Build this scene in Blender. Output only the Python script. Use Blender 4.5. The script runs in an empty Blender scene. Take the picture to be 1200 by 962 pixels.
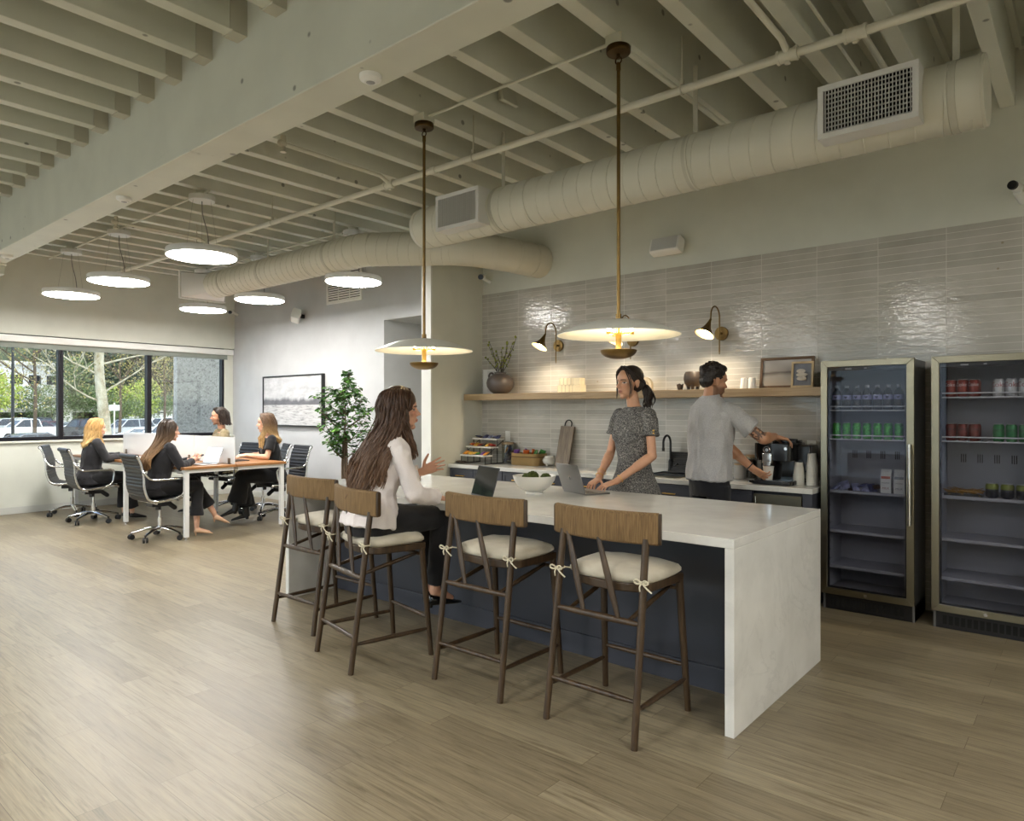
import bpy, math, random
import numpy as np
from mathutils import Vector, Matrix, Euler
SC = bpy.context.scene
COL = SC.collection
PI = math.pi
V = Vector
random.seed(7)

# ------------------------------------------------------------------ materials
MATS = {}
def new_mat(name):
    m = bpy.data.materials.new(name); m.use_nodes = True
    nt = m.node_tree
    b = nt.nodes['Principled BSDF']
    return m, nt, b
def lin(c):
    """sRGB 0-255 triple to linear rgba"""
    o = []
    for x in c:
        x = x / 255.0
        o.append(x / 12.92 if x <= 0.04045 else ((x + 0.055) / 1.055) ** 2.4)
    return (o[0], o[1], o[2], 1.0)
def mat(name, rgb, rough=0.5, metal=0.0, spec=0.5, var=0.0, vscale=8.0, bump=0.0, bscale=60.0, coat=0.0, sheen=0.0, alpha=1.0, emit=None, estr=0.0, stretch=None, trans=0.0):
    """plain surface with optional noise variation of colour and noise bump"""
    if name in MATS: return MATS[name]
    m, nt, b = new_mat(name)
    c = lin(rgb)
    b.inputs['Base Color'].default_value = c
    b.inputs['Roughness'].default_value = rough
    b.inputs['Metallic'].default_value = metal
    b.inputs['Specular IOR Level'].default_value = spec
    if coat: b.inputs['Coat Weight'].default_value = coat
    if sheen: b.inputs['Sheen Weight'].default_value = sheen
    if trans: b.inputs['Transmission Weight'].default_value = trans
    if emit:
        b.inputs['Emission Color'].default_value = lin(emit); b.inputs['Emission Strength'].default_value = estr
    if var or bump:
        tc = nt.nodes.new('ShaderNodeTexCoord')
        src = tc.outputs['Object']
        if stretch:
            mp = nt.nodes.new('ShaderNodeMapping'); mp.inputs['Scale'].default_value = stretch
            nt.links.new(src, mp.inputs['Vector']); src = mp.outputs['Vector']
    if var:
        n = nt.nodes.new('ShaderNodeTexNoise'); n.inputs['Scale'].default_value = vscale; n.inputs['Detail'].default_value = 5
        nt.links.new(src, n.inputs['Vector'])
        r = nt.nodes.new('ShaderNodeValToRGB')
        r.color_ramp.elements[0].position = 0.3; r.color_ramp.elements[1].position = 0.7
        r.color_ramp.elements[0].color = tuple(max(0, x * (1 - var)) for x in c[:3]) + (1,)
        r.color_ramp.elements[1].color = tuple(min(1, x * (1 + var)) for x in c[:3]) + (1,)
        nt.links.new(n.outputs['Fac'], r.inputs['Fac']); nt.links.new(r.outputs['Color'], b.inputs['Base Color'])
    if bump:
        n2 = nt.nodes.new('ShaderNodeTexNoise'); n2.inputs['Scale'].default_value = bscale; n2.inputs['Detail'].default_value = 3
        nt.links.new(src, n2.inputs['Vector'])
        bp = nt.nodes.new('ShaderNodeBump'); bp.inputs['Strength'].default_value = bump; bp.inputs['Distance'].default_value = 0.01
        nt.links.new(n2.outputs['Fac'], bp.inputs['Height']); nt.links.new(bp.outputs['Normal'], b.inputs['Normal'])
    MATS[name] = m
    return m
def emit_mat(name, rgb, strength):
    if name in MATS: return MATS[name]
    m = bpy.data.materials.new(name); m.use_nodes = True; nt = m.node_tree
    nt.nodes.remove(nt.nodes['Principled BSDF'])
    e = nt.nodes.new('ShaderNodeEmission'); e.inputs['Color'].default_value = lin(rgb); e.inputs['Strength'].default_value = strength
    nt.links.new(e.outputs[0], nt.nodes['Material Output'].inputs['Surface'])
    MATS[name] = m; return m
def pane_mat(name, tint, refl=0.06, rough=0.0, edge=0.6, refl_tint=(255, 255, 255)):
    """thin clear pane: tinted see-through plus a mirror coat that grows at grazing angles"""
    if name in MATS: return MATS[name]
    m = bpy.data.materials.new(name); m.use_nodes = True; nt = m.node_tree
    nt.nodes.remove(nt.nodes['Principled BSDF'])
    t = nt.nodes.new('ShaderNodeBsdfTransparent'); t.inputs['Color'].default_value = lin(tint)
    g = nt.nodes.new('ShaderNodeBsdfGlossy'); g.inputs['Roughness'].default_value = rough; g.inputs['Color'].default_value = lin(refl_tint)
    lw = nt.nodes.new('ShaderNodeLayerWeight'); lw.inputs['Blend'].default_value = 0.25
    mr = nt.nodes.new('ShaderNodeMapRange'); mr.inputs['To Min'].default_value = refl; mr.inputs['To Max'].default_value = edge
    nt.links.new(lw.outputs['Facing'], mr.inputs['Value'])
    pw = nt.nodes.new('ShaderNodeMath'); pw.operation = 'MULTIPLY'; pw.inputs[1].default_value = 1.0
    nt.links.new(mr.outputs['Result'], pw.inputs[0])
    mx = nt.nodes.new('ShaderNodeMixShader')
    nt.links.new(pw.outputs[0], mx.inputs['Fac']); nt.links.new(t.outputs[0], mx.inputs[1]); nt.links.new(g.outputs[0], mx.inputs[2])
    nt.links.new(mx.outputs[0], nt.nodes['Material Output'].inputs['Surface'])
    MATS[name] = m; return m

class N:
    """tiny node-tree helper"""
    def __init__(s, name, **kw):
        s.m, s.nt, s.b = new_mat(name); MATS[name] = s.m
        for k, v in kw.items(): s.b.inputs[k].default_value = v
    def n(s, typ, **kw):
        x = s.nt.nodes.new('ShaderNode' + typ)
        for k, v in kw.items():
            if k in x.inputs.keys(): x.inputs[k].default_value = v
            else: setattr(x, k, v)
        return x
    def l(s, a, b): s.nt.links.new(a, b)
    def obj(s, scale=(1, 1, 1), rot=(0, 0, 0), loc=(0, 0, 0)):
        tc = s.n('TexCoord'); mp = s.n('Mapping')
        mp.inputs['Scale'].default_value = scale; mp.inputs['Rotation'].default_value = rot; mp.inputs['Location'].default_value = loc
        s.l(tc.outputs['Object'], mp.inputs['Vector']); return mp.outputs['Vector']
    def ramp(s, fac, stops):
        r = s.n('ValToRGB'); e = r.color_ramp.elements
        while len(e) > len(stops): e.remove(e[-1])
        while len(e) < len(stops): e.new(0.5)
        for k, (p, c) in enumerate(stops): e[k].position = p; e[k].color = c
        s.l(fac, r.inputs['Fac']); return r.outputs['Color']
    def mix(s, fac, a, b, mode='MIX'):
        x = s.nt.nodes.new('ShaderNodeMix'); x.data_type = 'RGBA'; x.blend_type = mode
        for sock, v in ((x.inputs[0], fac), (x.inputs[6], a), (x.inputs[7], b)):
            if hasattr(v, 'is_linked'): s.l(v, sock)
            else: sock.default_value = v
        return x.outputs[2]
    def math(s, op, a, b=None):
        x = s.n('Math'); x.operation = op
        for sock, v in ((x.inputs[0], a), (x.inputs[1], b)):
            if v is None: continue
            if hasattr(v, 'is_linked'): s.l(v, sock)
            else: sock.default_value = v
        return x.outputs[0]
    def bump(s, h, strength=0.3, dist=0.01, normal=None):
        bp = s.n('Bump'); bp.inputs['Strength'].default_value = strength; bp.inputs['Distance'].default_value = dist
        s.l(h, bp.inputs['Height'])
        if normal is not None: s.l(normal, bp.inputs['Normal'])
        return bp.outputs['Normal']

# ------------------------------------------------------------------ mesh builder
def frame(d):
    d = V(d).normalized()
    a = V((0, 0, 1)) if abs(d.z) < 0.95 else V((1, 0, 0))
    u = d.cross(a).normalized(); w = u.cross(d).normalized()
    return u, w
class MB:
    def __init__(s): s.v = []; s.f = []; s.mi = []; s.cur = 0
    def face(s, idx): s.f.append(tuple(idx)); s.mi.append(s.cur)
    def add(s, verts, faces, M=None):
        o = len(s.v)
        s.v += [tuple(M @ V(p)) if M else tuple(p) for p in verts]
        for f in faces: s.face([i + o for i in f])
        return s
    def box(s, x0, x1, y0, y1, z0, z1, M=None):
        vs = [(x0, y0, z0), (x1, y0, z0), (x1, y1, z0), (x0, y1, z0), (x0, y0, z1), (x1, y0, z1), (x1, y1, z1), (x0, y1, z1)]
        return s.add(vs, [(0, 3, 2, 1), (4, 5, 6, 7), (0, 1, 5, 4), (1, 2, 6, 5), (2, 3, 7, 6), (3, 0, 4, 7)], M)
    def cbox(s, c, sz, M=None):
        return s.box(c[0] - sz[0] / 2, c[0] + sz[0] / 2, c[1] - sz[1] / 2, c[1] + sz[1] / 2, c[2] - sz[2] / 2, c[2] + sz[2] / 2, M)
    def rings(s, rings, closed=False, cap=True):
        n = len(rings[0]); o = len(s.v)
        for r in rings: s.v += [tuple(p) for p in r]
        m = len(rings)
        for i in range(m if closed else m - 1):
            j = (i + 1) % m
            for k in range(n):
                l = (k + 1) % n
                s.face((o + i * n + k, o + i * n + l, o + j * n + l, o + j * n + k))
        if cap and not closed:
            s.face([o + k for k in reversed(range(n))]); s.face([o + (m - 1) * n + k for k in range(n)])
        return s
    def cyl(s, p0, p1, r0, r1=None, n=16, cap=True):
        r1 = r0 if r1 is None else r1
        p0 = V(p0); p1 = V(p1); u, w = frame(p1 - p0)
        R = []
        for p, r in ((p0, r0), (p1, r1)):
            R.append([p + (u * math.cos(2 * PI * k / n) + w * -math.sin(2 * PI * k / n)) * r for k in range(n)])
        return s.rings(R, cap=cap)
    def tube(s, pts, r, n=8, closed=False, cap=True, flat=None):
        """sweep a circle (or ellipse flat=(ru,rw,up)) along points; r number or list"""
        pts = [V(p) for p in pts]; m = len(pts); R = []
        t0 = (pts[1] - pts[0]).normalized(); u, w = frame(t0)
        if flat: 
            u = V(flat[2]); u = (u - t0 * u.dot(t0)).normalized(); w = u.cross(t0).normalized()
        for i, p in enumerate(pts):
            if closed: t = (pts[(i + 1) % m] - pts[i - 1]).normalized()
            elif i == 0: t = t0
            elif i == m - 1: t = (pts[-1] - pts[-2]).normalized()
            else:
                t = (pts[i + 1] - pts[i]).normalized() + (pts[i] - pts[i - 1]).normalized()
                t = t.normalized() if t.length > 1e-6 else (pts[i + 1] - pts[i]).normalized()
            u = (u - t * u.dot(t)).normalized(); w = u.cross(t).normalized()
            rr = r[i] if isinstance(r, (list, tuple)) else r
            a, b = (rr, rr) if not flat else (rr * flat[0], rr * flat[1])
            R.append([p + u * (math.cos(2 * PI * k / n) * a) + w * (-math.sin(2 * PI * k / n) * b) for k in range(n)])
        return s.rings(R, closed=closed, cap=cap)
    def lathe(s, prof, n=32, c=(0, 0, 0), closed_prof=False, M=None, cap=True):
        """prof: list of (r, z); revolve about z"""
        o = len(s.v); m = len(prof)
        for (r, z) in prof:
            for k in range(n):
                a = 2 * PI * k / n
                p = V((c[0] + r * math.cos(a), c[1] + r * math.sin(a), c[2] + z))
                s.v.append(tuple(M @ p) if M else tuple(p))
        for i in range(m if closed_prof else m - 1):
            j = (i + 1) % m
            for k in range(n):
                l = (k + 1) % n
                s.face((o + i * n + k, o + i * n + l, o + j * n + l, o + j * n + k))
        if not closed_prof and cap:
            if prof[0][0] > 1e-6: s.face([o + k for k in reversed(range(n))])
            if prof[-1][0] > 1e-6: s.face([o + (m - 1) * n + k for k in range(n)])
        return s
    def ell(s, c, r, M=None, nu=16, nv=10):
        R = M.to_3x3() if M else Matrix.Identity(3)
        c = V(c); o = len(s.v)
        s.v.append(tuple(c + R @ V((0, 0, -r[2]))))
        for i in range(1, nv):
            a = -PI / 2 + PI * i / nv
            for k in range(nu):
                b = 2 * PI * k / nu
                s.v.append(tuple(c + R @ V((r[0] * math.cos(a) * math.cos(b), r[1] * math.cos(a) * math.sin(b), r[2] * math.sin(a)))))
        s.v.append(tuple(c + R @ V((0, 0, r[2])))); last = len(s.v) - 1
        for k in range(nu):
            l = (k + 1) % nu
            s.face((o, o + 1 + l, o + 1 + k))
            for i in range(nv - 2):
                s.face((o + 1 + i * nu + k, o + 1 + i * nu + l, o + 1 + (i + 1) * nu + l, o + 1 + (i + 1) * nu + k))
            s.face((last, o + 1 + (nv - 2) * nu + k, o + 1 + (nv - 2) * nu + l))
        return s
    def cap(s, p0, p1, r0, r1=None, n=14):
        """round-ended tapered limb"""
        r1 = r0 if r1 is None else r1
        p0 = V(p0); p1 = V(p1); d = (p1 - p0); L = d.length
        if L < 1e-6: return s.ell(p0, (r0,) * 3)
        d /= L; u, w = frame(d); R = []
        for a in (80, 60, 40, 20, 0):
            a = math.radians(a); R.append((p0 - d * r0 * math.sin(a), r0 * math.cos(a)))
        for a in (0, 20, 40, 60, 80):
            a = math.radians(a); R.append((p1 + d * r1 * math.sin(a), r1 * math.cos(a)))
        return s.rings([[c + (u * math.cos(2 * PI * k / n) - w * math.sin(2 * PI * k / n)) * r for k in range(n)] for c, r in R])
    def loft(s, rings, n=24, pw=2.0):
        """rings: (centre, half-width vector, half-depth vector); superellipse power pw"""
        R = []
        for c, a, b in rings:
            c = V(c); a = V(a); b = V(b); q = []
            for k in range(n):
                t = 2 * PI * k / n; ct, st = math.cos(t), math.sin(t)
                q.append(c + a * (math.copysign(abs(ct) ** (2 / pw), ct)) + b * (math.copysign(abs(st) ** (2 / pw), st)))
            R.append(q)
        return s.rings(R)
    def prism(s, poly, z0, z1, M=None):
        n = len(poly)
        vs = [(x, y, z0) for x, y in poly] + [(x, y, z1) for x, y in poly]
        fs = [tuple(reversed(range(n))), tuple(range(n, 2 * n))] + [(k, (k + 1) % n, n + (k + 1) % n, n + k) for k in range(n)]
        return s.add(vs, fs, M)
    def merge(s, o, M=None):
        k = len(s.v); s.v += [tuple(M @ V(p)) if M else p for p in o.v]
        for f, mi in zip(o.f, o.mi): s.f.append(tuple(i + k for i in f)); s.mi.append(mi)
        return s
    def mesh(s, name, smooth=None, fix=True):
        me = bpy.data.meshes.new(name)
        me.from_pydata([tuple(p) for p in s.v], [], s.f); 
        if any(s.mi): me.polygons.foreach_set('material_index', s.mi)
        if fix:
            import bmesh
            bm = bmesh.new(); bm.from_mesh(me); bmesh.ops.recalc_face_normals(bm, faces=bm.faces); bm.to_mesh(me); bm.free()
        me.update()
        if smooth:
            me.polygons.foreach_set('use_smooth', [True] * len(me.polygons))
            me.set_sharp_from_angle(angle=math.radians(smooth))
        return me

def put(name, mb, m, parent=None, loc=None, rot=None, bevel=0, smooth=35, seg=2, fix=True):
    """link a builder as ONE mesh object"""
    me = mb.mesh(name, smooth, fix) if isinstance(mb, MB) else mb
    o = bpy.data.objects.new(name, me); COL.objects.link(o)
    for x in (m if isinstance(m, (list, tuple)) else [m]): me.materials.append(x)
    if parent is not None: o.parent = parent
    if loc is not None: o.location = loc
    if rot is not None: o.rotation_euler = rot
    if bevel:
        b = o.modifiers.new('bevel', 'BEVEL'); b.width = bevel; b.segments = seg; b.limit_method = 'ANGLE'; b.angle_limit = math.radians(40); b.harden_normals = False
    return o
def tag(o, label, cat, group=None):
    o['label'] = label; o['category'] = cat
    if group: o['group'] = group
    return o
def thing(name, label, cat, loc=(0, 0, 0), rz=0.0, group=None):
    o = bpy.data.objects.new(name, None); COL.objects.link(o); o.empty_display_size = 0.1
    o.location = loc; o.rotation_euler = (0, 0, rz)
    return tag(o, label, cat, group)
def struct(name, mb, m, parent=None, **kw):
    o = put(name, mb, m, parent, **kw)
    if parent is None: o['kind'] = 'structure'
    return o
def kids(o): return [c for c in bpy.data.objects if c.parent == o]
def dup(root, loc=None, rz=None, label=None, group=None, parent=None):
    def rec(o, par):
        c = o.copy(); COL.objects.link(c)
        if par is not None: c.parent = par
        for ch in kids(o): rec(ch, c)
        return c
    r = rec(root, parent)
    if loc is not None: r.location = loc
    if rz is not None: r.rotation_euler = (0, 0, rz)
    if label: r['label'] = label
    if group: r['group'] = group
    return r
def arc(c, r, a0, a1, n, ax=(1, 0, 0), ay=(0, 0, 1)):
    c = V(c); ax = V(ax); ay = V(ay)
    return [c + ax * (r * math.cos(a0 + (a1 - a0) * k / n)) + ay * (r * math.sin(a0 + (a1 - a0) * k / n)) for k in range(n + 1)]
def rrect(x0, x1, y0, y1, r, n=4):
    P = []
    for cx, cy, a in ((x1 - r, y1 - r, 0), (x0 + r, y1 - r, PI / 2), (x0 + r, y0 + r, PI), (x1 - r, y0 + r, 1.5 * PI)):
        for k in range(n + 1):
            t = a + PI / 2 * k / n; P.append((cx + r * math.cos(t), cy + r * math.sin(t)))
    return P
def bez(pts, n=8):
    """Catmull-Rom through points"""
    P = [V(p) for p in pts]; P = [P[0] * 2 - P[1]] + P + [P[-1] * 2 - P[-2]]; o = []
    for i in range(1, len(P) - 2):
        for k in range(n):
            t = k / n; a, b, c, d = P[i - 1], P[i], P[i + 1], P[i + 2]
            o.append(0.5 * ((2 * b) + (c - a) * t + (2 * a - 5 * b + 4 * c - d) * t * t + (3 * b - a - 3 * c + d) * t ** 3))
    o.append(P[-2]); return o
def text_mesh(s, size, depth=0.0004, align='CENTER', bold=0.0):
    cu = bpy.data.curves.new('lettering', 'FONT'); cu.body = s; cu.size = size; cu.extrude = depth; cu.align_x = align; cu.align_y = 'CENTER'; cu.offset = bold
    o = bpy.data.objects.new('lettering', cu); COL.objects.link(o)
    bpy.context.view_layer.update()
    me = bpy.data.meshes.new_from_object(o.evaluated_get(bpy.context.evaluated_depsgraph_get()))
    bpy.data.objects.remove(o); bpy.data.curves.remove(cu)
    return me
# camera model of the picture, used to measure where things stand
CF = 811.0; YAW = math.radians(40.2); CAMZ = 1.506
FW = V((-math.sin(YAW), math.cos(YAW), 0)); RT = V((math.cos(YAW), math.sin(YAW), 0))
def ray(u, v): return FW + RT * ((u - 600) / CF) + V((0, 0, (481 - v) / CF))
def at_y(u, v, y): d = ray(u, v); return V((0, 0, CAMZ)) + d * (y / d.y)
def at_x(u, v, x): d = ray(u, v); return V((0, 0, CAMZ)) + d * (x / d.x)
def at_z(u, v, z): d = ray(u, v); return V((0, 0, CAMZ)) + d * ((z - CAMZ) / d.z)
def at_d(u, v, t): return V((0, 0, CAMZ)) + ray(u, v) * t
# ------------------------------------------------------------------ the room's measures
XW, YW, YG = -12.05, 6.0, 6.365        # window wall, tiled wall, grey wall
ZJ, ZD = 3.65, 4.10                    # underside of joists, underside of deck
XR, YF = 3.2, -4.6                     # walls on the camera's own side
PX0, PX1, PY0 = -5.68, -5.53, 5.177    # partition
# ---- materials of the shell
def paint(name, rgb, rough=0.6, grain=0.05, spots=False, rings=False):
    k = N(name, Roughness=rough); v = k.obj()
    n1 = k.n('TexNoise', Scale=2.5, Detail=4); k.l(v, n1.inputs['Vector'])
    c = lin(rgb); lo = tuple(x * (1 - grain) for x in c[:3]) + (1,); hi = tuple(min(1, x * (1 + grain)) for x in c[:3]) + (1,)
    col = k.ramp(n1.outputs['Fac'], [(0.3, lo), (0.7, hi)])
    n2 = k.n('TexNoise', Scale=140, Detail=2); k.l(v, n2.inputs['Vector'])
    h = n2.outputs['Fac']
    if spots:                         # knots, nail holes and chips in painted timber
        vo = k.n('TexVoronoi', Scale=4.2, Randomness=1.0); k.l(v, vo.inputs['Vector'])
        sp = k.ramp(vo.outputs['Distance'], [(0.065, (1, 1, 1, 1)), (0.095, (0, 0, 0, 1))])
        col = k.mix(sp, col, tuple(x * 0.38 for x in c[:3]) + (1,))
    if rings:                         # lamination lines, scuffs and torn chips along a glued beam
        n4 = k.n('TexNoise', Scale=1.0, Detail=6, Roughness=0.7); k.l(k.obj((2.2, 1, 16)), n4.inputs['Vector'])
        n5 = k.n('TexNoise', Scale=1.1, Detail=3); k.l(v, n5.inputs['Vector'])
        sc = k.math('MULTIPLY', k.ramp(n4.outputs['Fac'], [(0.66, (0, 0, 0, 1)), (0.72, (1, 1, 1, 1))]), k.ramp(n5.outputs['Fac'], [(0.5, (0, 0, 0, 1)), (0.62, (1, 1, 1, 1))]))
        col = k.mix(sc, col, tuple(x * 0.55 for x in c[:3]) + (1,))
    k.l(col, k.b.inputs['Base Color'])
    k.l(k.bump(h, 0.08, 0.004), k.b.inputs['Normal'])
    return k.m
M_PAINT = paint('paint_cream', (209, 210, 199))
M_CEIL = paint('paint_ceiling', (207, 208, 196), 0.5)
M_JOIST = paint('paint_timber', (207, 208, 196), 0.5, 0.06, spots=True)
M_BEAM = paint('paint_glulam', (207, 208, 196), 0.5, 0.06, spots=True, rings=True)
M_GREY = paint('paint_grey', (186, 187, 188))
M_WHITE = mat('white_enamel', (232, 232, 228), 0.4)
M_BLACK = mat('black_metal', (22, 22, 25), 0.35)
M_CHROME = mat('chrome', (225, 226, 228), 0.12, 1.0)
M_STEEL = mat('brushed_steel', (138, 132, 114), 0.3, 1.0, bump=0.05, bscale=30, stretch=(1, 1, 40))
M_BRASS = mat('aged_brass', (128, 104, 64), 0.38, 1.0, var=0.15, vscale=14)
M_BRASS_D = mat('dark_bronze', (84, 66, 40), 0.42, 1.0)
M_GOLD = mat('satin_gold', (214, 172, 92), 0.28, 1.0)
def floor_mat():
    k = N('oak_plank_floor'); v = k.obj()
    br = k.n('TexBrick', Scale=1.0); br.offset = 0.37; br.offset_frequency = 2; br.squash = 1.0
    br.inputs['Brick Width'].default_value = 1.22; br.inputs['Row Height'].default_value = 0.152
    br.inputs['Mortar Size'].default_value = 0.0012; br.inputs['Mortar Smooth'].default_value = 0.3; br.inputs['Bias'].default_value = 0.0
    br.inputs['Color1'].default_value = (0.25, 0.25, 0.25, 1); br.inputs['Color2'].default_value = (0.75, 0.75, 0.75, 1); br.inputs['Mortar'].default_value = (0.05, 0.05, 0.05, 1)
    k.l(v, br.inputs['Vector'])
    base = k.ramp(br.outputs['Color'], [(0.2, lin((116, 105, 84))), (0.5, lin((127, 116, 94))), (0.8, lin((138, 127, 104)))])
    # grain runs along each plank, shifted from plank to plank
    sh = k.n('VectorMath', operation='ADD'); mm = k.n('VectorMath', operation='MULTIPLY'); mm.inputs[1].default_value = (31, 17, 5)
    k.l(br.outputs['Color'], mm.inputs[0]); k.l(v, sh.inputs[0]); k.l(mm.outputs[0], sh.inputs[1])
    mp = k.n('Mapping'); mp.inputs['Scale'].default_value = (1.1, 17, 1); k.l(sh.outputs[0], mp.inputs['Vector'])
    g = k.n('TexNoise', Scale=2.6, Detail=9, Roughness=0.66, Distortion=0.7); k.l(mp.outputs['Vector'], g.inputs['Vector'])
    gc = k.ramp(g.outputs['Fac'], [(0.32, (0.62, 0.58, 0.53, 1)), (0.48, (1, 1, 1, 1)), (0.68, (1.24, 1.23, 1.2, 1))])
    mp2 = k.n('Mapping'); mp2.inputs['Scale'].default_value = (3, 120, 1); k.l(sh.outputs[0], mp2.inputs['Vector'])
    g2 = k.n('TexNoise', Scale=1.5, Detail=3); k.l(mp2.outputs['Vector'], g2.inputs['Vector'])
    gc2 = k.ramp(g2.outputs['Fac'], [(0.35, (0.86, 0.85, 0.84, 1)), (0.6, (1.05, 1.05, 1.05, 1))])
    c = k.mix(1.0, base, gc, 'MULTIPLY'); c = k.mix(1.0, c, gc2, 'MULTIPLY')
    c = k.mix(br.outputs['Fac'], c, lin((86, 73, 54)))
    k.l(c, k.b.inputs['Base Color'])
    r = k.n('MapRange'); r.inputs['To Min'].default_value = 0.3; r.inputs['To Max'].default_value = 0.44; k.l(g.outputs['Fac'], r.inputs['Value']); k.l(r.outputs[0], k.b.inputs['Roughness'])
    k.b.inputs['Specular IOR Level'].default_value = 0.45
    h = k.math('SUBTRACT', g2.outputs['Fac'], k.math('MULTIPLY', br.outputs['Fac'], 2.0))
    k.l(k.bump(h, 0.12, 0.002), k.b.inputs['Normal'])
    return k.m
def tile_mat():
    """stack-bonded thin glazed tiles with an uneven handmade surface; object x along, z up"""
    k = N('glazed_tile'); tc = k.n('TexCoord'); sep = k.n('SeparateXYZ'); k.l(tc.outputs['Object'], sep.inputs[0])
    cmb = k.n('CombineXYZ'); k.l(sep.outputs['X'], cmb.inputs['X']); k.l(sep.outputs['Z'], cmb.inputs['Y'])
    v = cmb.outputs[0]
    br = k.n('TexBrick', Scale=1.0); br.offset = 0.0; br.squash = 1.0
    for nme, val in (('Brick Width', 0.4585), ('Row Height', 0.052), ('Mortar Size', 0.0024), ('Mortar Smooth', 0.3), ('Bias', 0.0)): br.inputs[nme].default_value = val
    br.inputs['Color1'].default_value = (0, 0, 0, 1); br.inputs['Color2'].default_value = (1, 1, 1, 1); br.inputs['Mortar'].default_value = (0.5, 0.5, 0.5, 1)
    k.l(v, br.inputs['Vector'])
    base = k.ramp(br.outputs['Color'], [(0.0, lin((172, 169, 161))), (0.5, lin((180, 177, 169))), (1.0, lin((188, 185, 178)))])
    n = k.n('TexNoise', Scale=5, Detail=5); k.l(v, n.inputs['Vector'])
    base = k.mix(1.0, base, k.ramp(n.outputs['Fac'], [(0.3, (0.9, 0.89, 0.87, 1)), (0.65, (1.04, 1.04, 1.04, 1))]), 'MULTIPLY')
    vo = k.n('TexVoronoi', Scale=5.5); k.l(v, vo.inputs['Vector'])
    base = k.mix(k.ramp(vo.outputs['Distance'], [(0.03, (0.7, 0.7, 0.7, 1)), (0.06, (0, 0, 0, 1))]), base, lin((140, 126, 104)))
    c = k.mix(br.outputs['Fac'], base, lin((206, 203, 196))); k.l(c, k.b.inputs['Base Color'])
    rr = k.n('MapRange'); rr.inputs['To Min'].default_value = 0.09; rr.inputs['To Max'].default_value = 0.8; k.l(br.outputs['Fac'], rr.inputs['Value']); k.l(rr.outputs[0], k.b.inputs['Roughness'])
    mp = k.n('Mapping'); mp.inputs['Scale'].default_value = (16, 34, 1); k.l(v, mp.inputs['Vector'])
    w = k.n('TexNoise', Scale=1.0, Detail=3.0, Roughness=0.45, Distortion=0.3); k.l(mp.outputs[0], w.inputs['Vector'])
    # each tile sits at a slightly different tilt
    fx = k.math('FRACT', k.math('DIVIDE', sep.outputs['Z'], 0.052))
    tilt = k.math('MULTIPLY', fx, k.math('SUBTRACT', br.outputs['Color'], 0.5))
    h = k.math('ADD', k.math('MULTIPLY', w.outputs['Fac'], 1.0), k.math('MULTIPLY', tilt, 0.18))
    h = k.math('SUBTRACT', h, k.math('MULTIPLY', br.outputs['Fac'], 0.35))
    k.l(k.bump(h, 0.34, 0.005), k.b.inputs['Normal'])
    return k.m
M_FLOOR = floor_mat(); M_TILE = tile_mat()
# ---- floor, deck
b = MB(); b.box(XW - 0.2, XR + 0.2, YF - 0.2, YG + 3.0, -0.12, 0.0); struct('floor', b, M_FLOOR, smooth=None)
b = MB(); b.box(XW - 0.2, XR + 0.2, YF - 0.2, YG + 3.0, ZD, ZD + 0.15); struct('ceiling', b, M_CEIL, smooth=None)
# ---- walls
ZT = 2.863
b = MB(); b.box(PX1, XR, YW, YW + 0.2, 0, ZT)
b2 = MB(); b2.box(0, XR - PX1, 0, 0.2, 0, ZT)
o = struct('wall_back_tiled', b2, M_TILE, smooth=None); o.location = (PX1 + 0.0925, YW, 0.01)
b2 = MB(); b2.box(-0.0925, XR - PX1 - 0.0925, 0, 0.2, -0.01, ZT - 0.01); o.data = b2.mesh('wall_back_tiled'); o.data.materials.append(M_TILE)
b = MB(); b.box(PX1, XR, YW + 0.012, YW + 0.2, ZT, ZD); struct('wall_back_upper', b, M_PAINT, smooth=None)
b = MB(); b.box(PX0, PX1, PY0 + 0.02, YG + 2.5, 0, ZD); struct('wall_partition', b, M_PAINT, smooth=None)
b = MB(); b.box(PX0, PX1, PY0, PY0 + 0.02, 0, ZD); struct('trim_1', b, mat('trim_white', (226, 226, 222), 0.45), smooth=None)
b = MB(); b.box(XW - 0.2, -7.77, YG, YG + 0.2, 0, ZD); struct('wall_grey', b, M_GREY, smooth=None)
b = MB(); b.box(-7.77, PX0, YG, YG + 0.2, 2.795, ZD); struct('wall_grey_header', b, M_GREY, smooth=None)
b = MB(); b.box(-7.97, -7.77, YG + 0.2, YG + 2.5, 0, ZD); struct('wall_corridor_left', b, M_GREY, smooth=None)
b = MB(); b.box(-7.97, PX0, YG + 2.5, YG + 2.7, 0, ZD); struct('wall_corridor_end', b, M_GREY, smooth=None)
b = MB(); b.box(-7.77, PX0, YG + 0.2, YG + 2.5, 2.795, 2.9); struct('ceiling_corridor', b, M_GREY, smooth=None)
# window wall: below the sill, above the head, and the jamb at the corner
ZS, ZH = 1.06, 2.52
WY = [-4.2, -2.88, -1.56, -0.25, 1.04, 2.33, 3.62, 4.91, 6.2]
b = MB(); b.box(XW - 0.2, XW, YF, YG, 0, ZS); struct('wall_window_lower', b, M_PAINT, smooth=None)
b = MB(); b.box(XW - 0.2, XW + 0.06, YF, YG, 2.62, ZD); struct('wall_window_upper', b, M_PAINT, smooth=None)
b = MB(); b.box(XW - 0.2, XW, WY[-1] + 0.001, YG, ZS, 2.62); struct('wall_window_jamb', b, M_PAINT, smooth=None)
b = MB(); b.box(XW - 0.2, XW, YF, WY[0] - 0.001, ZS, 2.62); struct('wall_window_jamb_front', b, M_PAINT, smooth=None)
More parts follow.
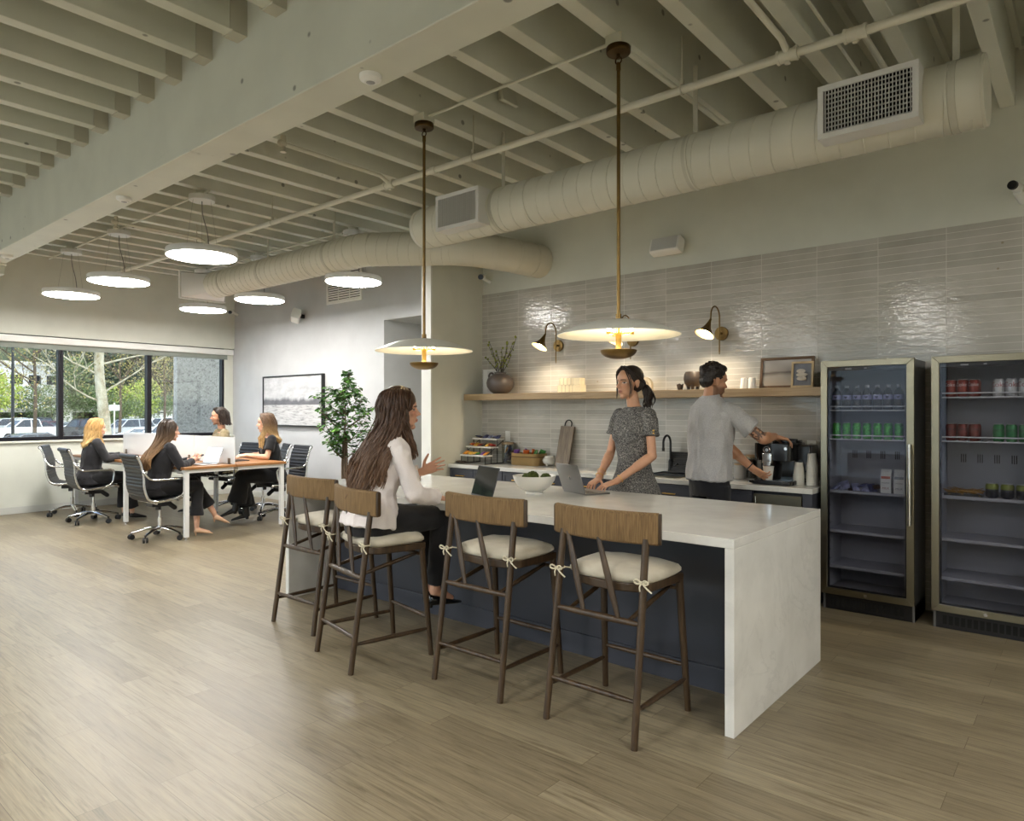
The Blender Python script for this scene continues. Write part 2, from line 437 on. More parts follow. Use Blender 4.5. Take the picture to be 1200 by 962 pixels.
# the camera's own side: a glazed front on the left half, plain walls elsewhere
b = MB(); b.box(XR, XR + 0.2, YF, YW + 0.2, 0, ZD); struct('wall_right', b, M_PAINT, smooth=None)
b = MB(); b.box(-2.2, XR, YF - 0.2, YF, 0, ZD); b.box(XW, -2.2, YF - 0.2, YF, 3.0, ZD); b.box(XW - 0.2, -10.8, YF - 0.2, YF, 0, 3.0); struct('wall_front', b, M_PAINT, smooth=None)
M_PANE = pane_mat('window_pane', (215, 220, 218), 0.035, 0.0, 0.5)
M_FRAME = mat('dark_bronze_frame', (34, 33, 38), 0.4, 0.6)
for i in range(8):
    y0, y1 = WY[i], WY[i + 1]
    f = MB(); w = 0.035; d = 0.05
    f.box(XW - 0.12, XW - 0.12 + 0.11, y0, y0 + w, ZS, 2.62); f.box(XW - 0.12, XW - 0.01, y1 - w, y1, ZS, 2.62)
    f.box(XW - 0.12, XW - 0.01, y0 + w, y1 - w, ZS, ZS + 0.055); f.box(XW - 0.12, XW - 0.01, y0 + w, y1 - w, 2.56, 2.62)
    win = struct('window_%d' % (i + 1), f, M_FRAME, bevel=0.004, smooth=None)
    g = MB(); g.box(XW - 0.075, XW - 0.069, y0 + w, y1 - w, ZS + 0.055, 2.56); put('pane', g, M_PANE, win, smooth=None)
for i, (x0, x1) in enumerate([(-10.8, -8.6), (-8.6, -6.4), (-6.4, -4.3), (-4.3, -2.2)]):
    f = MB()
    f.box(x0, x0 + 0.04, YF - 0.12, YF - 0.02, 0, 3.0); f.box(x1 - 0.04, x1, YF - 0.12, YF - 0.02, 0, 3.0)
    f.box(x0 + 0.04, x1 - 0.04, YF - 0.12, YF - 0.02, 0, 0.08); f.box(x0 + 0.04, x1 - 0.04, YF - 0.12, YF - 0.02, 2.94, 3.0)
    win = struct('window_%d' % (i + 9), f, M_FRAME, bevel=0.004, smooth=None)
    g = MB(); g.box(x0 + 0.04, x1 - 0.04, YF - 0.075, YF - 0.069, 0.08, 2.94); put('pane', g, M_PANE, win, smooth=None)
# head trim and sill ledge at the windows
b = MB(); b.box(XW - 0.02, XW + 0.05, YF, YG, ZS - 0.03, ZS); struct('trim_2', b, M_PAINT, smooth=None, bevel=0.004)
# baseboards
BH = 0.1
def base(name, x0, x1, y0, y1): b = MB(); b.box(x0, x1, y0, y1, 0, BH); struct(name, b, mat('baseboard_paint', (196, 196, 190), 0.5), bevel=0.004, smooth=None)
base('baseboard_window', XW, XW + 0.014, YF, YG - 0.014); base('baseboard_grey', XW, -7.77, YG - 0.014, YG)
base('baseboard_partition', PX1, PX1 + 0.012, PY0, 5.45); base('baseboard_corridor', -7.77, -7.756, YG, YG + 2.4)
# ---- exposed timber: joists either side of the glued beam
X0 = -2.168; SPJ = 0.410; JW = 0.09
BY0, BY1, BZ = 2.045, 2.27, 3.16
M_HANGER = mat('painted_hanger', (188, 185, 170), 0.5)
for k in range(-9, 23):
    x = X0 - SPJ * k
    if x < -11.3: break
    if x + JW > XR: continue
    b = MB(); b.box(x, x + JW, BY1, YW if x > PX1 - 0.2 else (YG + 2.5 if x > -7.9 else YG), ZJ, ZD)
    struct('ceiling_joist', b, M_JOIST, smooth=None, bevel=0.004)
    b = MB(); b.box(x, x + JW, YF, BY0, ZJ, ZD)
    j = struct('ceiling_joist', b, M_JOIST, smooth=None, bevel=0.004)
    h = MB(); t = 0.009                      # steel joist hanger at the beam
    h.box(x - t, x, BY0 - 0.1, BY0, ZJ, ZJ + 0.3); h.box(x + JW, x + JW + t, BY0 - 0.1, BY0, ZJ, ZJ + 0.3); h.box(x - t, x + JW + t, BY0 - 0.085, BY0, ZJ - t, ZJ)
    put('joist_hanger', h, M_HANGER, j, smooth=None)
b = MB(); b.box(XW, XR, BY0, BY1, BZ, ZD); struct('ceiling_beam', b, M_BEAM, smooth=None, bevel=0.006)
# steel saddle under the beam and the post that carries it
b = MB(); b.box(-10.2, -9.36, BY0 - 0.012, BY1 + 0.012, BZ - 0.02, BZ + 0.2); b.box(-10.2, -9.4, BY0, BY1, BZ - 0.12, BZ - 0.02); struct('beam_saddle', b, M_CEIL, smooth=None, bevel=0.004)
b = MB(); b.box(-10.2, -9.95, BY0 + 0.0, BY1 - 0.0, 0, BZ - 0.12); struct('column_post', b, M_PAINT, smooth=None, bevel=0.006)
# nailing blocks where the deck meets the back wall
for k in (-8, -7, -6, -5, -4, -3, -2):
    x = X0 - SPJ * k
    b = MB(); b.box(x + JW + 0.02, x + SPJ - 0.02, YW - 0.05, YW, ZD - 0.07, ZD); b.box(x + JW, x + JW + 0.04, 3.0, YW - 0.05, ZD - 0.07, ZD)
    struct('ceiling_blocking', b, M_JOIST, smooth=None, bevel=0.003)
# ------------------------------------------------------------------ ducts
M_DUCT = mat('painted_duct', (206, 203, 188), 0.42, var=0.03, vscale=3)
M_REG = mat('register_enamel', (214, 213, 210), 0.4)
M_DARK = mat('dark_void', (14, 14, 14), 0.9)
def helix(p0, p1, r, pitch, rr=0.003, n=22):
    p0 = V(p0); p1 = V(p1); d = p1 - p0; L = d.length; d.normalize(); u, w = frame(d); T = int(L / pitch * n)
    return [p0 + d * (L * i / T) + (u * math.cos(2 * PI * i / n) + w * math.sin(2 * PI * i / n)) * r for i in range(T + 1)]
D1R, D1Y, D1Z, D1A, D1B = 0.178, 4.25, 3.137, -4.62, -0.425
def duct_shell(mb, path, r, n=32): mb.tube(path, r, n=n)
t = thing('supply_duct', 'fat cream spiral air duct with two registers running below the joists above the island', 'air duct', (D1A, D1Y, D1Z))
L = D1B - D1A
m = MB(); m.cyl((0.02, 0, 0), (L, 0, 0), D1R, n=48); m.tube(helix((0.03, 0, 0), (L - 0.06, 0, 0), D1R, 0.125), 0.0048, n=6)
for x in (L - 0.02, L - 0.16, 1.28, 2.62): m.cyl((x - 0.006, 0, 0), (x + 0.006, 0, 0), D1R + 0.006, n=48)
put('duct_pipe', m, M_DUCT, t, smooth=40)
m = MB(); m.rings([[V((x, r * math.cos(2 * PI * k / 40), r * math.sin(2 * PI * k / 40))) for k in range(40)] for x, r in ((0.03, D1R + 0.002), (-0.02, D1R - 0.01), (-0.05, D1R - 0.05), (-0.06, 0.05))]); put('end_cap', m, M_DUCT, t, smooth=50)
def register(par, x0, x1, z0, z1, y, yb, label=None):
    """boxed grille: frame, vertical blades in front of horizontal ones, dark throat"""
    b = MB(); w = 0.03
    b.box(x0, x1, y, y + 0.012, z1 - w, z1); b.box(x0, x1, y, y + 0.012, z0, z0 + w); b.box(x0, x0 + w, y, y + 0.012, z0 + w, z1 - w); b.box(x1 - w, x1, y, y + 0.012, z0 + w, z1 - w)
    b.box(x0, x1, y + 0.012, yb, z1 - 0.003, z1); b.box(x0, x1, y + 0.012, yb, z0, z0 + 0.003); b.box(x0, x0 + 0.003, y + 0.012, yb, z0, z1); b.box(x1 - 0.003, x1, y + 0.012, yb, z0, z1)
    for x in (x0 + 0.1, (x0 + x1) / 2, x1 - 0.1):
        for z in (z0 + w / 2, z1 - w / 2): b.cyl((x, y - 0.002, z), (x, y + 0.001, z), 0.004, n=8)
    r = put('register_box', b, M_REG, par, bevel=0.002, smooth=None)
    g = MB(); n = 26
    for k in range(n):
        x = x0 + w + (x1 - x0 - 2 * w) * (k + 0.5) / n; g.box(x - 0.0017, x + 0.0017, y + 0.004, y + 0.02, z0 + w, z1 - w)
    for k in range(9):
        z = z0 + w + (z1 - z0 - 2 * w) * (k + 0.5) / 9; g.box(x0 + w, x1 - w, y + 0.024, y + 0.04, z - 0.0015, z + 0.0015)
    put('register_blades', g, M_REG, r, smooth=None)
    g = MB(); g.box(x0 + 0.01, x1 - 0.01, y + 0.06, y + 0.065, z0 + 0.01, z1 - 0.01); put('throat', g, M_DARK, r, smooth=None)
    return r
for x0, x1 in ((-1.172, -0.685), (-4.2, -3.715)):
    register(t, x0 - D1A, x1 - D1A, 2.99 - D1Z, 3.28 - D1Z, 3.985 - D1Y, 4.12 - D1Y)
for x in (-0.56, -2.014, -3.682):
    s = MB(); a = 0.016
    s.box(x - D1A - a, x - D1A + a, -0.002, 0.002, D1R, ZJ + 0.12 - D1Z)
    s.rings([[V((x - D1A + dx, (D1R + dr) * math.cos(2 * PI * k / 40), (D1R + dr) * math.sin(2 * PI * k / 40))) for dx, dr in ((-a, 0), (a, 0), (a, 0.004), (-a, 0.004))] for k in range(40)], closed=True)
    put('hanger_strap', s, M_HANGER, t, smooth=30)
# second duct: along the lounge, jogging past the partition and into the tiled wall
t = thing('return_duct', 'longer cream spiral duct bending behind the first duct into the back wall', 'air duct', (0, 0, 0))
r2 = 0.178
P = [(-9.35, 4.69, 3.25), (-6.22, 4.69, 3.25), (-6.12, 4.70, 3.25), (-6.0, 4.75, 3.25), (-5.2, 5.18, 3.22), (-5.0, 5.31, 3.2), (-4.84, 5.47, 3.17), (-4.74, 5.66, 3.15), (-4.69, 5.85, 3.14), (-4.68, 6.02, 3.14)]
m = MB(); m.tube(P, r2, n=40); m.tube(helix(P[0], P[1], r2, 0.12), 0.0048, n=6); m.tube(helix(P[3], P[4], r2, 0.12), 0.0048, n=6)
def hoop(mb, c, d, r, w=0.006): c = V(c); d = V(d).normalized(); mb.cyl(c - d * w, c + d * w, r, n=40)
for i in range(1, len(P) - 1): hoop(m, P[i], V(P[i + 1]) - V(P[i - 1]), r2 + 0.004, 0.004)
hoop(m, (-7.0, 4.69, 3.25), (1, 0, 0), r2 + 0.006)
put('duct_pipe', m, M_DUCT, t, smooth=40)
m = MB(); m.rings([[V((-9.35, 4.69 + r2 * math.cos(a), 3.25 + r2 * math.sin(a))) for a in [2 * PI * k / 32 for k in range(32)]],
   [V((-9.72, 4.69 + 0.31 * max(-1, min(1, 1.45 * math.cos(a))), 3.26 + 0.17 * max(-1, min(1, 1.45 * math.sin(a))))) for a in [2 * PI * k / 32 for k in range(32)]]])
m.box(-9.76, -9.72, 4.36, 5.02, 3.07, 3.11); m.box(-9.76, -9.72, 4.36, 5.02, 3.41, 3.45); m.box(-9.76, -9.72, 4.36, 4.4, 3.11, 3.41); m.box(-9.76, -9.72, 4.98, 5.02, 3.11, 3.41)
put('flared_boot', m, M_REG, t, smooth=30)
for x in (-6.6, -8.0, -9.0):
    s = MB(); a = 0.02; s.box(x - a, x + a, 4.688, 4.692, 3.25 + r2, ZJ + 0.12)
    s.rings([[V((x + dx, 4.69 + (r2 + dr) * math.cos(2 * PI * k / 40), 3.25 + (r2 + dr) * math.sin(2 * PI * k / 40))) for dx, dr in ((-a, 0), (a, 0), (a, 0.004), (-a, 0.004))] for k in range(40)], closed=True)
    put('hanger_strap', s, M_HANGER, t, smooth=30)
# ------------------------------------------------------------------ sprinkler pipe and its branches
t = thing('sprinkler_pipe', 'long cream sprinkler main crossing below the joists with side branches', 'pipe', (0, 3.83, 3.43))
m = MB(); m.cyl((-11.4, 0, 0), (1.6, 0, 0), 0.024, n=20)
put('main_pipe', m, M_DUCT, t, smooth=40)
def branch(x, y1, z=0.05, head=True):
    b = MB(); y1 -= 3.83
    b.tube([(x, 0, 0.0), (x, 0.03 * (1 if y1 > 0 else -1), 0.02), (x, 0.1 * (1 if y1 > 0 else -1), z), (x, y1, z)], 0.017, n=14)
    q = put('branch_pipe', b, M_DUCT, t, smooth=40)
    c = MB(); c.cyl((x - 0.045, 0, 0), (x + 0.045, 0, 0), 0.034, n=18); c.cyl((x - 0.055, 0, 0), (x - 0.04, 0, 0), 0.038, n=18); c.cyl((x + 0.04, 0, 0), (x + 0.055, 0, 0), 0.038, n=18); c.cyl((x, 0, -0.045), (x, 0, 0), 0.016, n=8)
    put('tee_fitting', c, M_DUCT, t, smooth=40)
    if head:
        h = MB(); h.cap((x, y1, z), (x, y1 - 0.02, z), 0.026); h.cyl((x, y1, z), (x, y1, z + 0.06), 0.02, n=12); h.lathe([(0.0, 0.0), (0.016, 0.0), (0.014, -0.03), (0.022, -0.04), (0.022, -0.043), (0.0, -0.045)][::-1], 14, (x, y1, z - 0.02))
        put('sprinkler_head', h, mat('painted_head', (196, 190, 172), 0.5), q, smooth=40)
branch(-4.6, 2.82); branch(-1.28, 2.5); branch(-7.85, 2.86); branch(-0.94, 5.3, 0.06, False)
c = MB()
for x in (-4.17, -4.06, -8.7, -8.62): c.cyl((x - 0.03, 0, 0), (x + 0.03, 0, 0), 0.031, n=18)
put('coupling', c, M_DUCT, t, smooth=40)
for x in (-1.9, -3.62, -6.45, -8.1, -10.2):
    h = MB(); h.cyl((x, 0, 0.03), (x, 0, ZJ + 0.1 - 3.43), 0.005, n=8); h.tube(arc((x, 0, 0), 0.029, 0, 2 * PI, 20, (0, 1, 0)), 0.005, n=6); h.box(x - 0.01, x + 0.01, -0.012, 0.012, 0.025, 0.06)
    put('clevis_hanger', h, M_HANGER, t, smooth=30)
# thin electrical conduits fixed under the joists
def conduit(label, pts):
    m = MB(); m.tube(pts, 0.0105, n=10)
    tag(put('electrical_conduit', m, M_CEIL, smooth=40), label, 'conduit', None)
PXL = [(-3.735, 3.43), (-2.098, 3.43)]
conduit('thin painted conduit joining the ceiling boxes of the two dome pendants', [(PXL[0][0] + 0.05, 3.43, ZJ - 0.02), (PXL[1][0] - 0.05, 3.43, ZJ - 0.02)])
conduit('thin conduit joining the canopies of the disc lights beside the beam', [(-6.55, 3.22, ZJ - 0.02), (-11.2, 3.22, ZJ - 0.02)])
conduit('thin conduit above the long duct joining canopies of the rear disc lights', [(-6.6, 5.0, ZJ - 0.02), (-10.9, 5.0, ZJ - 0.02)])
conduit('short pipe under the joist between the dome pendant and upper duct', [(-2.10, 3.52, ZJ - 0.03), (-2.10, 5.9, ZJ - 0.03)])
conduit('slim conduit hugging the joist behind the right sprinkler branch', [(-1.17, 2.4, ZJ + 0.03), (-1.17, 5.9, ZJ + 0.03)])
# ------------------------------------------------------------------ brass and white dome pendants
M_SHADE = mat('shade_white', (226, 226, 218), 0.35)
M_SHADE_IN = mat('shade_inner', (240, 234, 214), 0.5)
M_BULB = emit_mat('bulb_glow', (255, 226, 170), 60)
def pendant(x, y, label):
    t = thing('pendant_lamp', label, 'pendant lamp', (x, y, 0), 0, 'dome pendants above the island')
    m = MB(); m.box(-0.055, 0.055, -0.055, 0.055, ZJ - 0.06, ZJ); put('ceiling_box', m, M_CEIL, t, bevel=0.004, smooth=None)
    m = MB(); m.lathe([(0, -0.06), (0.068, -0.06), (0.07, -0.064), (0.07, -0.09), (0.066, -0.096), (0.012, -0.1), (0.012, -0.11), (0, -0.112)][::-1], 36, (0, 0, ZJ)); put('canopy', m, M_BRASS_D, t, smooth=40)
    m = MB(); m.tube(arc((0, 0, ZJ - 0.135), 0.02, 0, 2 * PI, 16), 0.004, n=8); m.cyl((0, 0, ZJ - 0.115), (0, 0, ZJ - 0.1), 0.006, n=8); put('loop', m, M_BRASS_D, t, smooth=40)
    m = MB(); m.cyl((0, 0, 2.03), (0, 0, ZJ - 0.155), 0.0105, n=14); m.cyl((0, 0, 2.02), (0, 0, 2.06), 0.017, n=14); m.cyl((0, 0, ZJ - 0.19), (0, 0, ZJ - 0.15), 0.013, n=12); put('rod', m, M_BRASS, t, smooth=40)
    R, H, z0 = 0.352, 0.088, 1.94
    rad = (R * R + H * H) / (2 * H); pr = []
    for k in range(17):
        r = R * (1 - k / 16.0); pr.append((r, z0 + math.sqrt(rad * rad - r * r) - (rad - H)))
    m = MB(); m.lathe([(R, z0 - 0.004)] + pr, 64, cap=False)
    sh = put('dome_shade', m, M_SHADE, t, smooth=50)
    m = MB(); m.lathe([(R - 0.001, z0 - 0.004), (R - 0.006, z0 - 0.002)] + [(max(0, r - 0.004), z - 0.006) for r, z in pr[1:]], 64, cap=False); put('shade_lining', m, M_SHADE_IN, sh, smooth=50)
    m = MB(); m.cyl((0, 0, 1.845), (0, 0, 2.015), 0.0165, n=18); m.cyl((0, 0, 1.94), (0, 0, 1.952), 0.034, n=20)
    for k in range(3):
        a = 0.3 + 2 * PI * k / 3; m.cyl((0.02 * math.cos(a), 0.02 * math.sin(a), 1.946), (0.075 * math.cos(a), 0.075 * math.sin(a), 1.946), 0.007, n=8); m.cyl((0.075 * math.cos(a), 0.075 * math.sin(a), 1.94), (0.075 * math.cos(a), 0.075 * math.sin(a), 1.955), 0.016, n=14)
    put('stem', m, M_GOLD, t, smooth=40)
    bw = []
    for k in range(13):
        a = math.radians(90 * k / 12); bw.append((0.104 * math.sin(a) ** 0.9, 1.802 + 0.05 * (1 - math.cos(a))))
    m = MB(); m.lathe(bw + [(0.099, 1.853)] + [(max(0.0, r - 0.005), z + 0.004) for r, z in reversed(bw[:-1])], 40); put('bowl', m, M_BRASS, t, smooth=50)
    for k in range(3):
        a = 0.3 + 2 * PI * k / 3; m = MB(); m.ell((0.075 * math.cos(a), 0.075 * math.sin(a), 1.967), (0.011, 0.011, 0.014), nu=12, nv=8); put('bulb', m, M_BULB, t, smooth=60)
    ld = bpy.data.lights.new('pendant_glow', 'AREA'); ld.shape = 'DISK'; ld.size = 0.17; ld.energy = 1.05; ld.color = (1, 0.88, 0.7)
    lo = bpy.data.objects.new('pendant_glow', ld); COL.objects.link(lo); lo.parent = t; lo.location = (0, 0, 1.852); lo.rotation_euler = (PI, 0, 0)
    return t
pendant(PXL[0][0], PXL[0][1], 'white dome pendant on brass rod hanging beside the seated woman near the partition')
pendant(PXL[1][0], PXL[1][1], 'white dome pendant on brass rod hanging above the woman at the grey laptop')
# ------------------------------------------------------------------ round disc lights over the desks, plus added fill lamps behind the camera
M_DISC = emit_mat('disc_diffuser', (255, 252, 247), 20.0)
M_LAMPW = mat('lamp_white', (224, 224, 222), 0.45)
def disc(x, y, label, group='round disc lights hanging over the desks'):
    t = thing('disc_light', label, 'ceiling light', (x, y, 3.04), 0, group)
    m = MB(); m.lathe([(0.30, -0.028), (0.322, -0.03), (0.325, -0.026), (0.325, 0.028), (0.32, 0.034), (0.0, 0.036)], 64); put('housing', m, M_LAMPW, t, smooth=40)
    m = MB(); m.lathe([(0.0, -0.034), (0.312, -0.034), (0.316, -0.03), (0.3, -0.026), (0, -0.026)], 64); put('diffuser', m, M_DISC, t, smooth=40)
    m = MB(); m.lathe([(0, 0.515), (0.115, 0.515), (0.12, 0.52), (0.12, 0.565), (0.0, 0.568)], 40); put('canopy', m, M_LAMPW, t, smooth=40)
    m = MB(); m.cyl((0, 0, 0.565), (0, 0, ZJ - 3.04), 0.06, n=18); put('mount', m, M_CEIL, t, smooth=40)
    m = MB()
    for k in range(3):
        a = 0.6 + 2 * PI * k / 3; m.cyl((0.09 * math.cos(a), 0.09 * math.sin(a), 0.52), (0.16 * math.cos(a), 0.16 * math.sin(a), 0.034), 0.0014, n=5)
    put('suspension_wire', m, mat('steel_wire', (150, 150, 146), 0.4, 0.8), t, smooth=40)
    m = MB(); m.tube(bez([(0, 0, 0.52), (0.015, 0.0, 0.38), (0.05, 0.03, 0.2), (0.02, 0.06, 0.034)], 8), 0.0045, n=7); put('power_cord', m, mat('cord_grey', (120, 120, 118), 0.6), t, smooth=40)
    return t
d0 = disc(-6.70, 3.22, 'large round disc light nearest to the beam and the standing pendant')
for x, y, lb in [(-8.75, 3.22, 'round disc light, middle one of the three along the beam'), (-10.26, 3.2, 'round disc light, farthest of the three along the beam, near the windows'),
                 (-6.66, 5.0, 'round disc light in front of the wall return grille'), (-8.74, 5.0, 'round disc light above the framed seascape and wall speaker'), (-10.24, 4.94, 'round disc light hanging below the flared end of the long duct')]:
    dup(d0, (x, y, 3.04), 0, lb)
# unseen copies of these lamps, added behind and beside the camera as fill light
k = 0
for x, y in [(x, y) for x in (-10.2, -7.4, -4.6, -2.1, 1.5) for y in (-0.1, -2.6)] + [(1.5, 1.6), (1.9, 3.6)]:
    if True:
        dup(d0, (x, y, 3.04), 0, 'unseen round disc light added for fill on the camera side of the beam', 'unseen disc lights added for fill')
# ------------------------------------------------------------------ small things on beam, joists and walls
def sensor(x, label):
    t = thing('ceiling_motion_sensor', label, 'motion sensor', (x, 2.16, BZ), 0, 'white motion sensors under the beam')
    m = MB(); m.lathe([(0.0, -0.036), (0.03, -0.035), (0.036, -0.028), (0.052, -0.022), (0.055, -0.015), (0.055, 0.0)], 32); put('body', m, M_WHITE, t, smooth=45)
    m = MB(); m.lathe([(0.0, -0.04), (0.018, -0.038), (0.024, -0.034)], 20); put('lens', m, mat('sensor_lens', (150, 150, 150), 0.3), t, smooth=45)
sensor(-2.74, 'white motion sensor under the beam closest to the camera'); sensor(-5.77, 'white motion sensor under the beam above the row of disc lights'); sensor(-8.87, 'white motion sensor under the far end of the beam by its saddle')
t = thing('wireless_box', 'small flat cream box fixed on a joist side between the two pendant rods', 'box', (-3.25, 3.80, 3.80))
m = MB(); m.box(-0.085, 0.085, -0.085, 0.085, -0.012, 0.012, Matrix.Rotation(math.radians(78), 4, 'Y')); put('body', m, M_CEIL, t, bevel=0.006); m = MB(); m.box(-0.06, -0.02, -0.04, 0.04, -0.05, 0.05); put('bracket', m, M_HANGER, t, bevel=0.003, smooth=None)
t = thing('wall_speaker', 'white wedge loudspeaker on the wall above the tiles', 'loudspeaker', (-3.09, YW + 0.012, 3.05))
m = MB(); M = Matrix.Translation((0, -0.1, 0)) @ Matrix.Rotation(math.radians(-18), 4, 'X') @ Matrix.Rotation(math.radians(0), 4, 'Z')
m.loft([(V((-0.15, 0, 0)), V((0, 0.06, 0)), V((0, 0, 0.075))), (V((0.15, 0, 0)), V((0, 0.06, 0)), V((0, 0, 0.075)))], 20, 5); m2 = MB(); m2.merge(m, M); put('cabinet', m2, M_WHITE, t, bevel=0.006)
m = MB(); m.box(-0.03, 0.03, -0.06, 0.0, -0.03, 0.03); put('bracket', m, M_WHITE, t, bevel=0.004); m = MB(); m.box(-0.13, 0.13, -0.063, -0.06, -0.062, 0.062); m2 = MB(); m2.merge(m, M); put('grille', m2, mat('speaker_grille', (200, 200, 198), 0.7, bump=0.4, bscale=400), t, bevel=0.001)
t = thing('wall_speaker', 'white wedge loudspeaker on the grey wall above the seascape', 'loudspeaker', (-9.78, YG, 3.02))
M = Matrix.Translation((0, -0.14, 0)) @ Matrix.Rotation(math.radians(-22), 4, 'X') @ Matrix.Rotation(math.radians(-35), 4, 'Z')
m = MB(); m.loft([(V((-0.13, 0, 0)), V((0, 0.07, 0)), V((0, 0, 0.085))), (V((0.13, 0, 0)), V((0, 0.07, 0)), V((0, 0, 0.085)))], 20, 5); m2 = MB(); m2.merge(m, M); put('cabinet', m2, M_WHITE, t, bevel=0.006)
m = MB(); m.box(-0.11, 0.11, -0.074, -0.07, -0.07, 0.07); m2 = MB(); m2.merge(m, M); put('grille', m2, MATS['speaker_grille'], t, bevel=0.001); m = MB(); m.box(-0.03, 0.03, -0.1, 0, -0.03, 0.03); put('bracket', m, M_BLACK, t, bevel=0.004)
def camera_dome(loc, look, label):
    t = thing('security_camera', label, 'security camera', loc, 0, 'small white security cameras')
    d = V(look).normalized(); m = MB(); m.cap((0, 0, 0), d * 0.05, 0.034); put('housing', m, M_WHITE, t, smooth=60)
    m = MB(); m.cyl(d * 0.06, d * 0.086, 0.031, 0.03, n=24); put('lens', m, M_BLACK, t, smooth=40)
    return t
c = camera_dome((-5.44, 5.92, 3.06), (0.35, -1, -0.25), 'white security camera with black lens in the corner above the tiles'); m = MB(); m.cyl((0, 0.0, -0.02), (0.03, 0.09, -0.06), 0.02, n=14); put('mount', m, M_WHITE, c, smooth=40)
c = camera_dome((-0.42, 5.92, 3.05), (-0.3, -1, 0.05), 'white security camera above the tiles over the second fridge'); m = MB(); m.cyl((0.0, 0.0, -0.03), (0.03, 0.092, -0.08), 0.028, n=14); put('mount', m, M_WHITE, c, smooth=40)
c = camera_dome((-11.9, YG - 0.1, 3.28), (0.6, -0.8, -0.2), 'white security camera in the corner by the windows'); m = MB(); m.cyl((0, 0, 0), (0.03, 0.1, -0.05), 0.02, n=14); put('mount', m, M_WHITE, c, smooth=40)
t = thing('return_grille', 'white louvred return grille high on the grey wall', 'air grille', (-8.7, YG, 3.42))
m = MB(); a, bz, w = 0.435, 0.28, 0.035
m.box(-a, a, -0.02, 0, bz - w, bz); m.box(-a, a, -0.02, 0, -bz, -bz + w); m.box(-a, -a + w, -0.02, 0, -bz + w, bz - w); m.box(a - w, a, -0.02, 0, -bz + w, bz - w)
for x in (-0.14, 0.14): m.box(x - 0.006, x + 0.006, -0.016, -0.002, -bz + w, bz - w)
put('frame', m, M_WHITE, t, bevel=0.003, smooth=None)
m = MB()
for k in range(14):
    z = -bz + w + (2 * bz - 2 * w) * (k + 0.5) / 14; m.box(-a + w, a - w, -0.012, -0.009, -0.0125, 0.0125, Matrix.Translation((0, 0, z)) @ Matrix.Rotation(math.radians(40), 4, 'X'))
put('louvres', m, M_WHITE, t, smooth=None)
m = MB(); m.box(-a + w, a - w, -0.002, -0.001, -bz + w, bz - w); put('backing', m, mat('grille_dark', (34, 34, 36), 0.9), t, smooth=None)
# roller-shade cassette along the window head
t = thing('roller_blind', 'long white roller shade cassette along the window head', 'roller shade', (XW, 0.9, 2.55))
m = MB(); m.prism(rrect(0.0, 0.07, -0.045, 0.055, 0.012), -5.1, 5.44, Matrix(((1, 0, 0, 0), (0, 0, 1, 0), (0, 1, 0, 0), (0, 0, 0, 1)))); put('cassette', m, M_WHITE, t, smooth=40)
m = MB(); m.box(0.012, 0.014, -5.0, 5.35, -0.115, -0.04); put('shade_cloth', m, mat('shade_cloth', (138, 144, 136), 0.8), t, smooth=None)
m = MB(); m.box(0.008, 0.018, -5.0, 5.35, -0.125, -0.112); put('hem_bar', m, mat('hem_bar', (120, 126, 120), 0.5), t, smooth=None)
# wall switch and outlet plates
def plate(x, z, label, sw=True):
    t = thing('switch_plate' if sw else 'outlet_plate', label, 'wall plate', (x, YW, z))
    m = MB(); m.box(-0.036, 0.036, -0.006, 0, -0.058, 0.058); put('plate', m, M_WHITE, t, bevel=0.003)
    if sw: m = MB(); m.box(-0.017, 0.017, -0.01, -0.006, -0.033, 0.033); put('rocker', m, M_WHITE, t, bevel=0.002)
    else:
        m = MB()
        for z in (-0.02, 0.02): m.cyl((0, -0.008, z), (0, -0.005, z), 0.016, n=20)
        put('socket', m, mat('socket_grey', (200, 200, 198), 0.5), t, smooth=40)
plate(-5.13, 1.215, 'white switch plate on tiles above the glass snack jar'); plate(-1.81, 1.2, 'white outlet plate on tiles behind the paper cup stacks', False)
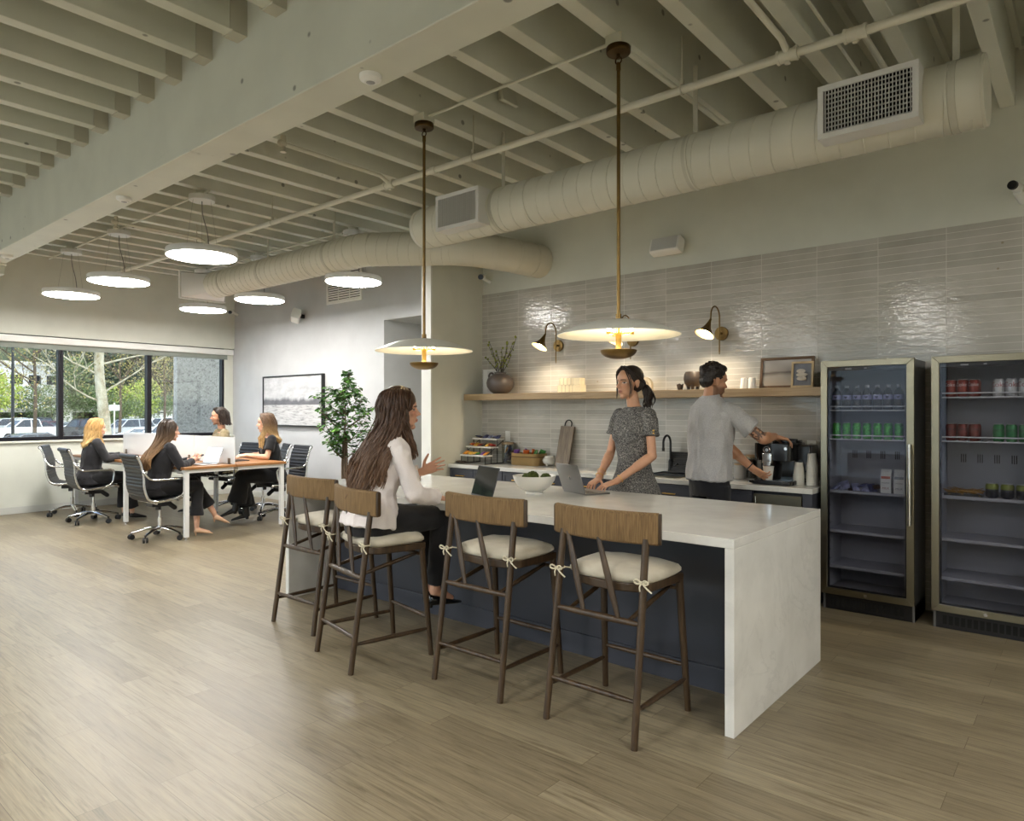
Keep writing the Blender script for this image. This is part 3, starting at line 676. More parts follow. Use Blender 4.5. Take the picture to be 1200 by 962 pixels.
# framed seascape on the grey wall
t = thing('framed_painting', 'large black-framed grey and white seascape on the grey wall', 'painting', (-10.065, YG, 1.665))
a, bz = 0.87, 0.42
m = MB(); w = 0.022
m.box(-a, a, -0.06, 0, bz - w, bz); m.box(-a, a, -0.06, 0, -bz, -bz + w); m.box(-a, -a + w, -0.06, 0, -bz + w, bz - w); m.box(a - w, a, -0.06, 0, -bz + w, bz - w); put('frame', m, mat('frame_black', (26, 25, 27), 0.4), t, bevel=0.002, smooth=None)
def seascape():
    k = N('seascape_canvas', Roughness=0.7); tc = k.n('TexCoord'); sp = k.n('SeparateXYZ'); k.l(tc.outputs['Object'], sp.inputs[0])
    v = k.obj((2.2, 1, 5)); n = k.n('TexNoise', Scale=1.6, Detail=8, Roughness=0.65); k.l(v, n.inputs['Vector'])
    v2 = k.obj((1.6, 1, 14)); n2 = k.n('TexNoise', Scale=3.2, Detail=9, Roughness=0.75); k.l(v2, n2.inputs['Vector'])
    sky = k.ramp(n.outputs['Fac'], [(0.3, lin((160, 161, 164))), (0.6, lin((192, 193, 195)))])
    sea = k.ramp(n2.outputs['Fac'], [(0.36, lin((118, 118, 120))), (0.47, lin((178, 178, 178))), (0.7, lin((206, 206, 206)))])
    n3 = k.n('TexNoise', Scale=7, Detail=5); k.l(k.obj((1, 1, 0.2)), n3.inputs['Vector'])
    edge = k.math('ADD', sp.outputs['Z'], k.math('MULTIPLY', k.math('SUBTRACT', n3.outputs['Fac'], 0.5), 0.13))
    land = k.ramp(n.outputs['Fac'], [(0.3, lin((84, 84, 90))), (0.7, lin((112, 112, 116)))])
    above = k.ramp(edge, [(0.0, (1, 1, 1, 1)), (0.06, (0, 0, 0, 1))])
    c = k.mix(above, sky, land)
    below = k.ramp(k.math('ADD', sp.outputs['Z'], 0.07), [(0.0, (1, 1, 1, 1)), (0.008, (0, 0, 0, 1))])
    c = k.mix(below, c, sea); k.l(c, k.b.inputs['Base Color']); return k.m
m = MB(); m.box(-a + w, a - w, -0.045, -0.01, -bz + w, bz - w); put('canvas', m, seascape(), t, smooth=None)
# ------------------------------------------------------------------ materials of the kitchen
def quartz():
    k = N('white_quartz', Roughness=0.13); v = k.obj()
    n = k.n('TexNoise', Scale=1.6, Detail=9, Roughness=0.65, Distortion=1.4); k.l(v, n.inputs['Vector'])
    ve = k.ramp(n.outputs['Fac'], [(0.475, (0, 0, 0, 1)), (0.5, (1, 1, 1, 1)), (0.525, (0, 0, 0, 1))])
    n2 = k.n('TexNoise', Scale=5, Detail=5); k.l(v, n2.inputs['Vector'])
    base = k.ramp(n2.outputs['Fac'], [(0.3, lin((206, 205, 200))), (0.7, lin((220, 219, 214)))])
    n3 = k.n('TexNoise', Scale=0.9, Detail=2); k.l(v, n3.inputs['Vector'])
    f = k.math('MULTIPLY', ve, k.ramp(n3.outputs['Fac'], [(0.45, (0, 0, 0, 1)), (0.75, (0.3, 0.3, 0.3, 1))]))
    k.l(k.mix(f, base, lin((176, 176, 174))), k.b.inputs['Base Color']); return k.m
M_QUARTZ = quartz()
M_NAVY = mat('navy_slate_paint', (62, 64, 73), 0.45, var=0.04, vscale=4)
def wood(name, a, b, c, scale=(1, 14, 14), rough=0.45, gs=2.2):
    k = N(name, Roughness=rough); v = k.obj(scale)
    n = k.n('TexNoise', Scale=gs, Detail=7, Roughness=0.6, Distortion=0.8); k.l(v, n.inputs['Vector'])
    k.l(k.ramp(n.outputs['Fac'], [(0.3, lin(a)), (0.5, lin(b)), (0.7, lin(c))]), k.b.inputs['Base Color'])
    k.l(k.bump(n.outputs['Fac'], 0.15, 0.002), k.b.inputs['Normal']); return k.m
M_OAK = wood('oak_shelf', (146, 120, 86), (166, 140, 104), (182, 158, 122), (1.2, 20, 20))
M_WALNUT = wood('dark_stool_wood', (46, 33, 21), (63, 47, 30), (80, 61, 40), (14, 14, 1.2), 0.4)
# ------------------------------------------------------------------ island
IX0, IX1, IY0, IY1, IZ = -4.99, -1.27, 3.08, 4.38, 0.914
t = thing('kitchen_island', 'long kitchen island with white waterfall quartz top and navy base', 'island', ((IX0 + IX1) / 2, (IY0 + IY1) / 2, 0))
hx, hy = (IX1 - IX0) / 2, (IY1 - IY0) / 2
m = MB(); m.box(-hx, hx, -hy, hy, IZ - 0.045, IZ); put('worktop', m, M_QUARTZ, t, bevel=0.003, smooth=None)
for s in (-1, 1):
    m = MB(); m.box(*((-hx, -hx + 0.045) if s < 0 else (hx - 0.045, hx)), -hy, hy, 0, IZ - 0.0451); put('waterfall_end', m, M_QUARTZ, t, bevel=0.002, smooth=None)
m = MB(); m.box(-hx + 0.046, hx - 0.046, 3.545 - 3.73, hy - 0.03, 0.0, IZ - 0.046); put('base_cabinet', m, M_NAVY, t, smooth=None)
m = MB(); m.box(-hx + 0.046, hx - 0.046, 3.53 - 3.73, 3.545 - 3.73, 0, 0.13); put('base_plinth', m, M_NAVY, t, bevel=0.003, smooth=None)
m = MB()
for k in range(6):
    x0 = -hx + 0.06 + k * (2 * hx - 0.12) / 6; m.box(x0 + 0.004, x0 + (2 * hx - 0.12) / 6 - 0.004, hy - 0.03, hy - 0.012, 0.12, IZ - 0.06)
put('door_panel', m, M_NAVY, t, bevel=0.003, smooth=None)
# ------------------------------------------------------------------ counter run under the shelf
CY = 5.455
def pull(par, x, z, y, w=0.11, vert=False):
    m = MB(); a = V((0, 0, w / 2)) if vert else V((w / 2, 0, 0)); c = V((x, y - 0.028, z))
    m.cyl(c - a, c + a, 0.0055, n=10)
    for s in (-0.8, 0.8): m.cyl(c + a * s, c + a * s + V((0, 0.028, 0)), 0.0045, n=8)
    put('handle', m, M_GOLD, par, smooth=40)
def shaker(par, name, x0, x1, z0, z1, y):
    m = MB(); w = 0.045 if z1 - z0 > 0.2 else 0.032
    m.box(x0, x1, y + 0.008, y + 0.02, z0, z1)
    m.box(x0, x1, y, y + 0.008, z1 - w, z1); m.box(x0, x1, y, y + 0.008, z0, z0 + w); m.box(x0, x0 + w, y, y + 0.008, z0 + w, z1 - w); m.box(x1 - w, x1, y, y + 0.008, z0 + w, z1 - w)
    return put(name, m, M_NAVY, par, bevel=0.002, smooth=None)
XB = [-5.52, -5.166, -4.743, -4.32, -3.9, -3.48, -3.06, -2.58, -2.10]
CL = ['navy base cabinet at the partition end under the snack rack', 'navy base cabinet under the glass snack jar', 'navy base cabinet under the woven basket', 'navy base cabinet under the leaning wooden board', 'navy base cabinet behind the open grey laptop', 'navy base cabinet behind the woman in the tweed dress',
      'navy base cabinet under the black faucet', 'navy base cabinet next to the steel ice maker, behind the man']
for k in range(8):
    x0, x1 = XB[k] + 0.002, XB[k + 1] - 0.002; w = x1 - x0
    t = thing('base_cabinet', CL[k], 'cabinet', (x0, CY, 0), 0, 'navy base cabinets along the tiled wall')
    m = MB(); m.box(0, w, 0.022, YW - CY - 0.01, 0.1, 0.872); m.box(0, w, 0.08, YW - CY - 0.01, 0, 0.1); put('carcass', m, M_NAVY, t, smooth=None)
    d = shaker(t, 'drawer', 0.003, w - 0.003, 0.715, 0.866, 0.0); pull(d, w / 2, 0.79, 0.0, min(0.12, w * 0.35))
    d = shaker(t, 'door', 0.003, w - 0.003, 0.11, 0.71, 0.0); pull(d, w - 0.035, 0.6, 0.0, 0.12, True)
t = thing('ice_maker', 'stainless undercounter ice maker beneath the coffee machine', 'ice maker', (-2.096, CY, 0))
m = MB(); m.box(0, 0.38, 0.03, YW - CY - 0.02, 0.03, 0.868); put('body', m, M_BLACK, t, smooth=None)
m = MB(); m.box(0.006, 0.374, 0.0, 0.028, 0.12, 0.845); put('door', m, M_STEEL, t, bevel=0.004, smooth=None)
m = MB(); m.cyl((0.03, -0.03, 0.2), (0.03, -0.03, 0.83), 0.008, n=12); m.cyl((0.03, -0.03, 0.24), (0.03, 0, 0.24), 0.006, n=8); m.cyl((0.03, -0.03, 0.8), (0.03, 0, 0.8), 0.006, n=8); put('handle', m, M_CHROME, t, smooth=40)
m = MB(); m.box(0.01, 0.37, 0.03, 0.04, 0.03, 0.11)
put('kick_grille', m, M_BLACK, t, smooth=None)
t = thing('cabinet_end_panel', 'navy end panel of the counter run beside the first fridge', 'panel', (-1.712, CY, 0)); m = MB(); m.box(0, 0.07, 0.0, YW - CY - 0.01, 0, 0.872); o = put('panel', m, M_NAVY, t, bevel=0.002, smooth=None)
t = thing('worktop', 'white quartz worktop along the tiled wall', 'worktop', ((-5.525 - 1.632) / 2, 5.71, 0.914)); m = MB(); m.box(-5.525 - t.location.x, -1.632 - t.location.x, 5.43 - 5.71, YW - 0.003 - 5.71, -0.04, 0); put('slab', m, M_QUARTZ, t, bevel=0.003, smooth=None)
m = MB(); m.box(-0.25 - 3.0 - t.location.x, 0.22 - 3.0 - t.location.x, 5.5 - 5.71, 5.8 - 5.71, -0.0005, 0.0015); 
put('undermount_sink_rim', m, M_STEEL, t, smooth=None)
# floating shelf
SZ = 1.691
t = thing('floating_shelf', 'long oak floating shelf across the tiled wall', 'shelf', (-3.59, 5.84, SZ)); m = MB(); m.box(-5.525 + 3.59, -1.64 + 3.59, -0.155, 0.158, -0.068, 0); put('board', m, M_OAK, t, bevel=0.002, smooth=None)
# ------------------------------------------------------------------ brass wall sconces
M_SCB = mat('sconce_glow', (255, 232, 190), 0.5)
def sconce(x, label):
    t = thing('wall_sconce', label, 'wall lamp', (x, YW, 2.2), 0, 'brass wall sconces over the shelf')
    m = MB(); m.cyl((0, -0.02, 0), (0, 0, 0), 0.062, n=36); m.cyl((0, -0.024, 0), (0, -0.02, 0), 0.058, n=36); put('backplate', m, M_BRASS, t, smooth=40, bevel=0.001)
    P = [(0, -0.055, -0.17), (0, -0.055, 0.13)] + [tuple(p) for p in arc((0, -0.145, 0.14), 0.09, 0, PI, 14, (0, 1, 0), (0, 0, 1))] + [(0, -0.238, 0.11), (0, -0.245, 0.09)]
    m = MB(); m.tube(P, 0.0065, n=10); m.cyl((0, -0.055, -0.19), (0, -0.055, -0.17), 0.0045, n=10); m.cyl((0, -0.055, 0), (0, -0.018, 0), 0.012, n=12); put('gooseneck', m, M_BRASS, t, smooth=40)
    # the flared shade tips a little away from the wall
    M = Matrix.Translation((0, -0.245, 0.1)) @ Matrix.Rotation(math.radians(-26), 4, 'X') @ Matrix.Rotation(math.radians(10), 4, 'Y')
    pr = [(0.009, 0.01), (0.012, -0.01), (0.02, -0.04), (0.034, -0.08), (0.056, -0.115), (0.08, -0.142), (0.086, -0.147)]
    m = MB(); m.lathe(pr, 40, M=M, cap=False); s = put('shade', m, M_BRASS, t, smooth=50)
    m = MB(); m.lathe([(r - 0.003, z - 0.002) for r, z in pr], 40, M=M, cap=False); put('shade_lining', m, mat('lining_cream', (250, 226, 178), 0.5), s, smooth=50)
    m = MB(); m.ell(M @ V((0, 0, -0.1)), (0.026, 0.026, 0.026), nu=16, nv=10); put('bulb', m, emit_mat('sconce_bulb', (255, 228, 176), 45), t, smooth=60)
    ld = bpy.data.lights.new('sconce_light', 'SPOT'); ld.energy = 8; ld.color = (1, 0.86, 0.66); ld.spot_size = math.radians(150); ld.spot_blend = 0.8; ld.shadow_soft_size = 0.04
    lo = bpy.data.objects.new('sconce_light', ld); COL.objects.link(lo); lo.parent = t; lo.location = M @ V((0, 0, -0.155)); lo.rotation_euler = (0, 0, 0)
sconce(-4.41, 'brass cone wall sconce above the cream books'); sconce(-3.50, 'brass cone wall sconce behind the dome pendant above the standing woman'); sconce(-2.587, 'brass cone wall sconce above the standing man')
# ------------------------------------------------------------------ things on the shelf
SY = 5.84
def shx(u, v=455): return at_y(u, v, SY).x
t = thing('art_book', 'white hardcover book standing upright behind the dark vase', 'book', (-5.42, SY + 0.06, SZ))
m = MB(); m.box(0.0, 0.23, -0.004, 0.03, 0, 0.285); m.box(0.005, 0.225, 0.03, 0.034, 0, 0.285); put('cover', m, mat('book_white', (222, 221, 218), 0.5), t, rot=(0, 0, 0.12), bevel=0.002, smooth=None)
m = MB(); m.box(-0.004, 0.0, -0.004, 0.034, 0, 0.285); put('spine', m, mat('book_grey', (168, 166, 164), 0.6), t, rot=(0, 0, 0.12), smooth=None)
m = MB(); m.box(0.06, 0.2, -0.0045, -0.004, 0.03, 0.27); put('cover_panel', m, mat('book_panel', (206, 206, 206), 0.5), t, rot=(0, 0, 0.12), smooth=None)
M_DCLAY = mat('smoky_clay', (82, 74, 70), 0.38, var=0.35, vscale=9, bump=0.1, bscale=30)
t = thing('round_vase', 'round smoky clay vase holding budding branches', 'vase', (-5.09, SY - 0.02, SZ))
m = MB(); pr = [(0.0, 0.0), (0.07, 0.0), (0.115, 0.03), (0.15, 0.08), (0.157, 0.12), (0.145, 0.165), (0.105, 0.205), (0.068, 0.222), (0.066, 0.235), (0.072, 0.24), (0.06, 0.24), (0.056, 0.225), (0.0, 0.19)]
m.lathe(pr, 48); put('body', m, M_DCLAY, t, smooth=50)
m = MB(); m.tube(arc((-0.115, -0.02, 0.2), 0.035, -1.2, 2.4, 12, (-1, 0, 0)), [0.012] * 13, n=10); put('ear_handle', m, M_DCLAY, t, smooth=50)
random.seed(21)
br = thing('budding_branches', 'dark budding branches standing in the round vase', 'branches', (-5.09, SY - 0.02, SZ + 0.2))
M_TWIG = mat('twig_bark', (52, 42, 34), 0.7); M_BUD = mat('bud_green', (124, 130, 44), 0.6, var=0.3, vscale=40)
tips = [(-0.2, 0.02, 0.36), (-0.13, -0.03, 0.37), (-0.23, 0.0, 0.22), (-0.1, 0.05, 0.28), (0.02, 0.0, 0.3), (0.06, 0.04, 0.36), (0.13, -0.02, 0.36), (0.24, 0.0, 0.42), (0.2, -0.03, 0.34), (0.13, 0.03, 0.22), (0.09, -0.05, 0.18), (-0.03, -0.05, 0.2)]
for a, (x, y, z) in enumerate(tips):
    m = MB(); p = bez([(random.uniform(-0.02, 0.02), random.uniform(-.02, .02), -0.02), (x * 0.3, y, z * 0.35), (x * 0.68 + 0.01, y * 0.8, z * 0.68), (x, y, z)], 6)
    m.tube(p, [0.0055 - 0.0035 * i / len(p) for i in range(len(p))], n=6); put('branch', m, M_TWIG, br, smooth=60)
    m = MB()
    for f in (1.0, 0.86, 0.72, 0.6, 0.45):
        q = p[int(f * (len(p) - 1))] + V((random.uniform(-0.016, 0.016), random.uniform(-0.016, 0.016), random.uniform(-0.005, 0.012))); s = random.uniform(0.007, 0.0125) * (1.15 if f == 1 else 0.85)
        m.ell(q, (s, s, s * 1.25), nu=8, nv=6)
    put('bud', m, M_BUD, br, smooth=60)
M_CREAMB = mat('cream_page', (224, 214, 186), 0.7, var=0.06, vscale=60, stretch=(12, 1, 0.2))
def small_book(x, z, w, h, label):
    t = thing('cream_book', label, 'book', (x, SY + 0.02, z), 0, 'small cream books stacked on the shelf')
    m = MB(); m.box(0.003, w - 0.003, -0.05, 0.04, 0.002, h - 0.002); put('pages', m, M_CREAMB, t, smooth=None)
    m = MB(); m.box(0, 0.0028, -0.053, 0.043, 0, h); m.box(w - 0.0028, w, -0.053, 0.043, 0, h); m.box(0.0028, w - 0.0028, 0.041, 0.043, 0, h); put('cover', m, mat('cream_cover', (206, 200, 180), 0.6), t, smooth=None)
x0 = shx(655.5)
for i, w in enumerate([0.052, 0.043, 0.05, 0.041]): small_book(x0, SZ, w, 0.078, 'small upright cream book in the lower row, %s from the vase' % ['nearest', 'second', 'third', 'fourth'][i]); x0 += w + 0.001
t = thing('cream_block', 'plain cream box ending the lower row of small books', 'box', (x0, SY + 0.02, SZ)); m = MB(); m.box(0, 0.1, -0.052, 0.043, 0, 0.076); o = put('box', m, M_CREAMB, t, bevel=0.002, smooth=None); m = MB(); m.box(-0.0006, 0.1006, -0.0526, 0.0436, 0.052, 0.054); put('lid_seam', m, mat('cream_cover', (206, 200, 180)), t, smooth=None)
x0 = shx(657.8)
for i, w in enumerate([0.05, 0.046, 0.044, 0.03]): small_book(x0, SZ + 0.078, w, 0.072, 'small upright cream book in the upper row, %s from the vase' % ['nearest', 'second', 'third', 'fourth'][i]); x0 += w + 0.001
t = thing('cream_block', 'plain cream box ending the upper row of small books', 'box', (x0, SY + 0.02, SZ + 0.078)); m = MB(); m.box(0, 0.08, -0.052, 0.043, 0, 0.07); put('box', m, M_CREAMB, t, bevel=0.002, smooth=None); m = MB(); m.box(-0.0006, 0.0806, -0.0526, 0.0436, 0.047, 0.049); put('lid_seam', m, MATS['cream_cover'], t, smooth=None)
t = thing('arch_ornament', 'striped pale wood arch ornament on the shelf behind the standing woman', 'ornament', (-3.28, SY, SZ))
for r0, r1, nm, c in ((0.05, 0.078, 'outer_arch', (206, 190, 162)), (0.018, 0.047, 'inner_arch', (176, 156, 126))):
    P = [(r1, 0.0)] + [(r1 * math.cos(a), 0.055 + r1 * math.sin(a)) for a in [PI * k / 16 for k in range(17)]] + [(-r1, 0), (-r0, 0)] + [(-r0 * math.cos(a), 0.055 + r0 * math.sin(a)) for a in [PI * k / 16 for k in range(17)]] + [(r0, 0)]
    m = MB(); m.prism(P, -0.02, 0.02, Matrix(((1, 0, 0, 0), (0, 0, 1, 0), (0, 1, 0, 0), (0, 0, 0, 1)))); put(nm, m, wood('arch_' + nm, tuple(x - 14 for x in c), c, tuple(x + 8 for x in c), (30, 1, 3)), t, smooth=40)
t = thing('clay_cup', 'tiny dark clay cup with a wavy rim on the shelf', 'cup', (shx(797), SY, SZ))
m = MB(); R = []
for r, z, wv in ((0.02, 0, 0), (0.026, 0.02, 0), (0.031, 0.045, 0.0), (0.033, 0.056, 0.006), (0.029, 0.052, 0.006), (0.024, 0.02, 0), (0.01, 0.008, 0)):
    R.append([V((r * math.cos(a), r * math.sin(a), z + wv * math.cos(5 * a))) for a in [2 * PI * k / 40 for k in range(40)]])
m.rings(R); put('body', m, mat('dark_clay', (62, 52, 45), 0.5, var=0.2), t, smooth=50)
t = thing('footed_pot', 'dark footed clay pot on the shelf behind the man', 'pot', (shx(812), SY, SZ))
m = MB(); m.lathe([(0, 0.03), (0.05, 0.032), (0.075, 0.06), (0.083, 0.1), (0.078, 0.14), (0.066, 0.165), (0.062, 0.165), (0.07, 0.14), (0.0, 0.05)], 40); put('body', m, MATS['dark_clay'], t, smooth=50)
for k in range(3):
    a = 0.9 + 2 * PI * k / 3; m = MB(); m.cyl((0.045 * math.cos(a), 0.045 * math.sin(a), 0), (0.05 * math.cos(a), 0.05 * math.sin(a), 0.05), 0.012, 0.02, n=12); put('foot', m, MATS['dark_clay'], t, smooth=50)
for u, lb in ((872, 'white tumbler on the shelf nearest the man'), (881.5, 'white tumbler on the shelf nearest the brown picture frame')):
    t = thing('white_tumbler', lb, 'cup', (shx(u), SY, SZ), 0, 'white tumblers upside down on the shelf'); m = MB(); m.lathe([(0.034, 0.004), (0.034, 0.012), (0.027, 0.09), (0.024, 0.096), (0.0, 0.096)], 32); put('body', m, mat('white_ceramic', (228, 228, 226), 0.25), t, smooth=50)
    m = MB(); m.cyl((0, 0, 0), (0, 0, 0.004), 0.037, n=28); put('cork_coaster', m, M_OAK, t, smooth=40)
def pic_frame(x0, x1, z1, y, lean, label, fm, art, w, mount=0):
    t = thing('picture_frame', label, 'picture', ((x0 + x1) / 2, y, SZ)); a = (x1 - x0) / 2; h = z1 - SZ
    M = (lean, 0, 0); m = MB()
    m.box(-a, a, -0.02, 0, 0, w); m.box(-a, a, -0.02, 0, h - w, h); m.box(-a, -a + w, -0.02, 0, w, h - w); m.box(a - w, a, -0.02, 0, w, h - w); put('frame', m, fm, t, rot=M, bevel=0.002, smooth=None)
    m = MB(); m.box(-a + w, a - w, -0.01, -0.006, w, h - w); put('print', m, art, t, rot=M, smooth=None)
    return t
def misty():
    k = N('misty_print', Roughness=0.6); tc = k.n('TexCoord'); sp = k.n('SeparateXYZ'); k.l(tc.outputs['Object'], sp.inputs[0])
    n = k.n('TexNoise', Scale=1.4, Detail=6); k.l(k.obj((3, 1, 9)), n.inputs['Vector'])
    z = k.math('ADD', sp.outputs['Z'], k.math('MULTIPLY', k.math('SUBTRACT', n.outputs['Fac'], 0.5), 0.06))
    k.l(k.ramp(z, [(0.02, lin((172, 160, 146))), (0.1, lin((164, 158, 150))), (0.135, lin((100, 94, 88))), (0.15, lin((158, 152, 146))), (0.22, lin((176, 172, 168)))]), k.b.inputs['Base Color']); return k.m
pic_frame(-2.205, -1.765, 1.955, SY + 0.06, -0.16, 'brown wood framed misty landscape leaning at the shelf end', wood('frame_brown', (84, 62, 42), (104, 78, 54), (120, 94, 66), (3, 3, 3)), misty(), 0.022)
M_SLATE = mat('print_slate', (112, 114, 122), 0.6, var=0.15, vscale=20)
t = pic_frame(-1.915, -1.74, 1.905, SY - 0.02, -0.1, 'small pale wood framed photo of stacked bowls leaning before the bigger frame', wood('frame_pale', (176, 150, 110), (192, 168, 128), (204, 182, 146), (3, 3, 3)), M_SLATE, 0.017)
m = MB()
for z, r, c in ((0.075, 0.04, 0), (0.105, 0.046, 0.003), (0.135, 0.036, -0.004)): m.ell((c, -0.011 - 0.012, z), (r, 0.003, 0.017), nu=20, nv=8)
put('bowls_picture', m, mat('print_stone', (186, 178, 166), 0.6, var=0.2, vscale=30), t, smooth=50)
# ------------------------------------------------------------------ things on the counter
CZ = 0.914
def ctr(u, v, back=0.09):
    p = at_z(u, v, CZ)
    if p.y > YW - back: p = at_y(u, v, YW - back); p.z = CZ
    return p
M_WIRE = mat('black_wire', (30, 29, 28), 0.45, 0.5)
SN = [(196, 128, 40), (70, 72, 104), (150, 42, 30), (206, 160, 66), (52, 110, 50), (96, 60, 120), (178, 84, 34), (60, 46, 40), (120, 122, 150), (200, 96, 52)]
SNN = ['amber', 'slate blue', 'dark red', 'yellow', 'green', 'purple', 'orange', 'brown', 'pale blue', 'coral']
def packet_mesh():
    m = MB(); R = []
    for i in range(9):
        f = i / 8; w = 0.03 * (1 + 0.06 * (abs(f - .5) > .45)); th = 0.013 * math.sin(PI * f) ** 0.6 + 0.0006
        R.append((V((0, -0.045 + 0.09 * f, 0)), V((w, 0, 0)), V((0, 0, th))))
    m.loft(R, 16, 2.4); return m.mesh('snack_packet', 60)
PKM = packet_mesh()
def packet(c, loc, rot, label, group, sc=1.0):
    me = PKM.copy(); me.materials.append(mat('packet_%s' % SNN[c].replace(' ', '_'), SN[c], 0.3, var=0.5, vscale=26))
    o = bpy.data.objects.new('snack_packet', me); COL.objects.link(o); o.location = loc; o.rotation_euler = rot; o.scale = (sc,) * 3
    tag(o, label, 'snack', group)
t = thing('snack_rack', 'three-tier black wire snack rack with white trays at the partition end', 'rack', (-5.27, 5.74, CZ))
rk = t.location.copy(); tiers = [(-0.12, 0.085), (-0.02, 0.175), (0.08, 0.262)]
for y, z in tiers:
    m = MB(); m.box(-0.18, 0.18, y - 0.065, y + 0.065, z, z + 0.008); m.box(-0.18, 0.18, y - 0.07, y - 0.062, z, z + 0.018); m.box(-0.185, -0.177, y - 0.07, y + 0.065, z, z + 0.016); m.box(0.177, 0.185, y - 0.07, y + 0.065, z, z + 0.016); put('tray', m, mat('tray_white', (216, 214, 208), 0.4), t, bevel=0.002, smooth=None)
for s in (-1, 1):
    m = MB(); x = 0.18 * s
    for y, z in tiers: m.tube([(x, y - 0.05, 0.004), (x, y - 0.05, z)], 0.0045, n=8); m.tube([(x, y + 0.05, 0.004), (x, y + 0.05, z)], 0.0045, n=8)
    m.tube([(x, -0.18, 0.005), (x, 0.14, 0.005)], 0.0045, n=8); m.tube([(x, -0.17, 0.08), (x, 0.13, 0.257)], 0.0035, n=8); put('side_frame', m, M_WIRE, t, smooth=40)
random.seed(5); TN = ['lowest', 'middle', 'top']; pal = [[0, 3, 3, 4, 5, 0], [6, 3, 2, 7, 3, 2], [1, 7, 1, 8, 8, 1]]
PO = ['first', 'second', 'third', 'fourth', 'fifth', 'sixth']
for i, (y, z) in enumerate(tiers):
    for k in range(6):
        c = pal[i][k]
        packet(c, rk + V((-0.15 + 0.06 * k, y + random.uniform(-.012, .012), z + 0.03 + random.uniform(0, 0.006))), (random.uniform(-.3, .3) + 0.25, random.uniform(-.25, .25), random.uniform(-.35, .35)),
               '%s snack packet, %s from the partition on the %s tray' % (SNN[c], PO[k], TN[i]), 'snack packets on the rack', 0.92)
for k, dx in enumerate((-0.24, -0.17)): packet(7, rk + V((dx + 0.02, -0.17, 0.016)), (0, 0, 0.4 + k), 'brown snack packet lying on the worktop in front of the rack, %s the partition' % ('nearest' if k == 0 else 'farther from'), 'snack packets in front of the rack')
GL = pane_mat('jar_glass', (236, 238, 236), 0.06, 0.0, 0.5)
def jar(loc, r, h, label, fill, lab2):
    t = thing('storage_jar', label, 'jar', loc); m = MB(); m.lathe([(0, 0.0), (r * 0.96, 0.0), (r, 0.008), (r, h), (r - 0.004, h), (r - 0.004, 0.01), (0, 0.008)], 40); put('glass_body', m, GL, t, smooth=50)
    m = MB(); m.cyl((0, 0, h), (0, 0, h + 0.02), r + 0.004, n=36); m.cyl((0, 0, h - 0.01), (0, 0, h), r - 0.006, n=36); put('bamboo_lid', m, M_OAK, t, bevel=0.003, smooth=40); return t
p = ctr(595, 541.5); t = jar((p.x, p.y, CZ), 0.068, 0.215, 'clear glass jar with bamboo lid holding blue snack packets', None, '')
for k in range(6): packet(1 if k != 4 else 0, (p.x + 0.022 * (k % 2 * 2 - 1), p.y + 0.012 * (k % 3 - 1), CZ + 0.045 + 0.026 * k), (1.2 + 0.2 * k % 1, 0.4 * (k % 2), 0.6 * k), '%s snack packet inside the glass jar, %s from the bottom' % (SNN[1 if k != 4 else 0], PO[k]), 'snack packets in the glass jar', 0.85)
p = ctr(601.5, 541); t = thing('red_tin', 'narrow dark red tin between the glass jar and the basket', 'tin', (p.x, p.y + 0.03, CZ)); m = MB(); m.lathe([(0, 0), (0.028, 0), (0.03, 0.004), (0.03, 0.13), (0.028, 0.134), (0, 0.134)], 28); put('body', m, mat('tin_red', (96, 34, 26), 0.4), t, smooth=40); m = MB(); m.lathe([(0.031, 0.118), (0.031, 0.138), (0, 0.14)], 28); put('lid', m, mat('tin_red_d', (70, 26, 22), 0.4), t, smooth=40)
def weave():
    k = N('woven_seagrass', Roughness=0.8); v = k.obj((60, 60, 90)); w = k.n('TexWave', Scale=1.0, Distortion=2.0, Detail=2); w.bands_direction = 'Z'; k.l(v, w.inputs['Vector'])
    n = k.n('TexNoise', Scale=0.5, Detail=4); k.l(v, n.inputs['Vector'])
    k.l(k.mix(n.outputs['Fac'], k.ramp(w.outputs['Fac'], [(0.2, lin((112, 88, 50))), (0.7, lin((190, 162, 108)))]), lin((172, 140, 88))), k.b.inputs['Base Color']); k.l(k.bump(w.outputs['Fac'], 0.6, 0.006), k.b.inputs['Normal']); return k.m
M_WEAVE = weave()
p = ctr(620, 542.5, 0.125); t = thing('woven_basket', 'rectangular woven basket full of bright snack bags on the counter', 'basket', (p.x, p.y, CZ))
m = MB(); R = []
for s, z in ((0.96, 0), (1.0, 0.006), (1.0, 0.085), (1.015, 0.088), (1.015, 0.098), (1.0, 0.1), (1.0, 0.128), (0.95, 0.128), (0.95, 0.012)): R.append([V((x * s, y * s, z)) for x, y in rrect(-0.19, 0.19, -0.105, 0.105, 0.05, 6)])
m.rings(R); put('body', m, M_WEAVE, t, smooth=60); bp = p
m = MB(); m.tube([V((x * 1.02, y * 1.02, 0.092)) for x, y in rrect(-0.19, 0.19, -0.105, 0.105, 0.05, 6)], 0.0045, n=6, closed=True); put('cord_band', m, mat('cord_brown', (92, 70, 44), 0.8), t, smooth=50)
for k, (x, y, c, rz, rx) in enumerate([(-0.14, -0.05, 5, 0.3, 1.1), (-0.09, 0.04, 5, -0.3, 1.2), (-0.01, -0.04, 6, 0.5, 1.0), (0.05, 0.03, 6, 0.9, 1.2), (0.11, -0.03, 4, -0.5, 1.3), (0.14, 0.04, 4, 0.2, 1.1)]):
    packet(c, (bp.x + x, bp.y + y, CZ + 0.12), (rx, 0.3 * (k % 2), rz), '%s snack bag in the woven basket, in its %s row' % (SNN[c], 'front' if y < 0 else 'rear'), 'snack bags in the woven basket', 1.15)
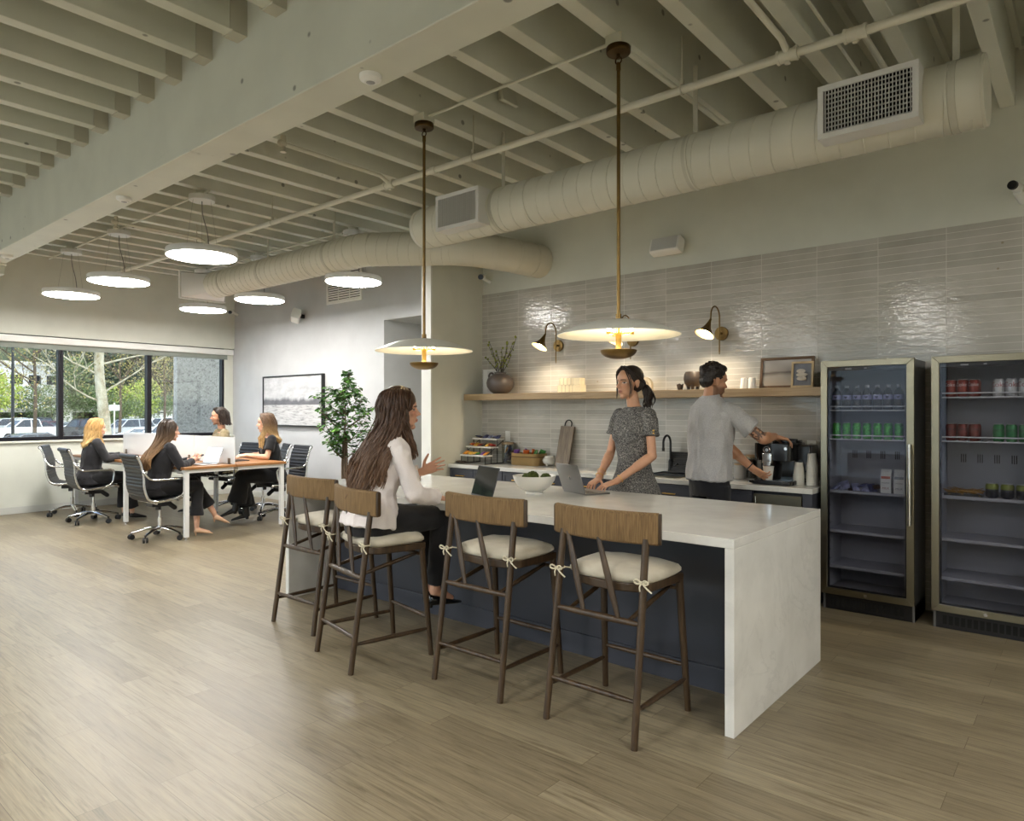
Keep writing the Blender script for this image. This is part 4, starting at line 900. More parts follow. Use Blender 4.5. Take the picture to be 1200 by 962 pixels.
p = ctr(644, 542.5); t = thing('lidless_pot', 'small round white ceramic pot on stub feet beside the basket', 'pot', (p.x, p.y, CZ)); m = MB(); m.lathe([(0, 0.012), (0.045, 0.014), (0.07, 0.035), (0.076, 0.06), (0.066, 0.085), (0.05, 0.096), (0.053, 0.108), (0.048, 0.108), (0.045, 0.096), (0.0, 0.03)], 40); put('body', m, mat('speckled_white', (204, 201, 192), 0.4, var=0.06, vscale=80), t, smooth=50)
for k in range(3):
    a = 0.5 + 2 * PI * k / 3; m = MB(); m.ell((0.045 * math.cos(a), 0.045 * math.sin(a), 0.011), (0.012, 0.012, 0.011), nu=12, nv=8); put('foot', m, MATS['speckled_white'], t, smooth=60)
p = ctr(660, 543); t = thing('serving_board', 'grey weathered wood serving board leaning on the tiles', 'serving board', (p.x, YW - 0.115, CZ), 0.0)
M_GREYWOOD = wood('weathered_wood', (92, 80, 66), (120, 106, 90), (140, 126, 108), (26, 2, 2.4), 0.6)
M = Matrix.Rotation(-0.22, 4, 'X') @ Matrix.Rotation(0.03, 4, 'Y'); m = MB(); m.box(-0.088, 0.088, -0.012, 0.012, 0.003, 0.435); m2 = MB(); m2.merge(m, M); put('board', m2, M_GREYWOOD, t, bevel=0.004)
m = MB(); m.tube([(-0.042, 0, 0.43), (-0.042, 0, 0.455)] + arc((0, 0, 0.46), 0.042, PI, 0, 12) + [(0.042, 0, 0.43)], 0.006, n=8); m2 = MB(); m2.merge(m, M); put('loop_handle', m2, M_WIRE, t, smooth=50)
p = ctr(782, 556); t = thing('gooseneck_faucet', 'black gooseneck faucet behind the sink', 'faucet', (p.x, YW - 0.12, CZ), 0.0)
m = MB(); m.cyl((0, 0, 0), (0, 0, 0.012), 0.03, n=24); m.cyl((0, 0, 0.012), (0, 0, 0.12), 0.02, n=20); m.cyl((0, 0, 0.12), (0, 0, 0.14), 0.02, 0.012, n=20); put('base', m, M_BLACK, t, smooth=40)
m = MB(); m.tube([(0, 0, 0.13), (0, 0, 0.28)] + arc((0, -0.07, 0.29), 0.07, 0, PI, 14, (0, 1, 0)) + [(0, -0.14, 0.25)], 0.0105, n=14); m.cyl((0, -0.14, 0.22), (0, -0.14, 0.252), 0.013, n=14); put('spout', m, M_BLACK, t, smooth=40)
m = MB(); m.tube([(0.018, 0, 0.07), (0.05, 0, 0.08), (0.075, -0.01, 0.1)], 0.007, n=10); put('lever', m, M_BLACK, t, smooth=40)
p = ctr(787, 556.5); t = thing('dish_rack', 'black dish rack with a slanted slatted panel on a drip tray', 'dish rack', (p.x + 0.03, p.y, CZ))
m = MB(); m.box(-0.16, 0.2, -0.11, 0.11, 0, 0.012); m.box(-0.16, 0.2, -0.11, -0.1, 0.012, 0.022); m.box(-0.16, -0.15, -0.11, 0.11, 0.012, 0.022); m.box(-0.16, 0.2, 0.1, 0.11, 0.012, 0.022); put('drip_tray', m, M_BLACK, t, bevel=0.002, smooth=None)
m = MB(); M = Matrix.Translation((0.0, 0.06, 0.015)) @ Matrix.Rotation(-0.3, 4, 'X')
m.box(-0.1, 0.19, -0.006, 0.006, 0, 0.2); m2 = MB(); m2.merge(m, M); put('panel', m2, mat('rack_black', (30, 29, 30), 0.5), t, bevel=0.003)
m = MB()
for k in range(9): m.box(-0.09, 0.18, -0.012, -0.006, 0.012 + 0.021 * k, 0.019 + 0.021 * k)
m2 = MB(); m2.merge(m, M); put('slats', m2, M_WIRE, t, smooth=None)
p = ctr(867, 561); t = thing('grey_canister', 'pale grey ceramic canister with a wooden lid beside the man', 'canister', (p.x, p.y, CZ)); m = MB(); m.lathe([(0, 0), (0.045, 0), (0.05, 0.006), (0.05, 0.115), (0.046, 0.12), (0, 0.12)], 36); put('body', m, mat('canister_grey', (176, 176, 174), 0.5, var=0.1), t, smooth=50); m = MB(); m.cyl((0, 0, 0.12), (0, 0, 0.135), 0.048, n=32); put('lid', m, M_OAK, t, bevel=0.003, smooth=40)
p = ctr(881, 556); t = jar((p.x, p.y, CZ), 0.05, 0.19, 'glass jar of dark coffee beans with bamboo lid beside the machine', None, '')
m = MB(); m.lathe([(0, 0.012), (0.044, 0.012), (0.044, 0.165), (0.02, 0.172), (0, 0.17)], 28); o = put('coffee_beans', m, mat('coffee_beans', (44, 30, 22), 0.5, var=0.5, vscale=90, bump=0.8, bscale=120), t, smooth=50)
# coffee machine
M_GLOSS = mat('gloss_black', (16, 16, 18), 0.12)
p = ctr(905, 564); t = thing('coffee_machine', 'glossy black automatic coffee machine at the right end of the counter', 'coffee machine', (-2.0, 5.72, CZ), 0.0)
m = MB()
m.prism(rrect(-0.13, 0.17, -0.02, 0.2, 0.03), 0.03, 0.33); m.prism(rrect(-0.13, 0.17, -0.16, 0.02, 0.035), 0.19, 0.33); m.prism(rrect(-0.14, 0.18, -0.16, 0.2, 0.03), 0.0, 0.035); put('body', m, M_GLOSS, t, bevel=0.005, smooth=40)
m = MB(); m.prism(rrect(-0.14, 0.175, -0.21, -0.04, 0.03), 0.006, 0.034); put('drip_tray', m, M_BLACK, t, bevel=0.004, smooth=40)
m = MB()
for k in range(9): m.box(-0.11, 0.14, -0.2 + 0.017 * k, -0.192 + 0.017 * k, 0.034, 0.037)
m.box(-0.145, -0.11, -0.212, -0.2, 0.014, 0.03); m.box(0.11, 0.17, -0.214, -0.2, 0.012, 0.03); put('chrome_grate', m, M_CHROME, t, smooth=None)
m = MB(); m.box(-0.055, 0.02, -0.175, -0.155, 0.17, 0.25); m.box(-0.045, 0.012, -0.18, -0.12, 0.145, 0.19); put('spout', m, M_CHROME, t, bevel=0.005)
m = MB(); m.cyl((-0.02, -0.168, 0.275), (-0.02, -0.16, 0.275), 0.034, n=32); d = put('dial', m, M_BLACK, t, smooth=40); m = MB(); m.tube(arc((-0.02, -0.168, 0.275), 0.026, 0, 2 * PI, 28), 0.003, n=8, closed=False); m.cyl((-0.02, -0.172, 0.275), (-0.02, -0.166, 0.275), 0.014, n=24); put('dial_ring', m, M_CHROME, d, smooth=40)
m = MB(); m.box(0.16, 0.27, -0.01, 0.19, 0.1, 0.315); put('water_tank', m, mat('smoked_tank', (30, 30, 33), 0.2), t, bevel=0.012)
m = MB(); m.prism(rrect(-0.05, 0.16, 0.02, 0.17, 0.03), 0.33, 0.35); m.box(0.0, 0.15, 0.04, 0.06, 0.35, 0.362); put('bean_lid', m, M_GLOSS, t, bevel=0.004, smooth=40)
m = MB(); m.cyl((0.13, -0.175, 0.29), (0.13, -0.155, 0.29), 0.012, n=16); put('button', m, M_CHROME, t, smooth=40)
CUPM = None
def paper_cup(loc, label, up=False, group='white paper cups on the counter'):
    """one paper cup: wall, rolled rim, base"""
    t = thing('paper_cup', label, 'paper cup', loc, 0, group)
    s = 1 if up else -1; h = 0.108; M = Matrix.Identity(4) if up else Matrix.Translation((0, 0, h)) @ Matrix.Rotation(PI, 4, 'X')
    m = MB(); m.lathe([(0, 0.006), (0.028, 0.006), (0.028, 0.0), (0.03, 0.0), (0.042, h - 0.004), (0.04, h - 0.004), (0.0285, 0.008), (0, 0.008)], 32, M=M); put('cup_wall', m, M_PAPER, t, smooth=50)
    m = MB(); m.tube([M @ V((0.042 * math.cos(a), 0.042 * math.sin(a), h - 0.003)) for a in [2 * PI * k / 32 for k in range(32)]], 0.0024, n=8, closed=True); put('rolled_rim', m, M_PAPER, t, smooth=60)
    return t
M_PAPER = mat('paper_white', (214, 211, 202), 0.6)
cup0 = paper_cup((-2.02, 5.72 - 0.13, CZ + 0.0375), 'single white paper cup being filled under the coffee spout', True)
cb = paper_cup((0, 0, 0), 'x', False); first = True
for u, v, n, nm, dy in ((934, 568.5, 6, 'short stack beside the coffee machine', 0), (949.5, 569.5, 11, 'tall stack at the counter end', 0), (944.5, 566, 11, 'tall rear stack behind the other two', 0.075)):
    p = ctr(u, v)
    for k in range(n):
        lb = 'white paper cup in the %s, %s' % (nm, 'bottom one' if k == 0 else ('top one' if k == n - 1 else ['', 'second', 'third', 'fourth', 'fifth', 'sixth', 'seventh', 'eighth', 'ninth', 'tenth'][k] + ' up'))
        loc = (p.x - (0.0 if dy == 0 else 0.075), p.y + 0.045 + dy, CZ + 0.0145 * k)
        if first: cb.location = loc; cb['label'] = lb; first = False
        else: dup(cb, loc, 0, lb)
# ------------------------------------------------------------------ glass-door drink fridges
M_FGLASS = pane_mat('fridge_glass', (234, 235, 238), 0.02, 0.0, 0.1, (205, 208, 220))
M_FIN = mat('fridge_liner', (150, 150, 158), 0.55)
def fridge(x0, label, lock=True):
    W, FY = 0.624, 5.535
    t = thing('drinks_fridge', label, 'fridge', (x0, FY, 0))
    m = MB(); b0, b1 = 0.05, YW - FY - 0.015
    m.box(0.004, 0.02, b0, b1, 0.0, 1.875); m.box(W - 0.02, W - 0.004, b0, b1, 0.0, 1.875); m.box(0.02, W - 0.02, b0, b1, 1.83, 1.875); put('cabinet', m, mat('fridge_side', (124, 124, 126), 0.35, 0.7), t, bevel=0.003, smooth=None)
    m = MB(); m.box(0.02, W - 0.02, b1 - 0.02, b1, 0.12, 1.83); m.box(0.02, W - 0.02, b0, b1 - 0.02, 0.12, 0.15); m.box(0.0201, 0.032, b0, b1 - 0.02, 0.15, 1.83); m.box(W - 0.032, W - 0.0201, b0, b1 - 0.02, 0.15, 1.83)
    L = put('liner', m, M_FIN, t, smooth=None)
    m = MB()
    for k in range(5):
        for j in range(3): x = 0.12 + 0.1 * k + 0.013 * j; m.box(x, x + 0.006, b1 - 0.0215, b1 - 0.02, 1.13, 1.19)
    put('vent_slots', m, M_DARK, L, smooth=None)
    m = MB()
    for s in (0.032, W - 0.042):
        for k in range(22): m.box(s, s + 0.01, b0 + 0.05, b0 + 0.09, 0.3 + 0.068 * k, 0.312 + 0.068 * k)
    put('shelf_clips', m, mat('clip_grey', (128, 128, 134), 0.5), L, smooth=None)
    m = MB(); m.box(0.004, W - 0.004, 0.055, b1, 0.0, 0.12); o = put('kick_plate', m, M_BLACK, t, smooth=None, bevel=0.003)
    m = MB()
    for k in range(14): m.box(0.06 + 0.036 * k, 0.085 + 0.036 * k, 0.052, 0.055, 0.03, 0.09)
    put('kick_vents', m, M_DARK, o, smooth=None)
    z0, z1, w = 0.125, 1.88, 0.047
    m = MB()
    for a in ([(0, z0), (W, z0), (W - w, z0 + w), (w, z0 + w)], [(W, z0), (W, z1), (W - w, z1 - w), (W - w, z0 + w)], [(W, z1), (0, z1), (w, z1 - w), (W - w, z1 - w)], [(0, z1), (0, z0), (w, z0 + w), (w, z1 - w)]):
        m.prism(a, 0.0, 0.045, Matrix(((1, 0, 0, 0), (0, 0, 1, 0), (0, 1, 0, 0), (0, 0, 0, 1))))
    d = put('door', m, M_STEEL, t, bevel=0.002, smooth=None)
    m = MB(); m.box(w, W - w, 0.014, 0.018, z0 + w, z1 - w); put('glass_pane', m, M_FGLASS, d, smooth=None)
    m = MB(); q = 0.012; m.box(w, w + q, 0.019, 0.03, z0 + w, z1 - w); m.box(W - w - q, W - w, 0.019, 0.03, z0 + w, z1 - w); m.box(w + q, W - w - q, 0.019, 0.03, z1 - w - 0.03, z1 - w); m.box(w + q, W - w - q, 0.019, 0.03, z0 + w, z0 + w + q); put('gasket', m, M_BLACK, d, smooth=None)
    m = MB(); m.cyl((W - 0.022, -0.045, 0.7), (W - 0.022, -0.045, 1.27), 0.011, n=14)
    for z in (0.75, 1.22): m.cyl((W - 0.022, -0.045, z), (W - 0.022, 0, z), 0.007, n=10)
    put('handle', m, M_CHROME, d, smooth=40)
    m = MB(); m.cyl((W / 2, -0.004, z0 + w / 2), (W / 2, 0, z0 + w / 2), 0.011, n=18); lk = put('lock', m, M_CHROME, d, smooth=40)
    m = MB(); m.box(0.17, 0.215, 0.012, 0.0138, z1 - w - 0.022, z1 - w - 0.012); m.box(0.3, 0.318, 0.012, 0.0138, z1 - w - 0.02, z1 - w - 0.011); put('badge', m, mat('badge_grey', (120, 120, 126), 0.4), d, smooth=None)
    return t
def fshelf(t, z):
    m = MB(); W = 0.624; P = rrect(0.04, W - 0.04, z - 0.004, z + 0.026, 0.011, 4)
    m.tube([V((x, 0.075, zz)) for x, zz in P], 0.0046, n=8, closed=True)
    for k in range(22): x = 0.05 + k * (W - 0.1) / 21; m.cyl((x, 0.075, z - 0.004), (x, 0.42, z - 0.004), 0.0016, n=5)
    m.cyl((0.04, 0.42, z - 0.004), (W - 0.04, 0.42, z - 0.004), 0.003, n=6)
    put('wire_shelf', m, mat('shelf_wire', (214, 214, 220), 0.4), t, smooth=40)
def flat_shelf(t, z):
    m = MB(); W = 0.624; m.box(0.034, W - 0.034, 0.075, 0.42, z - 0.01, z); m.box(0.034, W - 0.034, 0.068, 0.075, z - 0.018, z + 0.004); put('glass_shelf', m, mat('shelf_smoke', (150, 150, 158), 0.3), t, bevel=0.002, smooth=None)
F1X, F2X = -1.605, -0.876
f1 = fridge(F1X, 'stainless glass-door fridge with green cans next to the counter'); f2 = fridge(F2X, 'stainless glass-door fridge with red cans at the picture edge')
for z in (1.51, 1.293): fshelf(f1, z)
for z in (1.60, 1.297): fshelf(f2, z)
for t, zs in ((f1, (0.9, 0.6, 0.33)), (f2, (0.915, 0.62, 0.35))):
    for z in zs: flat_shelf(t, z)
def wrap(me, r, z):
    for v in me.vertices:
        a = v.co.x / r - PI / 2; rr = r + 0.0004 + v.co.z; v.co = V((rr * math.cos(a), rr * math.sin(a), z + v.co.y))
    return me
def can(loc, label, rgb, group, h=0.122, r=0.0325, txt=None, tcol=None, tz=0.085, ts=0.034, rz=0.0, speck=0.0, top=None):
    t = thing('drink_can', label, 'can', loc, rz, group); nm = 'can_%d_%d_%d' % rgb
    m = MB(); m.lathe([(0, 0.003), (0.022, 0.003), (0.025, 0), (r, 0.012), (r, h - 0.016), (r - 0.007, h - 0.004)], 32); put('body', m, mat(nm, rgb, 0.3, 0.35, var=speck, vscale=70), t, smooth=50)
    m = MB(); m.lathe([(r - 0.007, h - 0.004), (r - 0.0065, h), (r - 0.009, h), (r - 0.0095, h - 0.005), (0, h - 0.005)], 32); m.ell((0, 0.006, h - 0.004), (0.007, 0.011, 0.0012), nu=12, nv=5); put('lid', m, mat('can_lid', (176, 176, 178), 0.3, 0.9), t, smooth=50)
    if top: m = MB(); m.lathe([(r + 0.0003, h - 0.04), (r + 0.0003, h - 0.0155), (r - 0.0068, h - 0.0036)], 32); put('upper_band', m, mat('band_%d_%d_%d' % top, top, 0.35, 0.3), t, smooth=50)
    if txt: put('lettering', wrap(text_mesh(txt, ts), r, tz), mat('letters_%d_%d_%d' % tcol, tcol, 0.5), t, smooth=None)
    return t
ORD = ['first', 'second', 'third', 'fourth', 'fifth', 'sixth', 'seventh']
FYI = 5.535
c0 = None
for k in range(7):
    lb = 'bright green can, %s from left on the second shelf of the first fridge' % ORD[k]; loc = (F1X + 0.085 + 0.0705 * k, FYI + 0.115, 1.291)
    if c0 is None: c0 = can(loc, lb, (66, 150, 58), 'green cans in the first fridge', r=0.029, h=0.125, speck=0.55)
    else: dup(c0, loc, 0.5 * k, lb)
c0 = None
for row in range(2):
    for k in range(3):
        lb = 'red can in the front row, %s from left, top shelf of second fridge' % ORD[k] if row == 0 else 'red can in the rear row, %s from left, top shelf of second fridge' % ORD[k]
        loc = (F2X + 0.1 + 0.068 * k, FYI + 0.115 + 0.07 * row, 1.598)
        if c0 is None: c0 = can(loc, lb, (138, 52, 38), 'red cans in the second fridge', txt='Coke', tcol=(206, 196, 190), rz=-0.15)
        else: dup(c0, loc, -0.15, lb)
c1 = None
for row in range(2):
    for k in range(3):
        lb = ('dull red can in the front row, %s from left, second shelf of second fridge' if row == 0 else 'dull red can in the rear row, %s from left, second shelf of second fridge') % ORD[k]
        loc = (F2X + 0.1 + 0.068 * k, FYI + 0.115 + 0.07 * row, 1.295)
        if c1 is None: c1 = can(loc, lb, (112, 42, 34), 'dull red cans in the second fridge', txt='Coke', tcol=(48, 24, 22), rz=-0.15)
        else: dup(c1, loc, -0.15, lb)
for z, rgb, txt, tc, nm, sh in ((1.598, (200, 200, 200), 'Coke', (150, 44, 36), 'white can with red lettering', 'top'), (1.295, (48, 118, 66), 'orn', (22, 50, 30), 'deep green can with dark lettering', 'second')):
    c2 = None
    for k in range(4):
        lb = '%s, %s from left, %s shelf of second fridge' % (nm, ORD[k], sh); loc = (F2X + 0.378 + 0.0705 * k - 0.005, FYI + 0.115, z)
        if k == 3: continue
        if c2 is None: c2 = can(loc, lb, rgb, nm + 's', txt=txt, tcol=tc, ts=0.046 if z > 1.5 else 0.036, tz=0.08)
        else: dup(c2, loc, 0.05 * k, lb)
c3 = None
for k in range(3):
    lb = 'short dark speckled can with olive shoulder, %s from left, lower shelf' % ORD[k]; loc = (F2X + 0.345 + 0.085 * k - 0.01, FYI + 0.13, 0.916)
    if c3 is None: c3 = can(loc, lb, (44, 46, 58), 'short dark cans in the second fridge', h=0.1, r=0.038, speck=0.7, top=(104, 112, 34))
    else: dup(c3, loc, 0.7 * k, lb)
M_BOT = pane_mat('bottle_plastic', (196, 200, 206), 0.09, 0.05, 0.6)
b0 = None
for k in range(7):
    lb = 'clear water bottle with lilac label, %s from the left on the top shelf' % ORD[k]; loc = (F1X + 0.085 + 0.0705 * k, FYI + 0.115, 1.508)
    if b0 is None:
        b0 = thing('water_bottle', lb, 'bottle', loc, 0, 'water bottles in the first fridge')
        m = MB(); m.lathe([(0, 0.003), (0.026, 0.0), (0.032, 0.008), (0.032, 0.03), (0.03, 0.034), (0.032, 0.038), (0.032, 0.115), (0.028, 0.135), (0.014, 0.16), (0.0125, 0.172), (0.012, 0.172)], 28); put('bottle_body', m, M_BOT, b0, smooth=50)
        m = MB(); m.lathe([(0.0323, 0.08), (0.0325, 0.082), (0.0325, 0.112), (0.0323, 0.114)], 28, cap=False); put('label_band', m, mat('label_lilac', (150, 150, 190), 0.5), b0, smooth=50)
        m = MB(); m.cyl((0, 0, 0.168), (0, 0, 0.186), 0.0145, n=20); put('cap', m, mat('cap_grey', (150, 152, 158), 0.5), b0, smooth=40)
        hm = MB(); hp = [(0.011 * (16 * math.sin(a) ** 3) / 16, 0.011 * (13 * math.cos(a) - 5 * math.cos(2 * a) - 2 * math.cos(3 * a) - math.cos(4 * a)) / 16) for a in [2 * PI * i / 24 for i in range(24)]]
        hm.prism(hp, 0.0, 0.0005); hme = wrap(hm.mesh('heart_mark'), 0.0325, 0.097); put('heart_mark', hme, mat('mark_navy', (54, 54, 84), 0.5), b0, smooth=None)
    else: dup(b0, loc, 0.0, lb)
def carton(loc, top, tcol, label, txt):
    t = thing('milk_carton', label, 'carton', loc, 0.06); a = 0.034; h = 0.125
    m = MB(); m.box(-a, a, -a, a, 0, h); m.add([(-a, -a, h), (a, -a, h), (a, a, h), (-a, a, h), (-a, 0, h + 0.034), (a, 0, h + 0.034)], [(0, 1, 5, 4), (2, 3, 4, 5), (1, 2, 5), (3, 0, 4)]); m.box(-a, a, -0.002, 0.002, h + 0.032, h + 0.048); put('carton_body', m, mat('carton_white', (204, 204, 204), 0.55), t, smooth=None)
    m = MB(); m.box(-a + 0.004, a - 0.004, -a - 0.0008, -a, h - 0.02, h - 0.001); put('colour_band', m, mat('band_%s' % top[0], top[1], 0.5), t, smooth=None)
    for s, z, c, tx in ((0.022, 0.035, tcol, txt), (0.012, 0.075, (60, 60, 62), 'ORGANIC')):
        me = text_mesh(tx, s); me.transform(Matrix.Translation((0, -a - 0.0006, z)) @ Matrix.Rotation(PI / 2, 4, 'X')); put('lettering', me, mat('carton_ink_%d' % c[0], c, 0.5), t, smooth=None)
carton((F1X + 0.425, FYI + 0.12, 0.902), ('rust', (150, 62, 36)), (132, 40, 36), 'white milk carton with rust red top band on the third shelf', 'MILK'); carton((F1X + 0.512, FYI + 0.12, 0.902), ('grey', (96, 98, 106)), (90, 92, 96), 'white milk carton with grey top band on the third shelf', 'MILK')
random.seed(9)
M_CRUMP = mat('foil_packet', (128, 128, 140), 0.35, 0.3, var=0.5, vscale=30)
for k in range(9):
    x = F1X + 0.075 + 0.036 * k; c = (8, 8, 8, 7, 8, 1, 8, 1, 7)[k]
    packet(c, (x, FYI + 0.115 + 0.02 * (k % 2), 0.918 + 0.012 * (k % 3)), (random.uniform(0.2, 0.9), random.uniform(-.5, .5), random.uniform(-1, 1)), '%s snack packet on the third shelf of the first fridge, %s' % (SNN[c], ('at the left end' if k == 0 else '%s along the heap' % ['', 'second', 'third', 'fourth', 'fifth', 'sixth', 'seventh', 'eighth', 'ninth'][k])), 'snack packets in the first fridge', 0.9)
t = thing('pretzel_tray', 'tray of golden straw snacks on the lower shelf of the second fridge', 'tray', (F2X + 0.17, FYI + 0.16, 0.916)); m = MB(); m.box(-0.11, 0.11, -0.06, 0.06, 0, 0.006); m.box(-0.11, 0.11, -0.062, -0.058, 0.006, 0.02); put('tray', m, M_BLACK, t, smooth=None)
o = MB()
for k in range(60):
    a = random.uniform(-0.7, 0.7); c = V((random.uniform(-0.09, 0.09), random.uniform(-0.05, 0.05), 0.01 + random.uniform(0, 0.035))); d = V((math.cos(a), math.sin(a), random.uniform(-.25, .25))) * 0.035; o.cyl(c - d, c + d, 0.0028, n=6)
o = put('straw_snacks', o, mat('straw_gold', (148, 108, 44), 0.7, var=0.3), t, smooth=40); o['kind'] = 'stuff'
# ------------------------------------------------------------------ things on the island
t = thing('moss_bowl', 'white bowl of green moss balls in the middle of the island', 'bowl', (at_z(620, 579, IZ).x, at_z(620, 579, IZ).y + 0.06, IZ))
R_ = 0.155; m = MB(); m.lathe([(0, 0.0), (0.062, 0.0), (0.064, 0.012), (0.05, 0.016), (0.085, 0.03), (0.12, 0.058), (0.145, 0.095), (R_, 0.128), (R_ - 0.005, 0.129), (0.138, 0.097), (0.112, 0.062), (0.07, 0.034), (0, 0.028)], 56); put('bowl_body', m, mat('bowl_white', (226, 225, 220), 0.3), t, smooth=50); bl = t.location.copy()
M_MOSS = mat('moss', (64, 76, 28), 0.95, var=0.5, vscale=60, bump=1.0, bscale=150)
for k, (x, y, z, r, lb) in enumerate([(0.0, -0.02, 0.115, 0.047, 'green moss ball at the middle of the white bowl'), (-0.083, 0.02, 0.1, 0.04, 'green moss ball on the seated woman\'s side of the bowl'), (0.08, 0.03, 0.105, 0.042, 'green moss ball on the grey laptop side of the bowl')]):
    m = MB(); m.ell((0, 0, 0), (r, r, r), nu=28, nv=18); 
    for i, p in enumerate(m.v):
        s = 1 + 0.05 * math.sin(p[0] * 300 + k) * math.sin(p[1] * 280) + 0.04 * math.sin(p[2] * 400); m.v[i] = tuple(V(p) * s)
    o = put('moss_ball', m, M_MOSS, loc=bl + V((x, y, z)), smooth=60); tag(o, lb, 'moss ball', 'moss balls in the white bowl')
M_ALU = mat('laptop_grey', (118, 117, 116), 0.38, 0.75); M_SCR = mat('screen_black', (10, 10, 12), 0.06)
def laptop(loc, rz, label, alu, tilt=1.95, W=0.305, D=0.212, group=None, lit=None, logo=False):
    """base hinged at y=+D/2, keys towards -y; lid swings open by tilt (radians from closed)"""
    t = thing('laptop', label, 'laptop', loc, rz, group)
    m = MB(); m.prism(rrect(-W / 2, W / 2, -D / 2, D / 2, 0.012), 0.0, 0.011); put('base', m, alu, t, bevel=0.002, smooth=40)
    m = MB()
    for r in range(5):
        for c in range(12): x = -W / 2 + 0.022 + c * (W - 0.044) / 12; m.box(x + 0.0015, x + (W - 0.044) / 12 - 0.0015, -0.012 + r * 0.0185, -0.012 + r * 0.0185 + 0.0155, 0.011, 0.0122)
    put('keyboard', m, M_BLACK, t, smooth=None)
    m = MB(); m.box(-0.055, 0.055, -D / 2 + 0.008, -0.022, 0.011, 0.0113); put('trackpad', m, alu, t, smooth=None)
    M = Matrix.Translation((0, D / 2 - 0.004, 0.0115)) @ Matrix.Rotation(-tilt, 4, 'X')   # lid lies on -y when closed
    m = MB(); m.prism([(x, y) for x, y in rrect(-W / 2, W / 2, -D, 0, 0.012)], 0.0, 0.005); m2 = MB(); m2.merge(m, M); l = put('lid', m2, alu, t, bevel=0.001, smooth=40)
    m = MB(); m.box(-W / 2 + 0.006, W / 2 - 0.006, -D + 0.006, -0.012, -0.0008, 0.0); m2 = MB(); m2.merge(m, M); put('screen', m2, lit or M_SCR, l, smooth=None)
    if logo:
        q = MB(); P = []
        for k in range(28):
            a = 2 * PI * k / 28; r = 0.0135 * (1 - 0.1 * max(0, math.cos(a - PI / 2)) ** 6 + (0.02 if math.sin(a) < 0 else 0)); P.append((r * math.cos(a) * 0.95, r * math.sin(a)))
        P = [p for p in P if not (p[0] > 0.0085 and -0.002 < p[1] < 0.008)]
        q.prism(P, 0.005, 0.0054); lf = [(0.0025 * math.cos(a) * 0.9 + 0.003, 0.006 * math.sin(a) + 0.019) for a in [2 * PI * k / 12 for k in range(12)]]; q.prism(lf, 0.005, 0.0054)
        m2 = MB(); m2.merge(q, M @ Matrix.Translation((0, -D / 2, 0)) @ Matrix.Rotation(PI, 4, 'Z')); put('logo', m2, mat('logo_dark', (70, 70, 70), 0.2, 0.6), l, smooth=None)
    return t
laptop((-3.19, 3.315, IZ), math.radians(-20), 'open laptop with dark glossy screen in front of the seated woman', mat('laptop_dark', (70, 70, 74), 0.4, 0.7), tilt=1.86)
laptop((-2.817, 4.168, IZ), math.radians(157), 'open grey laptop under the hands of the standing woman', M_ALU, tilt=1.9, logo=True)
# ------------------------------------------------------------------ counter stools
def cushion_mat():
    k = N('linen_cushion', Roughness=0.9); v = k.obj((1, 1, 1)); n = k.n('TexNoise', Scale=9, Detail=5); k.l(v, n.inputs['Vector'])
    k.l(k.ramp(n.outputs['Fac'], [(0.3, lin((172, 164, 146))), (0.7, lin((192, 185, 168)))]), k.b.inputs['Base Color'])
    n2 = k.n('TexNoise', Scale=7, Detail=3, Distortion=1.5); k.l(v, n2.inputs['Vector']); n3 = k.n('TexNoise', Scale=500, Detail=1); k.l(v, n3.inputs['Vector'])
    k.l(k.bump(k.math('ADD', n2.outputs['Fac'], k.math('MULTIPLY', n3.outputs['Fac'], 0.06)), 0.35, 0.012), k.b.inputs['Normal']); k.b.inputs['Sheen Weight'].default_value = 0.2; return k.m
def cord_mat():
    k = N('wound_cord', Roughness=0.85); v = k.obj((260, 260, 9)); w = k.n('TexNoise', Scale=1.0, Detail=3, Roughness=0.6); k.l(v, w.inputs['Vector'])
    k.l(k.ramp(w.outputs['Fac'], [(0.3, lin((88, 68, 42))), (0.5, lin((116, 91, 58))), (0.7, lin((138, 111, 74)))]), k.b.inputs['Base Color']); k.l(k.bump(w.outputs['Fac'], 0.9, 0.004), k.b.inputs['Normal']); return k.m
M_CUSH = cushion_mat(); M_CORD = cord_mat(); M_TIE = mat('cotton_tie', (206, 198, 174), 0.9)
